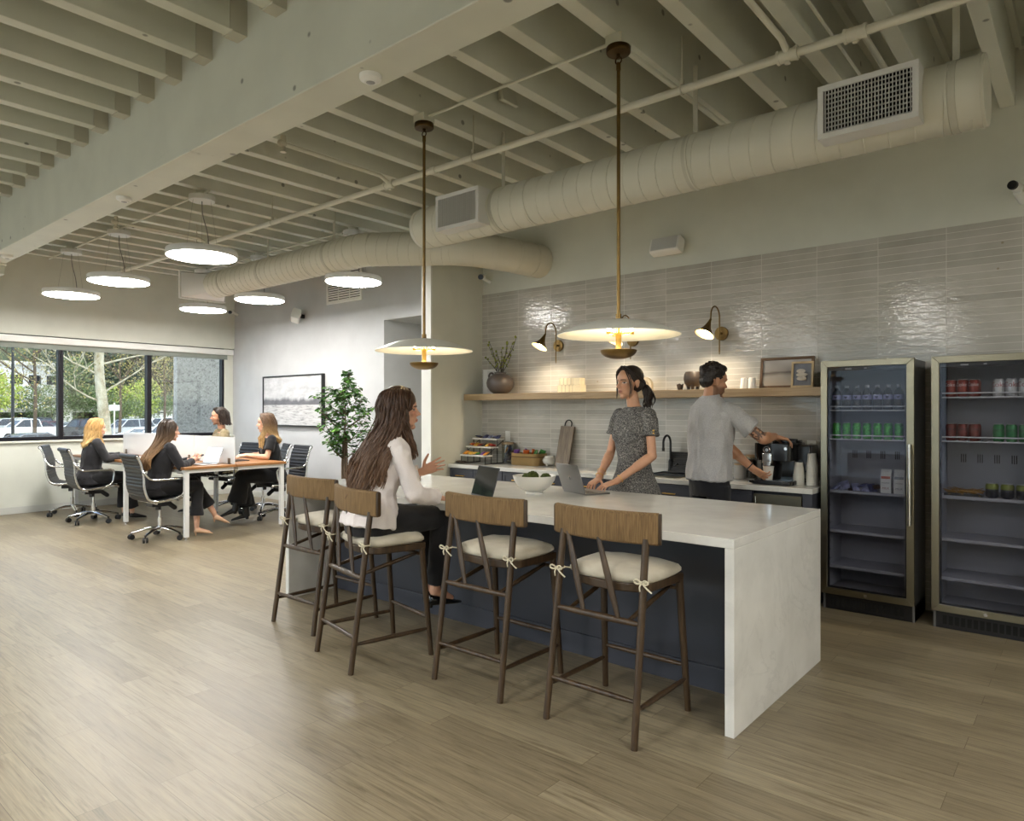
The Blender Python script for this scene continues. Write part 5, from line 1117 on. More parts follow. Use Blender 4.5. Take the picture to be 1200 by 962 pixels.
def make_stool(label, loc, rz):
    """sitter faces +y; origin on the floor in the middle of the feet"""
    t = thing('counter_stool', label, 'stool', loc, rz, 'counter stools along the island')
    def leg(a, b, r0, r1):
        a, b = V(a), V(b); m = MB(); n = 10; m.tube([a + (b - a) * i / n for i in range(n + 1)], [r0 + (r1 - r0) * (i / n) ** 0.7 for i in range(n + 1)], n=16); put('leg', m, M_WALNUT, t, smooth=40)
    for s in (-1, 1):
        leg((0.245 * s, -0.265, 0.0), (0.232 * s, -0.135, 0.915), 0.0165, 0.0175)
        leg((0.243 * s, 0.268, 0.0), (0.222 * s, 0.215, 0.665), 0.0155, 0.019)
    def X(s, z, rear=True): f = z / 0.915 if rear else z / 0.665; return (s * (0.245 - 0.013 * f), -0.265 + 0.13 * f, z) if rear else (s * (0.243 - 0.021 * f), 0.268 - 0.053 * f, z)
    def bar(a, b, r, nm='stretcher', taper=0.62):
        a, b = V(a), V(b); m = MB(); n = 8; m.tube([a + (b - a) * i / n for i in range(n + 1)], [r * (taper + (1 - taper) * math.sin(PI * i / n) ** 0.6) for i in range(n + 1)], n=12); put(nm, m, M_WALNUT, t, smooth=50)
    bar(X(-1, 0.2), X(1, 0.2), 0.0135); bar(X(-1, 0.232, False), X(1, 0.232, False), 0.0135)
    for s in (-1, 1): bar(X(s, 0.165), X(s, 0.165, False), 0.0135)
    bar(X(-1, 0.535), X(1, 0.535), 0.017, 'rear_rail')
    for s in (-1, 1): bar((s * 0.165, -0.19, 0.535), (s * 0.17, 0.215, 0.625), 0.0125, 'seat_stretcher')
    bar((-0.222, 0.215, 0.62), (0.222, 0.215, 0.62), 0.014, 'seat_stretcher')
    # bentwood seat frame with a rounded rear
    m = MB(); P = []
    for k in range(41):
        a = PI + PI * k / 40; P.append((0.222 * math.cos(a), -0.05 + 0.1 * math.sin(a)))
    P = [(-0.238, 0.235)] + P + [(0.238, 0.235)]
    P = P[::-1]; m.prism(P, 0.655, 0.698); put('seat_frame', m, M_WALNUT, t, bevel=0.006, smooth=40)
    # loose seat cushion
    m = MB(); R = []
    for f, z, g in ((0.55, -0.002, 0), (0.93, 0.0, 0), (1.0, 0.014, 0), (1.0, 0.028, 0), (0.95, 0.044, 0), (0.8, 0.056, 0), (0.5, 0.062, 0), (0.2, 0.064, 0)):
        ring = []
        for k in range(64):
            a = 2 * PI * k / 64; p = 5.5; ca, sa = math.cos(a), math.sin(a)
            x = 0.249 * math.copysign(abs(ca) ** (2 / p), ca); y = 0.203 * math.copysign(abs(sa) ** (2 / p), sa); x *= 1 - .14 * max(0, -y / .203) ** 2
            ring.append(V((x * f, 0.052 + y * f, 0.699 + z + 0.003 * math.sin(5 * a) * f)))
        R.append(ring)
    m.rings(R); put('cushion', m, M_CUSH, t, smooth=60)
    for s in (-1, 1):
        m = MB(); c = X(s, 0.725); c = V(c)
        m.tube([c + V((0.021 * math.cos(a), 0.021 * math.sin(a), 0.0015 * math.sin(a))) for a in [2 * PI * k / 18 for k in range(18)]], 0.004, n=7, closed=True)
        m.tube([V((0.2 * s, -0.12, 0.72)), c + V((-0.012 * s, 0.016, 0))], 0.004, n=7)
        q = c + V((0.004 * s, -0.024, 0))
        for dx in (-1, 1): m.tube(bez([q, q + V((0.022 * dx, -0.01, 0.014)), q + V((0.036 * dx, -0.008, 0.002)), q + V((0.02 * dx, -0.006, -0.006)), q], 5), 0.0042, n=6); m.tube(bez([q, q + V((0.016 * dx + .008, -0.006, -0.018)), q + V((0.03 * dx + .02, 0, -0.04))], 5), 0.004, n=6)
        m.ell(q, (0.009, 0.007, 0.008), nu=10, nv=6); put('cushion_tie', m, M_TIE, t, smooth=60)
    # back slats rise from the rear rail to the wrapped backrest
    for a, b in (((-0.075, -0.191, 0.535), (-0.197, -0.15, 0.91)), ((0.12, -0.191, 0.535), (-0.004, -0.172, 0.905))):
        a, b = V(a), V(b); m = MB(); n = 8; m.tube([a + (b - a) * i / n for i in range(n + 1)], [0.0095 + 0.006 * math.sin(PI * i / n) for i in range(n + 1)], n=12, flat=(1.15, 0.8, (1, 0, 0))); put('back_slat', m, M_WALNUT, t, smooth=50)
    # curved backrest: dark wood core, wound with cord
    def bent(w, z0, z1, th, off=0.0, r=0.02):
        m = MB(); R = []; n = 24
        for i in range(n + 1):
            f = i / n * 2 - 1; x = w * f; y = -0.162 + 0.048 * (x / 0.29) ** 2 + off; d = V((1, 2 * 0.048 * x / 0.0841, 0)).normalized(); nn = V((-d.y, d.x, 0))
            R.append([V((x, y, 0)) + nn * a + V((0, 0, b)) for a, b in rrect(-th / 2, th / 2, z0, z1, min(r, th * 0.45), 3)])
        m.rings(R); return m
    put('backrest_core', bent(0.298, 0.891, 1.035, 0.029), M_WALNUT, t, smooth=40, bevel=0.001)
    put('cord_wrap', bent(0.286, 0.888, 1.038, 0.034), M_CORD, t, smooth=50)
    return t
st = make_stool('dark wood counter stool nearest the camera, at the waterfall end of the island', (-1.812, 2.958, 0), 0.0)
dup(st, (-2.593, 2.948, 0), 0.0, 'empty dark wood counter stool between the seated woman and the nearest stool')
dup(st, (-3.432, 2.728, 0), math.radians(-12), 'dark wood counter stool with the woman in the white shirt sitting on it')
dup(st, (-4.245, 2.94, 0), 0.0, 'dark wood counter stool farthest along the island, behind the seated woman')
# ------------------------------------------------------------------ desks with a frosted divider
M_BAMB = wood('desk_bamboo', (132, 88, 48), (152, 104, 60), (168, 120, 74), (16, 1.2, 16), 0.35)
M_DWHITE = mat('desk_white', (222, 222, 220), 0.4)
DZ = 0.845
def frosted():
    m = bpy.data.materials.new('frosted_acrylic'); m.use_nodes = True; nt = m.node_tree; b = nt.nodes['Principled BSDF']; MATS['frosted_acrylic'] = m
    b.inputs['Base Color'].default_value = lin((232, 236, 238)); b.inputs['Roughness'].default_value = 0.35; b.inputs['Alpha'].default_value = 0.62; return m
M_FROST = frosted()
def desk(x0, x1, y0, y1, label, legs):
    """one bench desk: bamboo top on a white steel frame"""
    t = thing('bench_desk', label, 'desk', ((x0 + x1) / 2, (y0 + y1) / 2, 0), 0, 'bench desks by the windows')
    a, b = (x1 - x0) / 2, (y1 - y0) / 2
    m = MB(); m.box(-a, a, -b, b, DZ - 0.03, DZ); put('desktop', m, M_BAMB, t, bevel=0.003, smooth=None)
    m = MB(); m.box(-a + 0.02, a - 0.02, -b + 0.02, -b + 0.05, DZ - 0.07, DZ - 0.031); m.box(-a + 0.02, a - 0.02, b - 0.05, b - 0.02, DZ - 0.07, DZ - 0.031); m.box(-a + 0.02, -a + 0.05, -b + 0.05, b - 0.05, DZ - 0.07, DZ - 0.031); m.box(a - 0.05, a - 0.02, -b + 0.05, b - 0.05, DZ - 0.07, DZ - 0.031); put('frame', m, M_DWHITE, t, bevel=0.002, smooth=None)
    for sx, sy in legs:
        m = MB(); x, y = sx * (a - 0.045), sy * (b - 0.045); m.box(x - 0.025, x + 0.025, y - 0.025, y + 0.025, 0.03, DZ - 0.071); l = put('leg', m, M_DWHITE, t, bevel=0.003, smooth=None)
        m = MB(); m.cyl((x, y, 0), (x, y, 0.012), 0.02, n=16); m.cyl((x, y, 0.012), (x, y, 0.035), 0.008, n=10); put('glide', m, M_CHROME, l, smooth=40)
    return t
LG = [(1, -1), (1, 1), (-1, -1), (-1, 1)]
DKX = [(-9.88, -8.05), (-11.73, -9.9)]
desk(*DKX[0], 3.66, 4.29, 'bamboo-top white-legged desk of the woman with brown hair and a phone', [(1, -1), (-1, -1)]); desk(*DKX[0], 4.31, 4.98, 'bamboo-top white-legged desk of the woman in the black dress', [(1, 1), (-1, 1)])
desk(*DKX[1], 3.66, 4.29, 'bamboo-top desk of the blonde woman near the windows', [(-1, -1)]); desk(*DKX[1], 4.31, 4.98, 'bamboo-top desk of the man in the olive polo near the windows', [(-1, 1)])
for i, (x0, x1, lb) in enumerate([(-9.15, -8.1, 'frosted white desk divider panel at the open end of the desks'), (-10.32, -9.17, 'frosted white desk divider panel in front of the man in the olive polo'), (-11.5, -10.34, 'frosted white desk divider panel closest to the windows')]):
    t = thing('desk_divider', lb, 'divider', (x0, 4.3, DZ), 0, 'frosted dividers between the desks')
    m = MB(); m.box(0, x1 - x0, -0.006, 0.006, 0.004, 0.33); put('panel', m, M_FROST, t, bevel=0.001, smooth=None)
    for x in (0.12, x1 - x0 - 0.12): m = MB(); m.box(x - 0.025, x + 0.025, -0.016, 0.016, 0.0, 0.07); put('clamp', m, mat('clamp_grey', (120, 112, 100), 0.4, 0.7), t, bevel=0.003, smooth=None)
t = thing('cable_basket', 'wire cable basket hanging under the desks', 'basket', (-8.9, 4.3, DZ - 0.075))
m = MB()
for k in range(14): y = 0; m.tube([(-0.5 + k * 0.08, -0.14, 0), (-0.5 + k * 0.08, -0.12, -0.1), (-0.5 + k * 0.08, 0.12, -0.1), (-0.5 + k * 0.08, 0.14, 0)], 0.003, n=6)
for y, z in ((-0.13, -0.05), (-0.12, -0.1), (0, -0.1), (0.12, -0.1), (0.13, -0.05)): m.cyl((-0.5, y, z), (0.54, y, z), 0.003, n=6)
put('wire_grid', m, M_WIRE, t, smooth=40)
m = MB(); random.seed(3)
for k in range(4): m.tube(bez([(random.uniform(-.4, 0), random.uniform(-.08, .08), -0.09), (random.uniform(-.2, .2), random.uniform(-.08, .08), -0.08), (random.uniform(0, .4), random.uniform(-.08, .08), -0.09)], 8), 0.006, n=6)
put('cables', m, M_BLACK, t, smooth=50)
# ------------------------------------------------------------------ ribbed office chairs
M_RIB = mat('black_leather', (20, 20, 24), 0.45, bump=0.15, bscale=200)
def make_chair(label, loc, rz):
    """sitter faces +y; origin on the floor under the gas lift"""
    t = thing('office_chair', label, 'office chair', loc, rz, 'ribbed office chairs at the desks')
    # side profile of the sling (y, z)
    prof = bez([(0, 0.245, 0.475), (0, 0.2, 0.492), (0, 0.05, 0.478), (0, -0.12, 0.462), (0, -0.21, 0.485), (0, -0.252, 0.56), (0, -0.272, 0.66), (0, -0.275, 0.76), (0, -0.3, 0.88), (0, -0.335, 0.97), (0, -0.36, 0.99)], 14)
    m = MB(); W = 0.225; R = []
    nr = len(prof)
    for i, p in enumerate(prof):
        d = (prof[min(i + 1, nr - 1)] - prof[max(i - 1, 0)]).normalized(); nn = V((0, -d.z, d.y)); th = 0.010 + 0.009 * abs(math.sin(PI * i / 5.6)) ** 0.7
        R.append([p + V((x, 0, 0)) + nn * s for x, s in ((-W, -th), (W, -th), (W, th), (-W, th))])
    m.rings(R); put('ribbed_sling', m, M_RIB, t, smooth=50)
    m = MB(); m.cyl((-W, -0.345, 0.985), (W, -0.345, 0.985), 0.026, n=16); put('top_roll', m, M_RIB, t, smooth=50)
    for s in (-1, 1):
        x = (W + 0.012) * s; m = MB(); m.tube([V((x, p.y, p.z)) for p in prof[::3]], 0.0115, n=10, flat=(0.8, 1.3, (1, 0, 0))); put('side_rail', m, M_CHROME, t, smooth=50)
        x2 = (W + 0.035) * s
        m = MB(); m.tube(bez([(x, -0.29, 0.83), (x2, -0.27, 0.79), (x2, -0.2, 0.722), (x2, -0.05, 0.712), (x2, 0.12, 0.712), (x2, 0.175, 0.69), (x2, 0.175, 0.62), (x2, 0.15, 0.53), (x, 0.08, 0.482)], 6), 0.010, n=10, flat=(0.8, 1.25, (1, 0, 0))); put('armrest', m, M_CHROME, t, smooth=50)
    m = MB()
    for y, z in ((0.12, 0.462), (-0.13, 0.438), (-0.3, 0.85)): m.cyl((-W, y, z), (W, y, z), 0.011, n=10)
    m.box(-0.02, 0.02, -0.13, 0.12, 0.425, 0.45); put('cross_brace', m, M_CHROME, t, smooth=40)
    m = MB(); m.box(-0.08, 0.08, -0.12, 0.1, 0.385, 0.43); m.cyl((0, -0.02, 0.38), (0, -0.02, 0.34), 0.03, n=16); m.cap((0.02, 0.1, 0.4), (0.02, 0.16, 0.35), 0.028); m.cyl((0, 0.02, 0.41), (-0.3, 0.02, 0.42), 0.006, n=8); put('mechanism', m, M_BLACK, t, smooth=40)
    m = MB(); m.cyl((0, 0, 0.09), (0, 0, 0.25), 0.026, n=18); m.cyl((0, 0, 0.25), (0, 0, 0.39), 0.015, n=14); put('gas_lift', m, M_CHROME, t, smooth=40)
    for k in range(5):
        a = 0.35 + 2 * PI * k / 5; d = V((math.cos(a), math.sin(a), 0))
        m = MB(); m.tube([d * 0.02 + V((0, 0, 0.125)), d * 0.1 + V((0, 0, 0.128)), d * 0.2 + V((0, 0, 0.11)), d * 0.3 + V((0, 0, 0.082))], [0.024, 0.022, 0.019, 0.015], n=10, flat=(1.25, 0.8, (-d.y, d.x, 0))); l = put('base_arm', m, M_CHROME, t, smooth=50)
        c = d * 0.305 + V((0, 0, 0.031)); sd = V((-math.sin(a + 0.7), math.cos(a + 0.7), 0)); m = MB()
        for s in (-1, 1): m.cyl(c + sd * (0.008 * s), c + sd * (0.026 * s), 0.031, n=18)
        m.cyl(c + V((0, 0, 0.02)), c + V((0, 0, 0.06)), 0.008, n=8); put('caster', m, M_BLACK, l, smooth=40)
    return t
ch = make_chair('ribbed black office chair under the woman with brown hair and a phone', (-8.43, 3.55, 0), 0.0)
dup(ch, (-10.38, 3.5, 0), math.radians(-4), 'ribbed black office chair under the blonde woman'); dup(ch, (-11.35, 3.55, 0), math.radians(-28), 'empty ribbed black office chair behind the blonde woman, against the window wall')
dup(ch, (-10.0, 5.28, 0), math.radians(188), 'ribbed black office chair of the man in the olive polo behind the divider'); dup(ch, (-8.72, 5.3, 0), math.radians(176), 'ribbed black office chair under the woman in the black dress')
dup(ch, (-9.38, 5.42, 0), math.radians(160), 'empty ribbed office chair between the olive polo man and the black dress woman')
# things on the desks
def lit_screen():
    k = N('lit_page'); tc = k.n('TexCoord'); b = k.n('TexBrick', Scale=14); k.l(tc.outputs['Object'], b.inputs['Vector']); b.inputs['Color1'].default_value = (.9, .93, .95, 1); b.inputs['Color2'].default_value = (.8, .85, .88, 1); b.inputs['Mortar'].default_value = (.55, .62, .66, 1); b.inputs['Mortar Size'].default_value = 0.06
    k.l(b.outputs['Color'], k.b.inputs['Emission Color']); k.b.inputs['Emission Strength'].default_value = 0.7; k.b.inputs['Base Color'].default_value = (0.02, 0.02, 0.02, 1); return k.m
laptop((-8.35, 4.02, DZ), math.radians(8), 'open silver laptop with a lit screen on the desk of the brown-haired woman', mat('laptop_silver', (196, 197, 200), 0.35, 0.6), lit=lit_screen())
laptop((-8.66, 4.62, DZ), math.radians(180), 'open dark laptop at the hands of the woman in the black dress', MATS['laptop_dark'], tilt=1.75)
t = thing('desk_keyboard', 'white keyboard on the blonde woman\'s desk', 'keyboard', (-10.35, 4.0, DZ)); m = MB(); m.box(-0.2, 0.2, -0.06, 0.06, 0, 0.012); put('base', m, M_DWHITE, t, bevel=0.003, smooth=None); m = MB()
for r in range(4):
    for c in range(14): m.box(-0.19 + c * 0.027, -0.166 + c * 0.027, -0.052 + r * 0.027, -0.029 + r * 0.027, 0.012, 0.016)
put('keys', m, M_WHITE, t, smooth=None)
# ------------------------------------------------------------------ potted tree between seascape and corridor
random.seed(11)
t = thing('potted_ficus', 'leafy potted ficus tree in front of the grey wall, behind the seated woman', 'plant', (-7.79, 5.7, 0))
m = MB(); m.lathe([(0, 0), (0.15, 0), (0.19, 0.36), (0.2, 0.38), (0.19, 0.385), (0.175, 0.36), (0, 0.33)], 36); put('pot', m, mat('pot_grey', (150, 148, 144), 0.6), t, smooth=45)
m = MB(); m.cyl((0, 0, 0.32), (0, 0, 0.345), 0.17, n=30); put('soil', m, mat('soil', (46, 36, 28), 0.95, bump=0.8, bscale=60), t, smooth=40)
tr = MB(); lf = MB(); M_BARK = mat('ficus_bark', (96, 80, 64), 0.8, var=0.2)
def leaf(mb, p, d, L, w, up):
    d = V(d).normalized(); s = d.cross(V(up)); s = s.normalized() if s.length > 1e-3 else V((1, 0, 0)); n = s.cross(d)
    pts = [p]; o = len(mb.v)
    prof = ((0.0, 0.06), (0.25, 0.8), (0.5, 1.0), (0.75, 0.7), (1.0, 0.0))
    for f, ww in prof:
        c = p + d * (L * f) - V((0, 0, L * 0.25 * f * f))
        mb.v += [tuple(c - s * w * ww + n * (0.18 * w * ww)), tuple(c), tuple(c + s * w * ww + n * (0.18 * w * ww))]
    for i in range(4):
        a = o + 3 * i; mb.face((a, a + 1, a + 4, a + 3)); mb.face((a + 1, a + 2, a + 5, a + 4))
def twig(p, d, L, r, depth):
    p = V(p); d = V(d).normalized(); q = [p]
    for i in range(4): d = (d + V((random.uniform(-.2, .2), random.uniform(-.2, .2), random.uniform(-0.02, .2)))).normalized(); q.append(q[-1] + d * L / 4)
    tr.tube(q, [r * (1 - 0.15 * i) for i in range(5)], n=6)
    if depth:
        for k in range(3 + (depth > 1)): a = random.uniform(0, 2 * PI); twig(q[random.randint(1, 4)], d * 0.6 + V((math.cos(a), math.sin(a), random.uniform(-0.1, 0.5))), L * random.uniform(0.45, 0.7), r * 0.55, depth - 1)
    if depth <= 1:
        for k in range(15):
            c = q[random.randint(1, 4)] + V((random.uniform(-.02, .02),) * 3); a = random.uniform(0, 2 * PI)
            leaf(lf, c, (math.cos(a), math.sin(a), random.uniform(-.4, .6)), random.uniform(0.055, 0.09), random.uniform(0.02, 0.03), (random.uniform(-.4, .4), random.uniform(-.4, .4), 1))
for k in range(3): tr.tube(bez([(0.03 * (k - 1), 0.02 * (k % 2), 0.33), (0.05 * (k - 1), 0.0, 0.75), (0.03 * (k - 1), 0.01, 1.2)], 5), [0.018 - 0.0006 * i for i in range(11)], n=8)
for z, n, L in ((0.85, 4, 0.3), (1.05, 5, 0.38), (1.25, 6, 0.4), (1.45, 5, 0.36)):
    for k in range(n): a = 2 * PI * (k + random.random() * .6) / n; twig((0.02 * math.cos(a), 0.02 * math.sin(a), z), (math.cos(a), math.sin(a), random.uniform(0.35, 0.9)), L * random.uniform(0.8, 1.15), 0.008, 1)
tr.tube(bez([(0, 0, 1.15), (0.02, 0, 1.5), (-0.05, 0, 1.85)], 4), [0.012 - 0.0009 * i for i in range(9)], n=7)
for z in (1.55, 1.65, 1.75, 1.84): a = random.uniform(0, 6); twig((-0.02, 0, z), (math.cos(a), math.sin(a), 1.0), 0.2, 0.006, 1)
put('trunk', tr, M_BARK, t, smooth=50)
def leaf_mat(name, a, b, c, trans=0.25):
    k = N(name, Roughness=0.45); v = k.obj(); n = k.n('TexNoise', Scale=9, Detail=3); k.l(v, n.inputs['Vector']); k.l(k.ramp(n.outputs['Fac'], [(0.3, lin(a)), (0.5, lin(b)), (0.72, lin(c))]), k.b.inputs['Base Color']); k.b.inputs['Subsurface Weight'].default_value = 0.0; return k.m
o = put('foliage', lf, leaf_mat('ficus_leaf', (34, 66, 26), (62, 108, 40), (112, 158, 66)), t, smooth=None, fix=False)
# ------------------------------------------------------------------ outside the windows: car park, trees, hedges, parking deck
GZ = -1.0
M_ASPH = mat('car_park_asphalt', (196, 192, 184), 0.9, var=0.08, vscale=0.6)
b = MB(); b.box(-160, XW - 0.2, -70, 90, GZ - 0.2, GZ); struct('ground_car_park', b, M_ASPH, smooth=None)
b = MB(); b.box(-11.0, XR, -40, YF - 0.35, -0.3, -0.02); struct('ground_forecourt', b, M_ASPH, smooth=None)
def aggregate():
    k = N('exposed_aggregate', Roughness=0.9); v = k.obj(); vo = k.n('TexVoronoi', Scale=34); k.l(v, vo.inputs['Vector'])
    k.l(k.ramp(vo.outputs['Color'], [(0.0, lin((104, 102, 99))), (0.35, lin((158, 156, 152))), (1.0, lin((180, 178, 174)))]), k.b.inputs['Base Color']); k.l(k.bump(vo.outputs['Distance'], 0.4, 0.006), k.b.inputs['Normal']); return k.m
t = thing('facade_pier', 'grey speckled exposed-aggregate facade pier outside the last window', 'pier', (-13.4, 6.5, GZ)); m = MB(); m.box(-0.08, 0.08, -0.58, 1.0, 0.002, 5.2); put('shaft', m, aggregate(), t, bevel=0.02, smooth=None)
# cars: lofted bodies with glass, wheels and lamps
M_TYRE = mat('tyre', (24, 24, 26), 0.8); M_CARG = mat('car_glass', (40, 46, 54), 0.08); M_RIM = mat('alloy', (168, 168, 170), 0.3, 0.9); M_TAIL = mat('tail_lamp', (196, 40, 34), 0.25); M_HEADL = mat('head_lamp', (226, 228, 230), 0.15)
def car(loc, rz, rgb, label, kind='sedan'):
    t = thing('parked_car', label, 'car', loc, rz, 'parked cars outside the windows')
    L, W = 4.7, 0.9
    if kind == 'suv': prof = [(-2.35, .45, .9), (-2.3, .98, 1.0), (-1.1, 1.1, 1.1), (2.25, 1.12, 1.1), (2.35, .5, 1.0)]; roof = [(-1.0, 1.1), (-0.35, 1.72), (1.75, 1.76), (2.2, 1.14)]
    elif kind == 'pickup': prof = [(-2.5, .5, .9), (-2.45, 1.05, 1.0), (-1.1, 1.15, 1.1), (2.5, 1.12, 1.1), (2.55, .55, 1.0)]; roof = [(-1.0, 1.14), (-0.3, 1.75), (0.9, 1.78), (1.1, 1.14)]
    else: prof = [(-2.3, .4, .9), (-2.25, .8, 1.0), (-1.0, .95, 1.1), (1.6, .98, 1.1), (2.25, .92, 1.0), (2.3, .45, .9)]; roof = [(-1.05, .94), (-0.2, 1.4), (0.9, 1.42), (1.75, .97)]
    m = MB(); P = [(prof[0][0], 0.28)] + [(a, z) for a, z, _ in prof] + [(prof[-1][0], 0.28)]
    m.rings([[V((x, y * W, z)) for x, z in P] for y in (-0.94, -1.0, 1.0, 0.94)]); put('body', m, mat('car_%d_%d_%d' % rgb, rgb, 0.22, 0.15, coat=0.6), t, bevel=0.09, seg=3, smooth=40)
    m = MB(); mm = [(roof[0][0] + .02, roof[0][1] - .03), (roof[1][0], roof[1][1] - .03), (roof[2][0], roof[2][1] - .03), (roof[3][0] - .02, roof[3][1] - .03)]
    m.rings([[V((x, y * (W * (0.9 if i in (0, 3) else 0.74)), z)) for i, (x, z) in enumerate(mm)] for y in (-1, 1)]); put('glasshouse', m, M_CARG, t, bevel=0.03, smooth=40)
    m = MB(); zr = roof[1][1]; m.loft([(V((roof[1][0] - 0.08, 0, zr - .05)), V((0, W * .73, 0)), V((0, 0, .03))), (V((roof[1][0] + .15, 0, zr)), V((0, W * .75, 0)), V((0, 0, .05))), (V((roof[2][0] - .1, 0, roof[2][1])), V((0, W * .75, 0)), V((0, 0, .05))), (V((roof[2][0] + .08, 0, roof[2][1] - .05)), V((0, W * .72, 0)), V((0, 0, .03)))], 20, 5)
    for x0, x1 in ((0, 1), (3, 2)):
        for s in (-1, 1): m.tube([V((roof[x0][0], s * W * .88, roof[x0][1])), V((roof[x1][0], s * W * .75, roof[x1][1] - .02))], 0.045, n=6)
    for s in (-1, 1): m.tube([V(((roof[1][0] + roof[2][0]) / 2, s * W * .9, roof[0][1])), V(((roof[1][0] + roof[2][0]) / 2, s * W * .76, roof[1][1] - .02))], 0.05, n=6)
    put('roof', m, MATS['car_%d_%d_%d' % rgb], t, smooth=50)
    for x in (-1.42, 1.42):
        for s in (-1, 1):
            m = MB(); m.cyl((x, s * (W - .2), .33), (x, s * (W + .02), .33), .33, n=24); w = put('wheel', m, M_TYRE, t, bevel=.03, smooth=40); m = MB(); m.cyl((x, s * (W + .0), .33), (x, s * (W + .03), .33), .2, n=20); put('rim', m, M_RIM, w, smooth=40)
    for s in (-1, 1):
        m = MB(); z = prof[-2][1] - .14; m.box(prof[-1][0] - .12, prof[-1][0] + .02, s * W * .72 - .14, s * W * .72 + .14, z - .09, z + .09); put('tail_lamp', m, M_TAIL, t, bevel=.03); m = MB(); z = prof[1][1] - .14; m.box(prof[0][0] - .02, prof[0][0] + .12, s * W * .72 - .16, s * W * .72 + .16, z - .07, z + .07); put('head_lamp', m, M_HEADL, t, bevel=.03)
def out(u, d, z=None): p = at_d(u, 481, d); p.z = GZ if z is None else z; return p
WH, SV, BK, GY, MR = (226, 226, 224), (168, 170, 172), (28, 29, 33), (92, 94, 98), (82, 26, 34)
AX = math.radians(90)
for u, d, rz, c, kd, lb in [(26, 32, 0.1 + AX, GY, 'sedan', 'dark grey sedan closest to the sill in the first window'), (27, 58, 0.15 + AX, WH, 'pickup', 'white pickup truck with red tail lamps in the first window'), (4, 66, 0.1 + AX, SV, 'suv', 'silver car behind the white pickup at the picture edge'),
    (53, 70, 0.5, MR, 'sedan', 'maroon sedan under the parking deck left of the white column'), (38, 74, 0.4, BK, 'suv', 'black car under the parking deck behind the maroon sedan'), (82, 66, 0.2 + AX, SV, 'sedan', 'silver sedan just right of the first mullion'), (97, 60, 0.3, BK, 'suv', 'black car hidden partly behind the blonde woman'),
    (148, 60, 0.25 + AX, SV, 'suv', 'silver car right of the pale tree trunk'), (150, 33, 0.2 + AX, WH, 'sedan', 'white sedan with dark windows right of the pale tree trunk'), (157, 78, 0.3, BK, 'sedan', 'black sedan with red lamps below the yellow-green bush'), (170, 44, 0.2 + AX, WH, 'sedan', 'white car behind the brown-haired woman'),
    (190, 74, 0.2 + AX, WH, 'suv', 'white car at the top of the row in the third window'), (196, 66, 0.15 + AX, BK, 'sedan', 'dark sedan in the middle of the row in the third window'), (200, 40, 0.1 + AX, WH, 'suv', 'white car closest to the sill beside the speckled pier')]:
    car(out(u, d), rz, c, lb, kd)
# parking deck with columns
t = thing('parking_deck', 'low grey parking deck with white columns behind the parked cars', 'building', tuple(out(60, 84)), math.radians(0))
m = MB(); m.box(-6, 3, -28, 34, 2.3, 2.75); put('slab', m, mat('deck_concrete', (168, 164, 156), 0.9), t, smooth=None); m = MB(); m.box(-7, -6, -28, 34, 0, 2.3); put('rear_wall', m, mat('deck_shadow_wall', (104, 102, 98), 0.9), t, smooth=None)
for y in (-24, -16, -8, 0.5, 8, 15, 22, 29): m = MB(); m.box(2.0, 2.9, y - 0.9, y + 0.9, 0, 2.3); put('column', m, mat('deck_column', (214, 212, 206), 0.8), t, bevel=0.05, smooth=None)
t = thing('white_building', 'pale low building glimpsed between the trees', 'building', tuple(out(2, 100)), 0.2)
m = MB(); m.box(-4, 4, -7, 7, 0, 9.0); put('walls', m, mat('building_white', (216, 216, 214), 0.8), t, smooth=None)
for k in range(5): m = MB(); m.box(3.95, 4.05, -5.6 + 2.4 * k, -4.0 + 2.4 * k, 6.3, 7.6); put('window', m, M_CARG, t, smooth=None)
m = MB(); m.box(-4.3, 4.3, -7.3, 7.3, 9.0, 9.5); put('parapet', m, MATS['deck_column'], t, smooth=None)
t = thing('low_wall', 'white low wall across the lot behind the cars in the third window', 'barrier', tuple(out(200, 92) + V((0, 0, 0))), 0.0); m = MB(); m.box(-0.3, 0.3, -3, 14, 0, 2.0); put('panel', m, MATS['building_white'], t, smooth=None); m = MB(); m.box(-.4, .4, -3, 14, 2.0, 2.15); put('coping', m, MATS['deck_concrete'], t, smooth=None)  # low garden wall with a coping, behind the parked cars
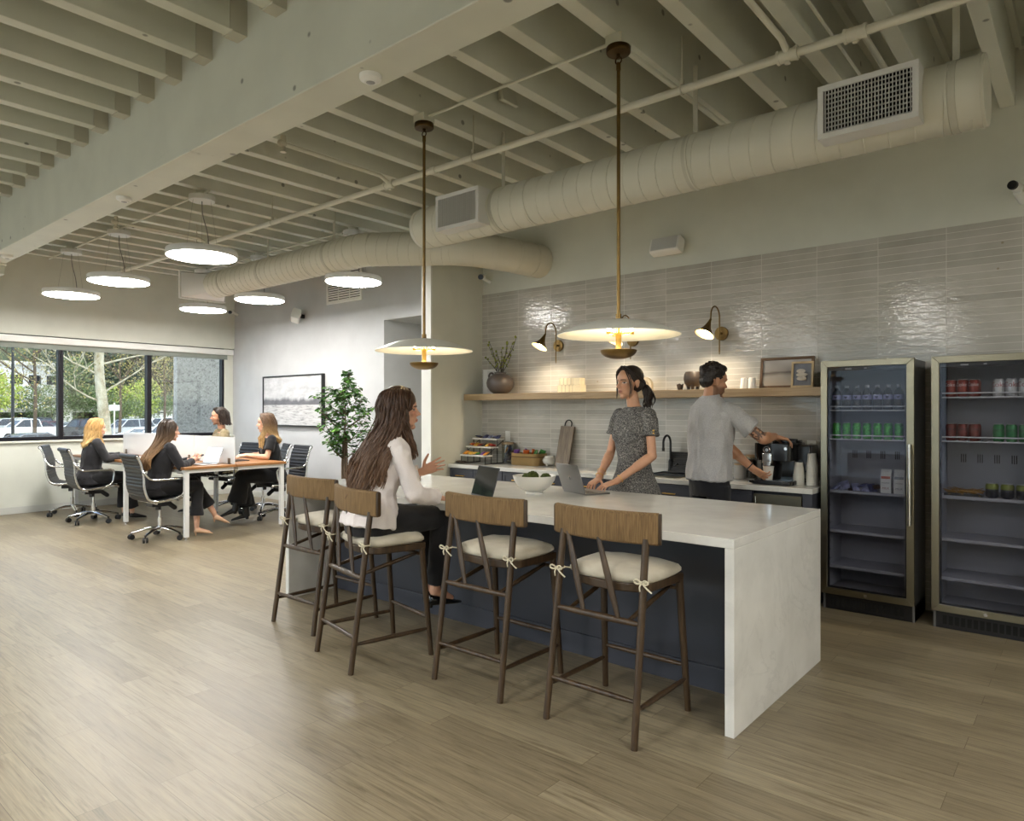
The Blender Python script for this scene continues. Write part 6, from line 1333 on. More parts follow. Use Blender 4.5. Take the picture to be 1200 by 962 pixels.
# trees and shrubs
LFM = {'dark': leaf_mat('foliage_dark', (34, 46, 30), (52, 66, 42), (78, 92, 60)), 'mid': leaf_mat('foliage_mid', (50, 66, 34), (80, 98, 48), (116, 130, 70)), 'lime': leaf_mat('foliage_lime', (112, 132, 44), (156, 170, 60), (196, 200, 96)), 'olive': leaf_mat('foliage_olive', (98, 92, 50), (146, 134, 74), (186, 170, 100))}
def leaves(c, r, n, s, seed, hollow=0.35):
    """a crown as thousands of single leaves filling lobed ellipsoids"""
    rng = np.random.default_rng(seed); k = 9
    lob = [np.array([rng.uniform(-.55, .55), rng.uniform(-.55, .55), rng.uniform(-.55, .6)]) for _ in range(k)]
    P = []
    for i in range(n):
        l = lob[i % k]; d = rng.normal(size=3); d /= np.linalg.norm(d); q = l + d * 0.48 * (hollow + (1 - hollow) * rng.random()) ** 0.5; P.append(q * np.array(r) + np.array(c))
    P = np.array(P); a = rng.normal(size=(n, 3)); a /= np.linalg.norm(a, axis=1)[:, None]; b = np.cross(a, rng.normal(size=(n, 3))); b /= np.linalg.norm(b, axis=1)[:, None]; z = s * rng.uniform(.6, 1.3, (n, 1))
    vs = np.stack([P - a * z, P + b * z * .55, P + a * z, P - b * z * .55], 1).reshape(-1, 3)
    me = bpy.data.meshes.new('foliage'); me.from_pydata(vs.tolist(), [], [(4 * i, 4 * i + 1, 4 * i + 2, 4 * i + 3) for i in range(n)]); return me
def limb(mb, p, d, L, r, depth, rnd, spread=0.7):
    q = [V(p)]; d = V(d).normalized()
    for i in range(5): d = (d + V((rnd.uniform(-.25, .25), rnd.uniform(-.25, .25), rnd.uniform(-.1, .18)))).normalized(); q.append(q[-1] + d * L / 5)
    mb.tube(q, [max(r * (1 - .13 * i), 0.012) for i in range(6)], n=7)
    ends = [q[-1]]
    if depth:
        for k in range(3): ends += limb(mb, q[rnd.randint(2, 5)], d + V((rnd.uniform(-1, 1), rnd.uniform(-1, 1), rnd.uniform(-.2, .6))) * spread, L * rnd.uniform(.5, .75), r * .5, depth - 1, rnd, spread)
    return ends
def tree(u, d, h, r, kind, label, seed, n=900, s=0.28, trunk=0.2, gz=None, sparse=False):
    p = out(u, d, gz); rnd = random.Random(seed)
    t = thing('tree' if trunk > .07 else 'shrub', label, 'tree' if trunk > .07 else 'shrub', tuple(p), 0, 'trees and shrubs outside the windows')
    m = MB(); m.tube(bez([(0, 0, 0.0), (.1, .05, h * .3), (0, 0, h * .62)], 4), [trunk * (1 - .05 * i) for i in range(9)], n=9)
    E_ = []
    for k in range(6): a = rnd.uniform(0, 6.3); E_ += limb(m, (0, 0, h * rnd.uniform(.35, .62)), (math.cos(a), math.sin(a), rnd.uniform(.3, .9)), r * .9, trunk * .45, 1, rnd)
    put('trunk', m, mat('bark_brown', (84, 70, 56), 0.9, var=.2, vscale=3), t, smooth=50)
    o = put('foliage', leaves((0, 0, h * .62), (r, r, h * .42), n, s, seed), LFM[kind], t); return t
k = 0
for u, d, h, r, kd, lb in [(-6, 118, 17, 7, 'dark', 'dark conifer mass at the edge of the first window'), (22, 124, 20, 8, 'dark', 'tall dark tree behind the pole in the first window'), (48, 120, 18, 7, 'dark', 'tall dark tree left of the first mullion'), (70, 110, 19, 7, 'dark', 'tall dark tree behind the first mullion'), (95, 100, 15, 6, 'dark', 'dark evergreen left of the pale trunk'), (122, 112, 19, 7, 'dark', 'tall dark evergreen behind the pale trunk'),
    (150, 106, 17, 7, 'dark', 'dark evergreen right of the pale trunk'), (178, 110, 18, 7, 'dark', 'dark evergreen behind the second mullion'), (205, 104, 16, 7, 'dark', 'dark evergreen beside the speckled pier'), (232, 110, 18, 8, 'dark', 'dark evergreen hidden by the speckled pier'), (-40, 120, 19, 9, 'dark', 'dark evergreen beyond the picture edge')]:
    tree(u, d, h, r, kd, lb, 100 + k, 4200, .24, .3); k += 1
for u, d, h, r, kd, lb, n, s in [(88, 80, 8.6, 3.0, 'mid', 'bright green shrubby tree right of the first mullion', 1100, .26), (158, 82, 6.0, 3.3, 'lime', 'yellow-green bush right of the pale trunk', 1300, .26), (-1, 74, 7.0, 2.4, 'lime', 'yellow-leaved bush at the left picture edge', 800, .26), (142, 76, 4.4, 3.2, 'mid', 'rounded green hedge behind the yellow-green bush', 900, .22),
    (60, 78, 5.2, 3.4, 'mid', 'green hedge above the white column', 900, .22), (25, 80, 5.2, 3.4, 'mid', 'green hedge behind the white pickup', 900, .22), (112, 80, 5.0, 3.6, 'mid', 'green hedge behind the blonde woman', 900, .22), (196, 84, 4.2, 4.0, 'mid', 'green hedge above the white wall in the third window', 900, .22)]:
    tree(u, d, h, r, kd, lb, 200 + k, n * 3, s * .5, .06 if d > 60 or 'bush' in lb else .12); k += 1
for u, d, lb in [(40, 46, 'bare olive-leaved tree in the first window'), (140, 58, 'bare olive-leaved tree right of the pale trunk'), (192, 62, 'bare olive-leaved tree in the third window'), (203, 70, 'dark-trunked tree close to the speckled pier')]:
    tree(u, d, 10.5, 4.2, 'olive', lb, 300 + k, 1500, .075, .13); k += 1
# the pale sycamore trunk
rnd = random.Random(4); p = out(122, 30)
t = thing('sycamore_tree', 'pale mottled sycamore trunk with bare branches outside the second window', 'tree', tuple(p))
m = MB(); q = bez([(0.12, .1, 0), (0.02, 0.0, 2.2), (-.2, -.12, 4.2), (-.16, -.1, 7.0)], 6); m.tube(q, [.25 - .005 * i for i in range(len(q))], n=16)
E_ = []
for z, d in ((4.0, (.2, -1, .7)), (4.5, (.2, 1, .35)), (4.9, (0, -1, .45)), (3.2, (.3, .8, .9)), (5.4, (.1, 1, .2)), (5.2, (0, -1, .0)), (2.9, (.2, -.8, .2))): E_ += limb(m, (-.15, -.1, z), d, 3.0, .045, 3, rnd, .6)
bk = N('sycamore_bark', Roughness=0.85); v = bk.obj((1, 1, .5)); vo = bk.n('TexVoronoi', Scale=5); nn = bk.n('TexNoise', Scale=3.5, Detail=5); bk.l(v, nn.inputs['Vector']); bk.l(bk.ramp(nn.outputs['Fac'], [(.35, lin((136, 124, 100))), (.5, lin((160, 152, 130))), (.7, lin((186, 180, 162)))]), bk.b.inputs['Base Color'])
put('trunk', m, bk.m, t, smooth=50)
rng = np.random.default_rng(8); vs = []; fs = []
for e in E_:
    for k in range(5):
        c = np.array(e) + rng.normal(size=3) * .22; a = rng.normal(size=3); a /= np.linalg.norm(a); b = np.cross(a, rng.normal(size=3)); b /= np.linalg.norm(b); z = .06; i = len(vs); vs += [c - a * z, c + b * z * .6, c + a * z, c - b * z * .6]; fs.append((i, i + 1, i + 2, i + 3))
me = bpy.data.meshes.new('sparse_leaves'); me.from_pydata([tuple(x) for x in vs], [], fs); put('sparse_leaves', me, LFM['olive'], t)
t = thing('lamp_post', 'thin dark lamp post outside the first window', 'lamp post', tuple(out(15, 40))); m = MB(); m.cyl((0, 0, 0), (0, 0, 9), 0.09, .06, n=12); m.cyl((0, 0, 0), (0, 0, .5), .2, n=14); put('pole', m, M_BLACK, t, smooth=40); m = MB(); m.box(-.1, .9, -.15, .15, 9, 9.12); put('lamp_head', m, M_BLACK, t, bevel=.03)
t = thing('site_sign', 'small white sign board beside the pale trunk', 'sign', tuple(out(134, 44))); m = MB(); m.cyl((0, 0, 0), (0, 0, 3.0), .05, n=10); put('post', m, M_HANGER, t, smooth=40); m = MB(); m.box(-.05, .05, -.3, .3, 2.5, 2.85); put('board', m, M_WHITE, t, bevel=.02)
b = MB(); n = 40
for i in range(n): b.v += [(-128 - 6 * math.sin(i * .7), -70 + 160 * i / (n - 1), GZ), (-150, -70 + 160 * i / (n - 1), 26 + 5 * math.sin(i * .55) + 3 * math.sin(i * 1.7))]
for i in range(n - 1): b.face((2 * i, 2 * i + 2, 2 * i + 3, 2 * i + 1))
o = struct('hill_wooded', b, mat('hill_green', (70, 78, 58), .95, var=.4, vscale=.25, bump=1.0, bscale=.5), smooth=60); o['label'] = 'dark wooded hillside behind the car park'
# ------------------------------------------------------------------ people: one continuous skin each, with clothes and hair as parts
from mathutils import noise as mnoise
def blob(mb, voxel, smooth=4, factor=0.5):
    """melt overlapping closed shapes into one continuous surface"""
    me = mb.mesh('melt', None, fix=True); o = bpy.data.objects.new('melt', me); COL.objects.link(o)
    r = o.modifiers.new('r', 'REMESH'); r.mode = 'VOXEL'; r.voxel_size = voxel; r.adaptivity = 0
    if smooth: s = o.modifiers.new('s', 'SMOOTH'); s.factor = factor; s.iterations = smooth
    bpy.context.view_layer.update()
    out = bpy.data.meshes.new_from_object(o.evaluated_get(bpy.context.evaluated_depsgraph_get()))
    bpy.data.objects.remove(o); bpy.data.meshes.remove(me)
    out.polygons.foreach_set('use_smooth', [True] * len(out.polygons)); return out
def co(me): a = np.empty(len(me.vertices) * 3); me.vertices.foreach_get('co', a); return a.reshape(-1, 3)
def setco(me, a): me.vertices.foreach_set('co', a.ravel()); me.update()
def nrm(me): a = np.empty(len(me.vertices) * 3); me.vertices.foreach_get('normal', a); return a.reshape(-1, 3)
def folds(me, amp=0.004, sc=(14, 14, 7), seed=0.0, amp2=0.0015):
    """soft cloth creases pushed along the normals"""
    c = co(me); n = nrm(me); d = np.empty(len(c))
    for i, p in enumerate(c):
        v = V((p[0] * sc[0] + seed, p[1] * sc[1], p[2] * sc[2])); w = mnoise.noise(v)
        d[i] = amp * (1 - 2.2 * abs(w)) + amp2 * mnoise.noise(v * 2.7)
    setco(me, c + n * d[:, None]); return me
def paint_verts(me, rgb):
    a = me.color_attributes.new('Col', 'FLOAT_COLOR', 'POINT'); q = np.ones((len(rgb), 4)); q[:, :3] = rgb; a.data.foreach_set('color', q.ravel())
def skin_mat():
    k = N('skin', Roughness=0.48); a = k.n('VertexColor', layer_name='Col'); n = k.n('TexNoise', Scale=30, Detail=4); k.l(k.obj(), n.inputs['Vector'])
    k.l(k.mix(1.0, a.outputs['Color'], k.ramp(n.outputs['Fac'], [(.3, (.93, .92, .91, 1)), (.7, (1.05, 1.04, 1.04, 1))]), 'MULTIPLY'), k.b.inputs['Base Color'])
    k.b.inputs['Subsurface Weight'].default_value = 0.08; k.b.inputs['Subsurface Radius'].default_value = (0.012, 0.005, 0.003); k.b.inputs['Subsurface Scale'].default_value = 0.5; return k.m
M_SKIN = skin_mat()
def hair_mat(name, root, tip, z0=None, z1=None, rough=0.42):
    """strand-streaked hair; root to tip colour change along the height for dyed lengths"""
    k = N(name, Roughness=rough); n = k.n('TexNoise', Scale=1.0, Detail=4); k.l(k.obj((90, 90, 5)), n.inputs['Vector'])
    s = k.ramp(n.outputs['Fac'], [(.3, (.6, .6, .6, 1)), (.5, (1, 1, 1, 1)), (.72, (1.45, 1.42, 1.38, 1))])
    if z0 is not None:
        tc = k.n('TexCoord'); sp = k.n('SeparateXYZ'); k.l(tc.outputs['Object'], sp.inputs[0]); mr = k.n('MapRange'); mr.inputs['From Min'].default_value = z1; mr.inputs['From Max'].default_value = z0; k.l(k.math('ADD', sp.outputs['Z'], k.math('MULTIPLY', k.math('SUBTRACT', n.outputs['Fac'], .5), .16)), mr.inputs['Value'])
        base = k.mix(mr.outputs[0], lin(tip), lin(root))
    else: base = lin(root)
    k.l(k.mix(1.0, base, s, 'MULTIPLY'), k.b.inputs['Base Color']); k.l(k.bump(n.outputs['Fac'], .35, .004), k.b.inputs['Normal']); k.b.inputs['Specular IOR Level'].default_value = .4; return k.m
def HM(c, yaw=0, pitch=0, roll=0, s=1.0):
    """head frame: yaw>0 turns to the person's left, pitch>0 lifts the chin"""
    return Matrix.Translation(c) @ Matrix.Rotation(math.radians(yaw), 4, 'Z') @ Matrix.Rotation(math.radians(pitch), 4, 'X') @ Matrix.Rotation(math.radians(roll), 4, 'Y') @ Matrix.Scale(s, 4)
def head(mb, M, fem=True):
    s = M.to_scale()[0]; R = M.to_3x3().normalized().to_4x4()
    def E(c, r): mb.ell(M @ V(c), [x * s for x in r], M=R, nu=20, nv=14)
    def C(a, b, r0, r1=None): mb.cap(M @ V(a), M @ V(b), r0 * s, (r1 or r0) * s, n=12)
    E((0, -0.012, 0.038), (.074, .095, .080)); E((0, .028, .035), (.064, .062, .062)); E((0, .032, -.03), (.057, .056, .078))
    E((0, .03, -.072), (.046 if fem else .052, .048, .034)); E((0, .066, -.096), (.02 if fem else .025, .018, .016))
    for q in (-1, 1):
        E((.036 * q, .058, -.018), (.022, .02, .022)); E((.03 * q, .028, -.075), (.022, .04, .022))
        E((.0745 * q, -.012, -.008), (.007, .018, .03)); E((.078 * q, -.02, .006), (.006, .013, .017)); E((.011 * q, .094, -.026), (.0085, .009, .008))
        C((.012 * q, .082, .024), (.042 * q, .068, .026), .010 if fem else .013)
    C((0, .078, .02), (0, .103, -.018), .0075, .0095); E((0, .106, -.021), (.0105, .010, .009))
    C((-.016, .082, -.053), (.016, .082, -.053), .007); C((-.014, .081, -.063), (.014, .081, -.063), .0078); E((0, .092, -.053), (.012, .006, .005)); E((0, .09, -.063), (.013, .006, .006)); E((0, .078, -.04), (.016, .012, .012))
def face_finish(me, M, skin, lip, brow, stub=None, eye=(60, 40, 28), extra=None, brow_w=0.0045):
    """sinks the eye sockets, then gives every point its own skin, lip, brow, eye or stubble colour"""
    c = co(me); Mi = np.array(M.inverted()); L = c @ Mi[:3, :3].T + Mi[:3, 3]
    push = np.zeros(len(c))
    for q in (-1, 1):
        d = ((L[:, 0] - .031 * q) / .018) ** 2 + ((L[:, 2] - .006) / .011) ** 2; push += np.where(L[:, 1] > .04, .0075 * np.exp(-d), 0)
        e = ((L[:, 0] - .031 * q) / .014) ** 2 + ((L[:, 2] - .004) / .008) ** 2; push -= np.where(L[:, 1] > .04, .005 * np.exp(-e * 1.3), 0)
    f = np.array((M.to_3x3().normalized()) @ V((0, 1, 0))); s = M.to_scale()[0]
    setco(me, c - f[None, :] * (push * s)[:, None])
    sk = np.array(lin(skin)[:3]); col = np.tile(sk, (len(c), 1))
    def blend(w, rgb): nonlocal col; w = np.clip(w, 0, 1)[:, None]; col = col * (1 - w) + np.array(lin(rgb)[:3]) * w
    front = L[:, 1] > .045; near = (np.abs(L[:, 2]) < .16) & (np.abs(L[:, 0]) < .1)
    blush = np.zeros(len(c))
    for q in (-1, 1): blush += np.exp(-(((L[:, 0] - .04 * q) / .02) ** 2 + ((L[:, 2] + .02) / .018) ** 2))
    blend(np.where(front & near, .35 * blush, 0), tuple(min(255, int(a)) for a in (skin[0] * .98, skin[1] * .8, skin[2] * .76)))
    if stub: 
        w = np.where((L[:, 2] < -.028) & (L[:, 2] > -.125) & (L[:, 1] > -.03) & near, np.clip((-L[:, 2] - .025) / .02, 0, 1), 0) * np.where((np.abs(L[:, 0]) < .012) & (L[:, 2] > -.045) & (L[:, 2] < -.038), .3, 1); blend(w * .62, stub)
    lp = ((L[:, 0]) / .021) ** 2 + ((L[:, 2] + .0575) / .0105) ** 2; blend(np.where(front & (L[:, 1] > .07), np.clip(1.5 - lp, 0, 1) * .8, 0), lip)
    ml = (np.abs(L[:, 0]) < .02) & (np.abs(L[:, 2] + .058) < .0018) & (L[:, 1] > .07); blend(np.where(ml, .6, 0), tuple(int(a * .5) for a in lip))
    for q in (-1, 1):
        x = L[:, 0] * q; bz = .0255 - .12 * np.clip(x - .036, 0, 1); b = front & (x > .012) & (x < .05) & (np.abs(L[:, 2] - bz) < brow_w); blend(np.where(b, .85, 0), brow)
        e = ((x - .031) / .0135) ** 2 + ((L[:, 2] - .004) / .0062) ** 2; blend(np.where(front, np.clip(1.6 - e, 0, 1), 0), (222, 214, 206))
        i = ((x - .031) / .0062) ** 2 + ((L[:, 2] - .004) / .0062) ** 2; blend(np.where(front, np.clip(1.5 - i, 0, 1), 0), eye)
        l = front & (np.abs(L[:, 2] - (.0098 - 14 * (x - .031) ** 2)) < .002) & (np.abs(x - .031) < .0155); blend(np.where(l, .8, 0), (34, 24, 20))
    if extra: 
        for w, rgb in extra(co(me), L): blend(w, rgb)
    paint_verts(me, col); return me
def hand(mb, w, f, n, side, curl=(20, 25, 25, 28), s=1.0, thumb=(0.7, 0.25), spread=4, each=None):
    """palm, four unequal jointed fingers and a side thumb. f: wrist to fingers, n: palm-facing, side +1 right hand -1 left hand"""
    w = V(w); f = V(f).normalized(); n = V(n); n = (n - f * n.dot(f)).normalized(); t = f.cross(n) * side
    L = .088 * s
    mb.loft([(w - f * .015 * s, t * .026 * s, n * .019 * s), (w + f * .02 * s, t * .031 * s, n * .017 * s), (w + f * .055 * s, t * .039 * s, n * .0145 * s), (w + f * L, t * .040 * s, n * .0115 * s)], 18, 2.6)
    for k, (o, ln, r) in enumerate(((.029, .072, .0085), (.0095, .080, .0088), (-.0105, .074, .0083), (-.029, .058, .0074))):
        c = each[k] if each else curl; a = math.radians(spread * (1.5 - k)); p = w + f * (L - .006 * s - (.004 * s if k in (0, 3) else 0)) + t * o * s
        d0 = f * math.cos(a) + t * math.sin(a); ang = 0; q = p
        for j, fr in enumerate((.45, .31, .24)):
            ang += math.radians(c[j]); d = d0 * math.cos(ang) + n * math.sin(ang); e = q + d * ln * fr * s; mb.cap(q, e, r * s * (1 - .08 * j), r * s * (1 - .08 * (j + 1)), n=10); q = e
    p = w + f * .02 * s + t * .026 * s; d = (f * (1 - thumb[0] * .55) + t * thumb[0] + n * thumb[1]).normalized()
    e = p + d * .042 * s; mb.cap(p, e, .0135 * s, .0105 * s, n=10); d2 = (d + f * .5 + n * .1).normalized(); g = e + d2 * .032 * s; mb.cap(e, g, .0105 * s, .0092 * s, n=10); mb.cap(g, g + d2 * .022 * s, .0092 * s, .0078 * s, n=10)
def limb2(mb, a, b, c, r0, r1, r2, r3, bulge=True):
    """two-bone limb with its own taper either side of the joint"""
    mb.cap(a, b, r0, r1, n=16); mb.cap(b, c, r2, r3, n=16)
    if bulge: a, b, c = V(a), V(b), V(c); mb.cap(b + (c - b) * .12, b + (c - b) * .42, r2 * 1.08, r2 * 1.0, n=14)
def locks(mb, guides, n, r, rnd, jit=.008, wave=.0, wl=.09, flat=(1.5, .7), res=14, tip=.25):
    G = [bez(g, 6) for g in guides]
    def at(g, f): x = f * (len(g) - 1); i = min(int(x), len(g) - 2); return g[i].lerp(g[i + 1], x - i)
    for k in range(n):
        u = (k + rnd.random()) / n * (len(G) - 1); i = min(int(u), len(G) - 2); w = u - i; ph = rnd.uniform(0, 6.3); L = rnd.uniform(.86, 1.0); pts = []; rr = []
        j = V((rnd.gauss(0, jit), rnd.gauss(0, jit), rnd.gauss(0, jit * .5)))
        for m in range(res):
            f = m / (res - 1) * L; p = at(G[i], f).lerp(at(G[i + 1], f), w); g = min(1, f * 2.2); z = p.z / wl * 6.28
            pts.append(p + j * (.25 + .75 * g) + V((math.sin(z + ph), math.cos(z * .9 + ph), 0)) * wave * g); rr.append(r * (1 - (1 - tip) * max(0, (f - .35) / .65) ** 1.5) * (.7 + .3 * min(1, f * 6)))
        mb.tube(pts, rr, n=6, flat=(flat[0], flat[1], (rnd.uniform(-1, 1), rnd.uniform(-1, 1), .1)))
def wpt(root, p): return root.matrix_world @ V(p)
def person(label, loc, rz): 
    t = thing('person', label, 'person', loc, rz); bpy.context.view_layer.update(); return t
def cloth(name, mb, m, par, voxel, amp=.004, sm=5, sc=(14, 14, 7), seed=0.0, amp2=.0015):
    me = blob(mb, voxel, sm); folds(me, amp, sc, seed, amp2); return put(name, me, m, par, smooth=None)
def shoe(mb, heel, toe, w=.038, h=.05, up=(0, 0, 1), point=False):
    heel, toe = V(heel), V(toe); d = (toe - heel); L = d.length; d.normalize(); u = V(up); u = (u - d * u.dot(d)).normalized(); s = d.cross(u)
    P = [(.0, .55, .75), (.03, .8, 1.0), (.2, .9, .95), (.45, .88, .75), (.65, 1.05, .58), (.82, .95, .46), (.95, .55, .34), (1.0, .2, .2)] if not point else [(.0, .5, .8), (.04, .75, .95), (.22, .8, .85), (.45, .8, .6), (.65, .95, .44), (.82, .7, .32), (.95, .32, .22), (1.0, .08, .14)]
    mb.loft([(heel + d * L * f + u * h * hh * .5, s * w * ww, u * h * hh * .5) for f, ww, hh in P], 20, 2.4)
def tweed():
    k = N('black_white_tweed', Roughness=.9); v = k.obj((1, 1, 1)); a = k.n('TexNoise', Scale=1.0, Detail=2); k.l(k.obj((420, 420, 60)), a.inputs['Vector']); b = k.n('TexNoise', Scale=1.0, Detail=2); k.l(k.obj((70, 70, 460)), b.inputs['Vector']); c = k.n('TexNoise', Scale=260, Detail=2); k.l(v, c.inputs['Vector'])
    f = k.math('ADD', k.math('MULTIPLY', a.outputs['Fac'], .5), k.math('ADD', k.math('MULTIPLY', b.outputs['Fac'], .4), k.math('MULTIPLY', c.outputs['Fac'], .25)))
    k.l(k.ramp(f, [(.49, lin((26, 26, 30))), (.58, lin((78, 78, 80))), (.66, lin((152, 150, 146))), (.74, lin((206, 204, 198)))]), k.b.inputs['Base Color']); k.l(k.bump(f, .5, .003), k.b.inputs['Normal']); return k.m
M_TWEED = tweed()
def fabric(name, rgb, rough=.85, var=.05, sc=220): return mat(name, rgb, rough, 0, .3, var=var, vscale=sc, bump=.15, bscale=sc, sheen=.15)
M_SHIRT_W = fabric('shirt_white', (222, 214, 212)); M_BLK = fabric('trousers_black', (26, 25, 27)); M_BLZ = fabric('blazer_black', (34, 33, 36)); M_GSH = fabric('shirt_grey', (176, 175, 176), var=.16, sc=160); M_JEAN = fabric('jeans_black', (28, 29, 34)); M_OLIVE = fabric('polo_olive', (128, 116, 88)); M_DRESS = fabric('dress_black', (24, 24, 26))
M_PATENT = mat('patent_black', (14, 14, 15), .12); M_NUDE = mat('nude_leather', (206, 168, 136), .4); M_BOOT = mat('boot_black', (20, 19, 19), .4)

def standing_woman():
    rnd = random.Random(31); t = person('person in a black and white tweed dress standing at the grey laptop', (-2.711, 4.65, 0), math.radians(166.7))
    S = 1.06; b = MB()
    M = HM((.012, .035, 1.715), -6, -3, 0, 1.06)
    head(b, M)
    b.cap((0, -.01, 1.50), (.004, .012, 1.62), .050, .047)
    b.loft([((0, 0, .86), (.15, 0, 0), (0, .10, 0)), ((0, -.01, .98), (.165, 0, 0), (0, .115, 0)), ((0, 0, 1.13), (.115, 0, 0), (0, .085, 0)), ((0, .01, 1.30), (.135, 0, 0), (0, .10, 0)), ((0, 0, 1.42), (.15, 0, 0), (0, .085, 0)), ((0, -.01, 1.50), (.10, 0, 0), (0, .06, 0)), ((0, -.01, 1.545), (.05, 0, 0), (0, .045, 0))], 24)
    J = {}
    for s, el, wr in ((1, (.215, .035, 1.17), (.115, .262, .985)), (-1, (-.215, .03, 1.17), (-.085, .275, .985))):
        sh = (.165 * s, -.005, 1.475); b.ell(sh, (.034, .034, .034)); limb2(b, V(sh) + V((-.01 * s, 0, -.012)), el, wr, .034, .034, .036, .0245); f = (V((-.03 * s, .10, -.028))); hand(b, wr, f, (0.0, -.25, -1), s, s=1.0, curl=(14, 18, 16), each=[(8, 16, 14), (12, 20, 16), (14, 22, 18), (16, 24, 18)], spread=6); J[s] = (sh, el, wr)
    for s in (-1, 1):
        limb2(b, (.085 * s, 0, .90), (.088 * s, .015, .50), (.085 * s, -.01, .12), .078, .052, .052, .032); b.cap((.085 * s, -.01, .10), (.088 * s, .12, .035), .03, .024)
    me = blob(b, .0045, 3); face_finish(me, M, (196, 150, 122), (158, 92, 84), (44, 30, 24)); put('body', me, M_SKIN, t, smooth=None)
    d = MB()       # fitted short-sleeved dress, flared skirt
    d.loft([((0, -.005, .62), (.30, 0, 0), (0, .22, 0)), ((0, -.005, .78), (.255, 0, 0), (0, .185, 0)), ((0, -.008, .93), (.205, 0, 0), (0, .145, 0)), ((0, -.004, 1.05), (.152, 0, 0), (0, .112, 0)), ((0, 0, 1.13), (.132, 0, 0), (0, .10, 0)), ((0, .008, 1.24), (.150, 0, 0), (0, .112, 0)), ((0, .014, 1.33), (.158, 0, 0), (0, .118, 0)), ((0, .004, 1.43), (.165, 0, 0), (0, .10, 0)), ((0, -.006, 1.50), (.125, 0, 0), (0, .075, 0)), ((0, -.008, 1.532), (.075, 0, 0), (0, .06, 0))], 32, 2.2)
    for s in (-1, 1): d.ell((.07 * s, .085, 1.31), (.06, .05, .06)); sh, el, _ = J[s]; sh, el = V(sh), V(el); q = sh.lerp(el, .52); d.cap(sh + V((-.012 * s, 0, -.004)), sh.lerp(el, .3), .054, .054, n=24); d.cyl(sh.lerp(el, .1), sh.lerp(el, .46), .054, .056, n=24); d.cyl(sh.lerp(el, .45), q, .056, .066, n=24)
    dr = cloth('tweed_dress', d, M_TWEED, t, .006, .003, 5, (8, 8, 2.2), 1.0)
    sh, el, _ = J[-1]; q = V(sh).lerp(V(el), .38)
    for k in range(2): g = MB(); g.cyl(q + V((-.045, .03, -.02 * k + .0)), q + V((-.068, .045, -.02 * k)), .006, n=14); put('button', g, M_GOLD, dr, smooth=40)
    for s in (-1, 1):
        _, el, wr = J[s]; p = V(wr).lerp(V(el), .12); f = (V(el) - V(wr)).normalized(); u, w = frame(f); g = MB(); g.tube([p + (u * math.cos(a) + w * math.sin(a)) * .031 for a in [2 * PI * k / 24 for k in range(24)]], .0028, n=6, closed=True)
        if s > 0: p2 = V(wr).lerp(V(el), .28); g.tube([p2 + (u * math.cos(a) + w * math.sin(a)) * .034 for a in [2 * PI * k / 24 for k in range(24)]], .002, n=6, closed=True)
        put('bracelet', g, M_GOLD, t, smooth=60)
    # dark hair parted in the middle, drawn into a low ponytail, loose strands by the face
    h = MB(); R = M.to_3x3().normalized().to_4x4()
    h.ell(M @ V((0, -.024, .046)), (.0865, .102, .089), M=R, nu=28, nv=20); h.ell(M @ V((0, -.055, -.005)), (.078, .066, .07), M=R, nu=24, nv=16)
    hm = blob(h, .005, 3)
    pn = MB(); tail = [M @ V(p) for p in ((0, -.115, -.02), (-.01, -.145, -.045), (-.02, -.155, -.09), (-.028, -.15, -.14), (-.03, -.135, -.19))]
    locks(pn, [[q + V((a, .0, 0)) for q in tail] for a in (-.022, 0, .022)], 46, .011, rnd, .011, .007, .11)
    G = []
    for a in np.linspace(-1, 1, 9): G.append([M @ V((a * .012, .052 - abs(a) * .0, .122)), M @ V((a * .082, .035, .095 - .02 * abs(a))), M @ V((a * .09, -.03, .03)), M @ V((a * .05, -.1, -.01)), M @ V((0, -.118, -.022))])
    locks(pn, G, 90, .008, rnd, .003, .0, tip=.8)
    for q in (-1, 1): locks(pn, [[M @ V((.012 * q, .062, .112)), M @ V((.055 * q, .068, .07)), M @ V((.073 * q, .052, 0)), M @ V((.076 * q, .055, -.06)), M @ V((.066 * q, .068, -.13))], [M @ V((.016 * q, .055, .116)), M @ V((.062 * q, .058, .07)), M @ V((.078 * q, .042, 0)), M @ V((.078 * q, .045, -.05)), M @ V((.07 * q, .056, -.1))]], 6, .0021, rnd, .002, .002)
    mh = hair_mat('hair_espresso', (38, 27, 21), (38, 27, 21)); hh = put('hair', hm, mh, t, smooth=None); put('ponytail', pn, mh, hh, smooth=60)
    for s in (-1, 1):
        g = MB(); shoe(g, (.085 * s, -.05, .035), (.09 * s, .19, 0.0), .036, .06, point=True); g.cyl((.085 * s, -.035, 0), (.085 * s, -.035, .05), .008, .016, n=12); put('pump', g, M_PATENT, t, smooth=60)
    return t

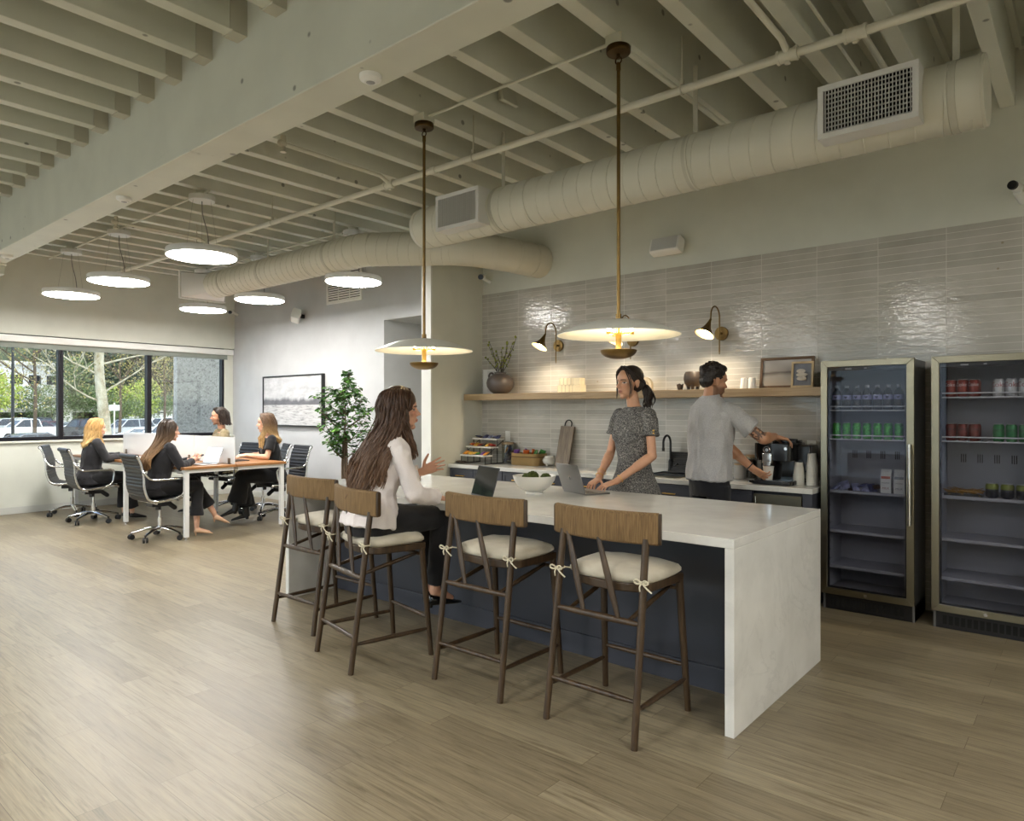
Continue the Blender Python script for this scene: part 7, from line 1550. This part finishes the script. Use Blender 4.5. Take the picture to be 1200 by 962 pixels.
def standing_man():
    rnd = random.Random(17); t = person('person in a grey short-sleeved shirt reaching over to the coffee machine', (-2.33, 5.17, 0), math.radians(-20.5))
    b = MB(); M = HM((-.015, .06, 1.735), -14, -10, 0, 1.1); head(b, M, False)
    b.cap((0, -.01, 1.53), (-.01, .03, 1.66), .062, .058)
    b.loft([((0, 0, .88), (.14, 0, 0), (0, .095, 0)), ((0, -.01, 1.0), (.135, 0, 0), (0, .095, 0)), ((0, .0, 1.18), (.132, 0, 0), (0, .098, 0)), ((0, .015, 1.36), (.17, 0, 0), (0, .115, 0)), ((0, .015, 1.48), (.18, 0, 0), (0, .10, 0)), ((0, 0, 1.56), (.12, 0, 0), (0, .07, 0)), ((0, 0, 1.60), (.06, 0, 0), (0, .055, 0))], 24)
    J = {}
    W = t.matrix_world.inverted()
    rw = W @ V((-1.945, 5.52, 1.30)); lw = W @ V((-2.115, 5.50, 1.04))
    rs, ls = V((.178, .035, 1.50)), V((-.185, .075, 1.49))
    def elbow(s, w, lu, lf, pole):
        d = w - s; D = min(d.length, (lu + lf) * .995); d.normalize(); a = (lu * lu - lf * lf + D * D) / (2 * D); hgt = math.sqrt(max(lu * lu - a * a, 0)); p = V(pole); p = (p - d * p.dot(d)).normalized(); return s + d * a + p * hgt
    re = elbow(rs, rw, .315, .275, (.7, -.1, -.6)); le = elbow(ls, lw, .325, .285, (-.5, -.3, -.8))
    for s, sh, el, wr in ((1, rs, re, rw), (-1, ls, le, lw)): b.ell(sh + V((-.01 * s, 0, -.015)), (.04, .04, .04)); limb2(b, sh + V((-.01 * s, 0, -.015)), el, wr, .042, .043, .045, .029); J[s] = (sh, el, wr)
    hand(b, rw, W.to_3x3() @ V((.75, .55, -.22)), (0.1, 0.1, -1), 1, each=[(6, 18, 14), (16, 26, 20), (24, 30, 24), (30, 32, 26)], s=1.1, spread=8, thumb=(.85, .3))
    cup = W @ V((-2.02, 5.59, 1.0)); f = (cup + W.to_3x3() @ V((-.03, -.05, 0)) - lw).normalized()
    hand(b, lw, W.to_3x3() @ V((.62, .25, -.45)), W.to_3x3() @ V((.55, .75, .1)), -1, each=[(8, 30, 26), (12, 34, 28), (16, 36, 30), (22, 38, 30)], s=1.08, spread=5, thumb=(.75, .55))
    for s in (-1, 1): limb2(b, (.08 * s, 0, .90), (.1 * s, .01, .52), (.1 * s, -.02, .1), .065, .05, .05, .036); b.cap((.1 * s, -.02, .08), (.1 * s, .12, .04), .034, .028)
    me = blob(b, .0045, 3)
    el_, sh_ = V(re), V(rs)
    def tat(c, L):
        d = (el_ - sh_).normalized(); r = (c - np.array(sh_)) @ np.array(d); dist = np.linalg.norm((c - np.array(sh_)) - r[:, None] * np.array(d), axis=1); Lq = (el_ - sh_).length
        n = np.array([mnoise.noise(V(p) * 70) for p in c]); m = (r > Lq * .5) & (r < Lq * .98) & (dist < .07); return [(np.where(m & (n > -.12), .8, 0), (52, 46, 44))]
    face_finish(me, M, (190, 142, 112), (150, 96, 84), (36, 26, 22), stub=(62, 46, 38), extra=tat, brow_w=.0062); put('body', me, M_SKIN, t, smooth=None)
    d = MB()
    d.loft([((0, -.01, .965), (.186, 0, 0), (0, .142, 0)), ((0, -.012, 1.02), (.185, 0, 0), (0, .142, 0)), ((0, -.004, 1.18), (.174, 0, 0), (0, .135, 0)), ((0, .012, 1.34), (.192, 0, 0), (0, .138, 0)), ((0, .016, 1.46), (.205, 0, 0), (0, .122, 0)), ((0, .008, 1.53), (.17, 0, 0), (0, .095, 0)), ((0, .006, 1.575), (.11, 0, 0), (0, .078, 0)), ((0, .008, 1.605), (.076, 0, 0), (0, .07, 0))], 32, 2.3)
    for s in (-1, 1): sh, el, _ = J[s]; sh, el = V(sh), V(el); d.cap(sh + V((-.02 * s, 0, .0)), sh.lerp(el, .4), .068, .066, n=24); d.cyl(sh.lerp(el, .2), sh.lerp(el, .66), .067, .075, n=24)
    sh_o = cloth('shirt', d, M_GSH, t, .006, .011, 7, (10, 10, 5), 3.0, .003)
    g = MB(); g.loft([(V((-.002, .008, 1.585)), V((.08, 0, 0)), V((0, .074, .006))), (V((-.004, .014, 1.625)), V((.073, 0, 0)), V((0, .068, .008))), (V((-.004, .014, 1.628)), V((.068, 0, 0)), V((0, .063, .008)))], 28); put('collar', g, M_GSH, sh_o, smooth=50)
    g = MB(); g.tube([(0, -.115, 1.52), (0, -.126, 1.40), (0.002, -.13, 1.30)], [.004, .007, .002], n=8, flat=(1.6, .6, (1, 0, 0))); put('back_pleat', g, M_GSH, sh_o, smooth=50)
    q = MB(); q.loft([((0, 0, .84), (.165, 0, 0), (0, .12, 0)), ((0, -.008, .95), (.174, 0, 0), (0, .13, 0)), ((0, -.004, 1.09), (.162, 0, 0), (0, .122, 0))], 28)
    for s in (-1, 1): q.cyl((.092 * s, 0, .92), (.1 * s, .01, .5), .094, .066, n=24); q.cyl((.1 * s, .01, .52), (.1 * s, -.02, .07), .066, .056, n=24)
    cloth('jeans', q, M_JEAN, t, .008, .004, 4, (10, 10, 6), 5.0)
    for s in (-1, 1): g = MB(); shoe(g, (.1 * s, -.085, 0), (.11 * s, .2, 0), .05, .085); put('shoe', g, M_BOOT, t, smooth=60)
    h = MB(); R = M.to_3x3().normalized().to_4x4(); s = 1.1
    h.ell(M @ V((0, -.022, .052)), [x * s for x in (.079, .094, .083)], M=R, nu=28, nv=20); h.ell(M @ V((0, -.06, 0)), [x * s for x in (.066, .045, .055)], M=R); h.ell(M @ V((0, .035, .1)), [x * s for x in (.058, .045, .03)], M=R)
    for k in range(130):
        a = rnd.uniform(0, 2 * PI); e = rnd.uniform(.05, 1.5); p = M @ V((.078 * math.cos(a) * math.cos(e), -.022 + .094 * math.sin(a) * math.cos(e), .052 + .083 * math.sin(e)))
        if (M.inverted() @ p).y > .05 and (M.inverted() @ p).z < .085: continue
        h.ell(p, [rnd.uniform(.009, .015)] * 3, nu=8, nv=6)
    me = blob(h, .005, 1); folds(me, .003, (60, 60, 60), 1.0, .002); put('hair', me, hair_mat('hair_dark_curls', (34, 27, 23), (34, 27, 23)), t, smooth=None)
    g = MB(); p = V(lw); f = (V(le) - p).normalized(); u, w_ = frame(f); p = p + f * .03; g.tube([p + (u * math.cos(a) + w_ * math.sin(a)) * .034 for a in [2 * PI * k / 24 for k in range(24)]], .005, n=6, closed=True); put('bracelet', g, M_BLACK, t, smooth=60)
    return t

def seated_woman():
    rnd = random.Random(5); t = person('person in a white shirt with long brown hair sitting on a counter stool, gesturing', (-3.425, 2.728, 0), math.radians(-12))
    b = MB(); M = HM((.045, .165, 1.505), -24, 0, 0, 1.07); head(b, M)
    b.cap((0, .09, 1.30), (.025, .135, 1.42), .05, .047)
    b.loft([((0, -.03, .765), (.165, 0, 0), (0, .12, 0)), ((0, -.02, .86), (.165, 0, 0), (0, .12, 0)), ((0, .0, .99), (.125, 0, 0), (0, .09, .01)), ((0, .045, 1.13), (.14, 0, 0), (0, .10, .02)), ((0, .075, 1.24), (.15, 0, 0), (0, .085, .02)), ((0, .085, 1.31), (.10, 0, 0), (0, .06, .01)), ((0, .09, 1.35), (.05, 0, 0), (0, .045, 0))], 24)
    J = {1: (V((.17, .075, 1.285)), V((.245, .15, 1.0)), V((.205, .335, .962))), -1: (V((-.165, .08, 1.29)), V((-.215, .2, 1.045)), V((-.075, .39, 1.10)))}
    for s in (1, -1): sh, el, wr = J[s]; b.ell(sh + V((-.01 * s, 0, -.015)), (.034, .034, .034)); limb2(b, sh + V((-.01 * s, 0, -.015)), el, wr, .034, .034, .034, .025)
    hand(b, J[1][2], (-.12, .95, -.2), (-.1, -.1, -1), 1, each=[(10, 20, 16), (14, 24, 20), (16, 26, 22), (18, 28, 22)])
    hand(b, J[-1][2], (.45, .8, .42), (.75, -.35, -.2), -1, each=[(4, 10, 8), (6, 10, 8), (8, 12, 10), (10, 14, 10)], spread=7, thumb=(.9, .1))
    L = {1: (V((.09, .0, .83)), V((.085, .44, .815)), V((.06, .40, .335))), -1: (V((-.09, .0, .83)), V((-.095, .455, .80)), V((-.10, .46, .32)))}
    for s in (1, -1): limb2(b, *L[s], .085, .058, .055, .034); b.cap(L[s][2], L[s][2] + V((0, .12, -.065)), .032, .024)
    me = blob(b, .0045, 3); face_finish(me, M, (202, 154, 128), (168, 96, 88), (52, 36, 28)); put('body', me, M_SKIN, t, smooth=None)
    d = MB()
    d.loft([((0, -.03, .80), (.205, 0, 0), (0, .168, -.02)), ((0, -.026, .87), (.197, 0, 0), (0, .158, 0)), ((0, -.004, .98), (.152, 0, 0), (0, .115, .01)), ((0, .035, 1.10), (.165, 0, 0), (0, .122, .02)), ((0, .062, 1.19), (.172, 0, 0), (0, .12, .02)), ((0, .08, 1.28), (.155, 0, 0), (0, .09, .02)), ((0, .09, 1.33), (.10, 0, 0), (0, .07, .02)), ((.01, .098, 1.365), (.064, 0, 0), (0, .06, .02))], 32, 2.2)
    for s in (-1, 1): d.ell((.068 * s, .155, 1.15), (.06, .05, .06)); sh, el, wr = J[s]; d.cap(sh + V((-.012 * s, 0, -.004)), sh.lerp(el, .3), .058, .057, n=22); d.cap(sh.lerp(el, .1), el, .057, .05, n=22); e2 = el.lerp(wr, .72); d.cap(el, e2, .054, .043, n=20); d.cyl(el.lerp(wr, .6), e2, .046, .048, n=22)
    so = cloth('shirt', d, M_SHIRT_W, t, .0055, .010, 6, (12, 12, 7), 2.0, .003)
    for s in (-1, 1):
        sh, el, wr = J[s]; a, c = el.lerp(wr, .66), el.lerp(wr, .9); g = MB(); f = (c - a).normalized(); u, w_ = frame(f); R = []
        for q, r in ((a, .046), (a.lerp(c, .5), .049), (c, .053), (c, .049), (a.lerp(c, .5), .044)): R.append([q + (u * math.cos(2 * PI * k / 28) + w_ * math.sin(2 * PI * k / 28)) * (r + .003 * math.sin(k * 1.3)) for k in range(28)])
        g.rings(R); put('turned_cuff', g, M_SHIRT_W, so, smooth=50)
    g = MB(); g.loft([(V((.01, .1, 1.345)), V((.066, 0, 0)), V((0, .062, .02))), (V((.018, .112, 1.395)), V((.06, 0, 0)), V((0, .06, .02)))], 28); put('collar', g, M_SHIRT_W, so, smooth=50)
    q = MB(); q.loft([((0, -.04, .752), (.17, 0, 0), (0, .135, 0)), ((0, -.035, .80), (.18, 0, 0), (0, .14, 0)), ((0, -.03, .88), (.15, 0, 0), (0, .11, 0))], 28)
    for s in (-1, 1): h, k, a = L[s]; q.cap(h, k, .098, .072, n=24); q.cap(k, k.lerp(a, .5), .07, .06, n=22); q.cyl(k.lerp(a, .4), k.lerp(a, .9), .062, .06, n=24)
    cloth('trousers', q, M_BLK, t, .0065, .004, 4, (10, 6, 10), 4.0)
    for s in (-1, 1):
        a = L[s][2]; g = MB(); shoe(g, a + V((0, -.045, -.088)), a + V((.012 * s, .2, -.105)), .037, .075, point=True); g.cyl(a + V((0, -.03, -.102)), a + V((0, -.03, -.07)), .012, .018, n=12); put('pump', g, M_PATENT, t, smooth=60)
    h = MB(); R = M.to_3x3().normalized().to_4x4(); h.ell(M @ V((0, -.018, .05)), (.096, .112, .106), M=R, nu=28, nv=20); h.ell(M @ V((0, -.055, -.04)), (.09, .075, .1), M=R, nu=24, nv=16)
    hm = blob(h, .005, 3); pn = MB(); G = []
    for a in np.linspace(-1, 1, 11):      # guides fan round the back of the head, falling to the waist
        A = a * 1.85; sx, cy_ = math.sin(A), -math.cos(A); top = M @ V((.012 * sx, .0 + .02 * cy_, .136)); up = M @ V((.075 * sx, -.015 + .08 * cy_, .11)); side = M @ V((.098 * sx, -.02 + .106 * cy_, .03)); low = M @ V((.1 * sx, -.03 + .1 * cy_, -.08))
        bk = 1 - abs(a); end = V((.2 * a * .75, (-.09 - .06 * bk) if abs(a) < .75 else -.02, .97 + .06 * abs(a))); mid = V((.17 * a, (-.075 - .03 * bk) if abs(a) < .75 else -.01, 1.2)); G.append([top, up, side, low, mid, end])
    locks(pn, G, 2300, .0027, rnd, .009, .016, .2, res=22, tip=.5)
    for q in (1, -1): locks(pn, [[M @ V((.012 * q, .05, .13)), M @ V((.07 * q, .045, .075)), M @ V((.088 * q, .02, .0)), M @ V((.092 * q, .025, -.08)), M @ V((.1 * q, .06, -.18)), M @ V((.08 * q, .085, -.27))], [M @ V((.02 * q, .02, .135)), M @ V((.086 * q, .005, .07)), M @ V((.1 * q, -.01, -.02)), M @ V((.1 * q, .0, -.1)), M @ V((.11 * q, .02, -.2)), M @ V((.1 * q, .04, -.3))]], 200, .003, rnd, .006, .011, .15, tip=.4)
    mh = hair_mat('hair_chestnut', (70, 49, 36), (116, 88, 66), 1.45, 1.0); hh = put('hair', hm, mh, t, smooth=None); put('long_locks', pn, mh, hh, smooth=60)
    return t

def desk_sitter(label, loc, rz, seat, lean, headp, top, skin, lip, brow, J, hands, legs, feet, sleeve, voxel=.006, stub=None, female=True, bottom=None, skirt=False, shoes=None, sc=1.0, shoe_point=False):
    """someone on an office chair; joints in the person's own frame, +y forward"""
    t = person(label, loc, rz); b = MB(); M = HM(*headp); head(b, M, female)
    z = seat; nk = V((0, lean, z + .60)); wf = 1.0 if female else 1.14
    b.cap(nk + V((0, -.01, 0)), V(M @ V((0, -.02, -.06))), .05 * wf, .047 * wf)
    tor = [(0, -.02, z + .03, .16, .115), (0, lean * .15 - .02, z + .13, .155, .115), (0, lean * .4, z + .27, .13, .095), (0, lean * .75, z + .42, .15, .105), (0, lean * .95, z + .53, .155, .09), (0, lean, z + .59, .10, .06), (0, lean, z + .635, .05, .045)]
    b.loft([((x, y, h), (w * wf, 0, 0), (0, d * wf, 0)) for x, y, h, w, d in tor], 24)
    for s in (-1, 1):
        sh, el, wr = [V(p) for p in J[s]]; b.ell(sh + V((-.01 * s, 0, -.015)), (.034 * wf,) * 3); limb2(b, sh + V((-.01 * s, 0, -.015)), el, wr, .036 * wf, .036 * wf, .037 * wf, .025 * wf)
        f, n, each = hands[s]; hand(b, wr, f, n, s, each=each, s=1.0 * wf ** .5)
        h, k, a = [V(p) for p in legs[s]]; limb2(b, h, k, a, .082, .056, .053, .033); b.cap(a, V(feet[s][0]) + V((0, 0, .0)), .032, .026)
        if not shoes or shoes[1] is M_NUDE: b.cap(V(feet[s][0]) , V(feet[s][1]), .03, .02)
    me = blob(b, voxel, 3); face_finish(me, M, skin, lip, brow, stub=stub, brow_w=.005 if female else .006); put('body', me, M_SKIN, t, smooth=None)
    d = MB(); g = .022
    d.loft([((x, y, h), ((w + g) * wf, 0, 0), (0, (d_ + g) * wf, 0)) for x, y, h, w, d_ in [(0, -.02, z + .02, .165, .12)] + tor[1:5] + [(0, lean, z + .59, .095, .055), (0, lean, z + .61, .055, .045)]], 28, 2.2)
    if female: 
        for s in (-1, 1): d.ell((.066 * s, lean * .8 + .085, z + .43), (.058, .05, .058))
    for s in (-1, 1):
        sh, el, wr = [V(p) for p in J[s]]; d.cap(sh + V((-.012 * s, 0, 0)), sh.lerp(el, .35), .06 * wf, .058 * wf, n=20)
        if sleeve > 1: d.cap(sh.lerp(el, .1), el, .057 * wf, .05 * wf, n=20); d.cap(el, el.lerp(wr, .7), .051, .043, n=20); d.cyl(el.lerp(wr, .6), el.lerp(wr, sleeve - 1), .044, .042, n=20)
        else: d.cyl(sh.lerp(el, .1), sh.lerp(el, sleeve), .059 * wf, .066 * wf, n=20)
    cloth('top', d, top, t, .007, .006, 5, (12, 12, 7), sc)
    q = MB(); q.loft([((0, -.03, z + .0), (.165, 0, 0), (0, .13, 0)), ((0, -.025, z + .1), (.18, 0, 0), (0, .14, 0)), ((0, -.02, z + .16), (.15, 0, 0), (0, .11, 0))], 24)
    if skirt:
        hs = [V(legs[s][0]) for s in (-1, 1)]; ks = [V(legs[s][1]) for s in (-1, 1)]; an = [V(legs[s][2]) for s in (-1, 1)]
        for s in (0, 1): q.cap(hs[s], ks[s], .1, .085, n=22); q.cyl(ks[s], an[s].lerp(ks[s], .12), .088, .125, n=24)
        kc, ac, hc = (ks[0] + ks[1]) / 2, (an[0] + an[1]) / 2, (hs[0] + hs[1]) / 2; q.cap(hc, kc, .1, .085, n=22); q.cyl(kc, ac.lerp(kc, .12), .088, .135, n=24)
    else:
        for s in (-1, 1): h, k, a = [V(p) for p in legs[s]]; q.cap(h, k, .094, .07, n=22); e = bottom[1]; q.cap(k, k.lerp(a, .5), .068, .062, n=20); q.cyl(k.lerp(a, .4), k.lerp(a, e), .062, bottom[2], n=22)
    cloth('skirt' if skirt else 'trousers', q, bottom[0], t, .008, .005, 5, (10, 8, 8), sc + 3)
    for s in (-1, 1):
        hl, tp = feet[s]; k = MB(); shoe(k, V(hl) + V((0, -.03, -.035)), V(tp) + V((0, .05, -.028)), .037 if female else .046, .07, point=shoe_point)
        if shoes[0] == 'boot': a = V(legs[s][2]); k2 = V(legs[s][1]); k.cyl(V(hl) + V((0, -.005, -.02)), a.lerp(k2, .22), .042, .046, n=18); k.cyl(V(hl) + V((0, -.01, -.055)), V(hl) + V((0, -.01, -.02)), .022, .026, n=12)
        elif shoes[0] == 'pump': k.cyl(V(hl) + V((0, -.01, -.075)), V(hl) + V((0, -.01, -.02)), .006, .016, n=10)
        put(shoes[0], k, shoes[1], t, smooth=60)
    return t, M
def long_hair(t, M, m, end_z, back, rnd, n=300, side=.16, front=True, wave=.008, amax=1.85):
    R = M.to_3x3().normalized().to_4x4(); h = MB(); h.ell(M @ V((0, -.022, .045)), (.092, .103, .092), M=R, nu=24, nv=16); h.ell(M @ V((0, -.05, -.03)), (.086, .072, .095), M=R, nu=20, nv=14)
    hh = put('hair', blob(h, .006, 3), m, t, smooth=None); pn = MB(); G = []; c = M.translation
    for a in np.linspace(-1, 1, 9):
        A = a * amax; sx, cy_ = math.sin(A), -math.cos(A); G.append([M @ V((.012 * sx, .02 * cy_, .134)), M @ V((.075 * sx, -.015 + .08 * cy_, .108)), M @ V((.097 * sx, -.02 + .105 * cy_, .02)), M @ V((.1 * sx, -.03 + .1 * cy_, -.09)), V((c.x + side * a, back, (c.z - .12 + end_z) / 2)), V((c.x + side * a * .85, back - .03 * (1 - abs(a)), end_z + .05 * abs(a)))])
    locks(pn, G, n, .0078, rnd, .009, wave, .15, res=16, tip=.35)
    if front:
        for q in (1, -1): locks(pn, [[M @ V((.012 * q, .05, .13)), M @ V((.07 * q, .045, .075)), M @ V((.088 * q, .02, .0)), M @ V((.094 * q, .03, -.09)), M @ V((.1 * q, .075, -.2)), M @ V((.085 * q, .09, -.32))], [M @ V((.02 * q, .02, .133)), M @ V((.086 * q, .005, .07)), M @ V((.1 * q, -.01, -.02)), M @ V((.1 * q, .01, -.1)), M @ V((.11 * q, .04, -.2)), M @ V((.1 * q, .06, -.34))]], 60, .0065, rnd, .006, wave, .12, tip=.3)
    put('long_locks', pn, m, hh, smooth=60); return hh
standing_woman(); standing_man(); seated_woman()
TYPE = [(14, 22, 16), (18, 26, 20), (20, 28, 22), (22, 30, 24)]
HOLD = [(28, 40, 30), (34, 46, 34), (38, 50, 36), (40, 52, 38)]
rnd = random.Random(77)
# blonde woman, black cardigan, at the desk nearest the windows
t, M = desk_sitter('person with blonde hair in a black cardigan typing at the desk near the windows', (-10.36, 3.44, 0), math.radians(-6), .50, .06, ((0, .10, 1.265), -4, -6, 0, 1.0), fabric('cardigan_black', (40, 39, 42)), (214, 172, 146), (180, 112, 102), (130, 100, 70),
    {1: ((.165, .06, 1.075), (.235, .16, .86), (.12, .40, .885)), -1: ((-.165, .06, 1.075), (-.235, .17, .86), (-.10, .42, .885))}, {1: ((-.1, 1, .02), (-.1, 0, -1), TYPE), -1: ((.1, 1, .02), (.1, 0, -1), TYPE)},
    {1: ((.09, 0, .60), (.1, .43, .59), (.1, .50, .13)), -1: ((-.09, 0, .60), (-.1, .43, .59), (-.09, .45, .13))}, {1: ((.1, .50, .065), (.11, .63, .04)), -1: ((-.09, .45, .065), (-.1, .58, .04))}, 1.92, bottom=(M_BLK, .93, .088), shoes=('shoe', M_BOOT))
long_hair(t, M, hair_mat('hair_blonde', (176, 138, 84), (214, 180, 120), 1.3, 1.0), .99, -.045, rnd, 300, .12, True, .007)
# woman with long brown ombre hair holding a phone
t, M = desk_sitter('person with long brown hair and black blazer holding a phone at the near desk corner', (-8.43, 3.50, 0), math.radians(-4), .50, .11, ((0, .16, 1.26), -6, -5, 0, 1.0), M_BLZ, (206, 160, 134), (168, 100, 92), (60, 44, 34),
    {1: ((.16, .10, 1.075), (.235, .2, .85), (.10, .39, .90)), -1: ((-.16, .10, 1.075), (-.235, .22, .85), (-.07, .41, .90))}, {1: ((-.45, .85, .12), (-.5, -.1, .7), HOLD), -1: ((.5, .85, .12), (.5, -.1, .7), HOLD)},
    {1: ((.09, 0, .60), (.1, .44, .59), (.13, .42, .16)), -1: ((-.09, 0, .60), (-.06, .46, .63), (.04, .66, .25))}, {1: ((.13, .42, .075), (.14, .56, .03)), -1: ((.04, .68, .2), (.06, .80, .12))}, 1.93, bottom=(M_BLK, .8, .075), shoes=('pump', M_NUDE), shoe_point=True)
long_hair(t, M, hair_mat('hair_ombre', (58, 44, 34), (150, 116, 80), 1.3, .85), .78, -.10, rnd, 300, .12, False, .004)
ph = thing('mobile_phone', 'dark mobile phone held over the desk by the woman in the blazer', 'phone', tuple(wpt(t, (.015, .475, .93)))); m = MB(); m.prism(rrect(-.037, .037, -.075, .075, .01), -.004, .004); put('phone_body', m, M_GLOSS, ph, rot=(.5, 0, .0), bevel=.0015)
# man in the olive polo behind the divider
t, M = desk_sitter('person with dark swept-back hair in an olive polo behind the frosted divider', (-10.02, 5.17, 0), math.radians(166), .56, .05, ((.0, .09, 1.415), -16, -3, 0, 1.08), M_OLIVE, (198, 150, 120), (160, 104, 90), (50, 36, 28),
    {1: ((.19, .05, 1.165), (.25, .12, .90), (.13, .38, .90)), -1: ((-.19, .05, 1.165), (-.25, .12, .90), (-.13, .38, .90))}, {1: ((-.1, 1, 0), (-.1, 0, -1), TYPE), -1: ((.1, 1, 0), (.1, 0, -1), TYPE)},
    {1: ((.1, 0, .64), (.12, .44, .62), (.12, .42, .13)), -1: ((-.1, 0, .64), (-.12, .44, .62), (-.12, .40, .13))}, {1: ((.12, .42, .07), (.13, .58, .045)), -1: ((-.12, .40, .07), (-.13, .56, .045))}, .55, stub=(92, 70, 56), female=False, bottom=(M_JEAN, .92, .064), shoes=('shoe', M_BOOT))
h = MB(); R = M.to_3x3().normalized().to_4x4(); h.ell(M @ V((0, -.025, .055)), (.088, .102, .088), M=R, nu=24, nv=16); h.ell(M @ V((0, -.075, -.03)), (.075, .05, .085), M=R); h.ell(M @ V((0, .02, .105)), (.062, .06, .03), M=R)
hh = put('hair', blob(h, .006, 3), hair_mat('hair_dark_brown', (48, 37, 30), (48, 37, 30)), t, smooth=None); pn = MB(); G = []
for a in np.linspace(-1, 1, 7): A = a * 1.7; sx, cy_ = math.sin(A), -math.cos(A); G.append([M @ V((.03 * sx, .06, .115)), M @ V((.085 * sx, -.02 + .06 * cy_, .1)), M @ V((.095 * sx, -.03 + .1 * cy_, .02)), M @ V((.09 * sx, -.04 + .095 * cy_, -.07)), M @ V((.085 * sx, -.06 + .095 * cy_, -.125))])
locks(pn, G, 150, .008, rnd, .007, .007, .1, tip=.4); put('swept_locks', pn, hh.data.materials[0], hh, smooth=60)
g = MB(); g.loft([(V((0, .05, 1.18)), V((.07, 0, 0)), V((0, .064, .012))), (V((0, .06, 1.225)), V((.064, 0, 0)), V((0, .06, .012)))], 24); put('collar', g, M_OLIVE, t, smooth=50)
# woman in the black dress on the far side of the desks
t, M = desk_sitter('person in a long black dress with wavy two-tone hair typing at the far desk', (-8.66, 5.18, 0), math.radians(163), .52, .08, ((.0, .13, 1.33), -8, -4, 0, 1.04), M_DRESS, (214, 168, 140), (176, 104, 98), (74, 54, 40),
    {1: ((.165, .08, 1.115), (.225, .15, .88), (.10, .37, .90)), -1: ((-.165, .08, 1.115), (-.225, .16, .88), (-.09, .39, .90))}, {1: ((-.1, 1, 0), (-.1, 0, -1), TYPE), -1: ((.1, 1, 0), (.1, 0, -1), TYPE)},
    {1: ((.09, 0, .62), (.09, .42, .61), (.08, .36, .15)), -1: ((-.09, 0, .62), (-.09, .44, .62), (-.06, .52, .24))}, {1: ((.08, .36, .085), (.1, .50, .045)), -1: ((-.06, .54, .19), (-.04, .67, .12))}, .62, bottom=(M_DRESS, .9, .1), skirt=True, shoes=('boot', M_BOOT))
long_hair(t, M, hair_mat('hair_balayage', (96, 72, 52), (198, 164, 112), 1.34, 1.1), 1.03, -.03, rnd, 260, .14, True, .013)
# ------------------------------------------------------------------ daylight, camera, view
w = bpy.data.worlds.new('sky'); SC.world = w; w.use_nodes = True; nt = w.node_tree
bg = nt.nodes['Background']; sk = nt.nodes.new('ShaderNodeTexSky'); sk.sky_type = 'NISHITA'; sk.sun_disc = False
sk.sun_elevation = math.radians(48); sk.sun_rotation = math.radians(60); sk.air_density = 1.0; sk.dust_density = 2.0
mx = nt.nodes.new('ShaderNodeMix'); mx.data_type = 'RGBA'; mx.inputs[0].default_value = 0.75; nt.links.new(sk.outputs[0], mx.inputs[6]); mx.inputs[7].default_value = (0.80, 0.87, 1.1, 1); nt.links.new(mx.outputs[2], bg.inputs['Color']); bg.inputs['Strength'].default_value = 0.95
sun = bpy.data.lights.new('sun', 'SUN'); sun.energy = 2.6; sun.angle = math.radians(2); sun.color = (1.0, 0.95, 0.86)
so = bpy.data.objects.new('sun', sun); COL.objects.link(so); so.rotation_euler = V((-0.35, 0.42, -0.84)).to_track_quat('-Z', 'Y').to_euler()
cam = bpy.data.cameras.new('camera'); cam.sensor_width = 36; cam.sensor_fit = 'HORIZONTAL'; cam.lens = 36 * CF / 1200; cam.clip_end = 500
co = bpy.data.objects.new('camera', cam); COL.objects.link(co); co.location = (0, 0, CAMZ); co.rotation_euler = (PI / 2, 0, YAW)
SC.camera = co
vs = SC.view_settings; SC.display_settings.display_device = 'sRGB'; vs.view_transform = 'Standard'; vs.look = 'None'; vs.gamma = 1; vs.exposure = 1.55; vs.use_curve_mapping = False
cy = SC.cycles; cy.use_denoising = True; cy.denoiser = 'OPENIMAGEDENOISE'; cy.max_bounces = 10; cy.diffuse_bounces = 5; cy.glossy_bounces = 4; cy.transparent_max_bounces = 16; cy.transmission_bounces = 6
cy.sample_clamp_indirect = 6.0; cy.caustics_reflective = False; cy.caustics_refractive = False; cy.use_adaptive_sampling = False
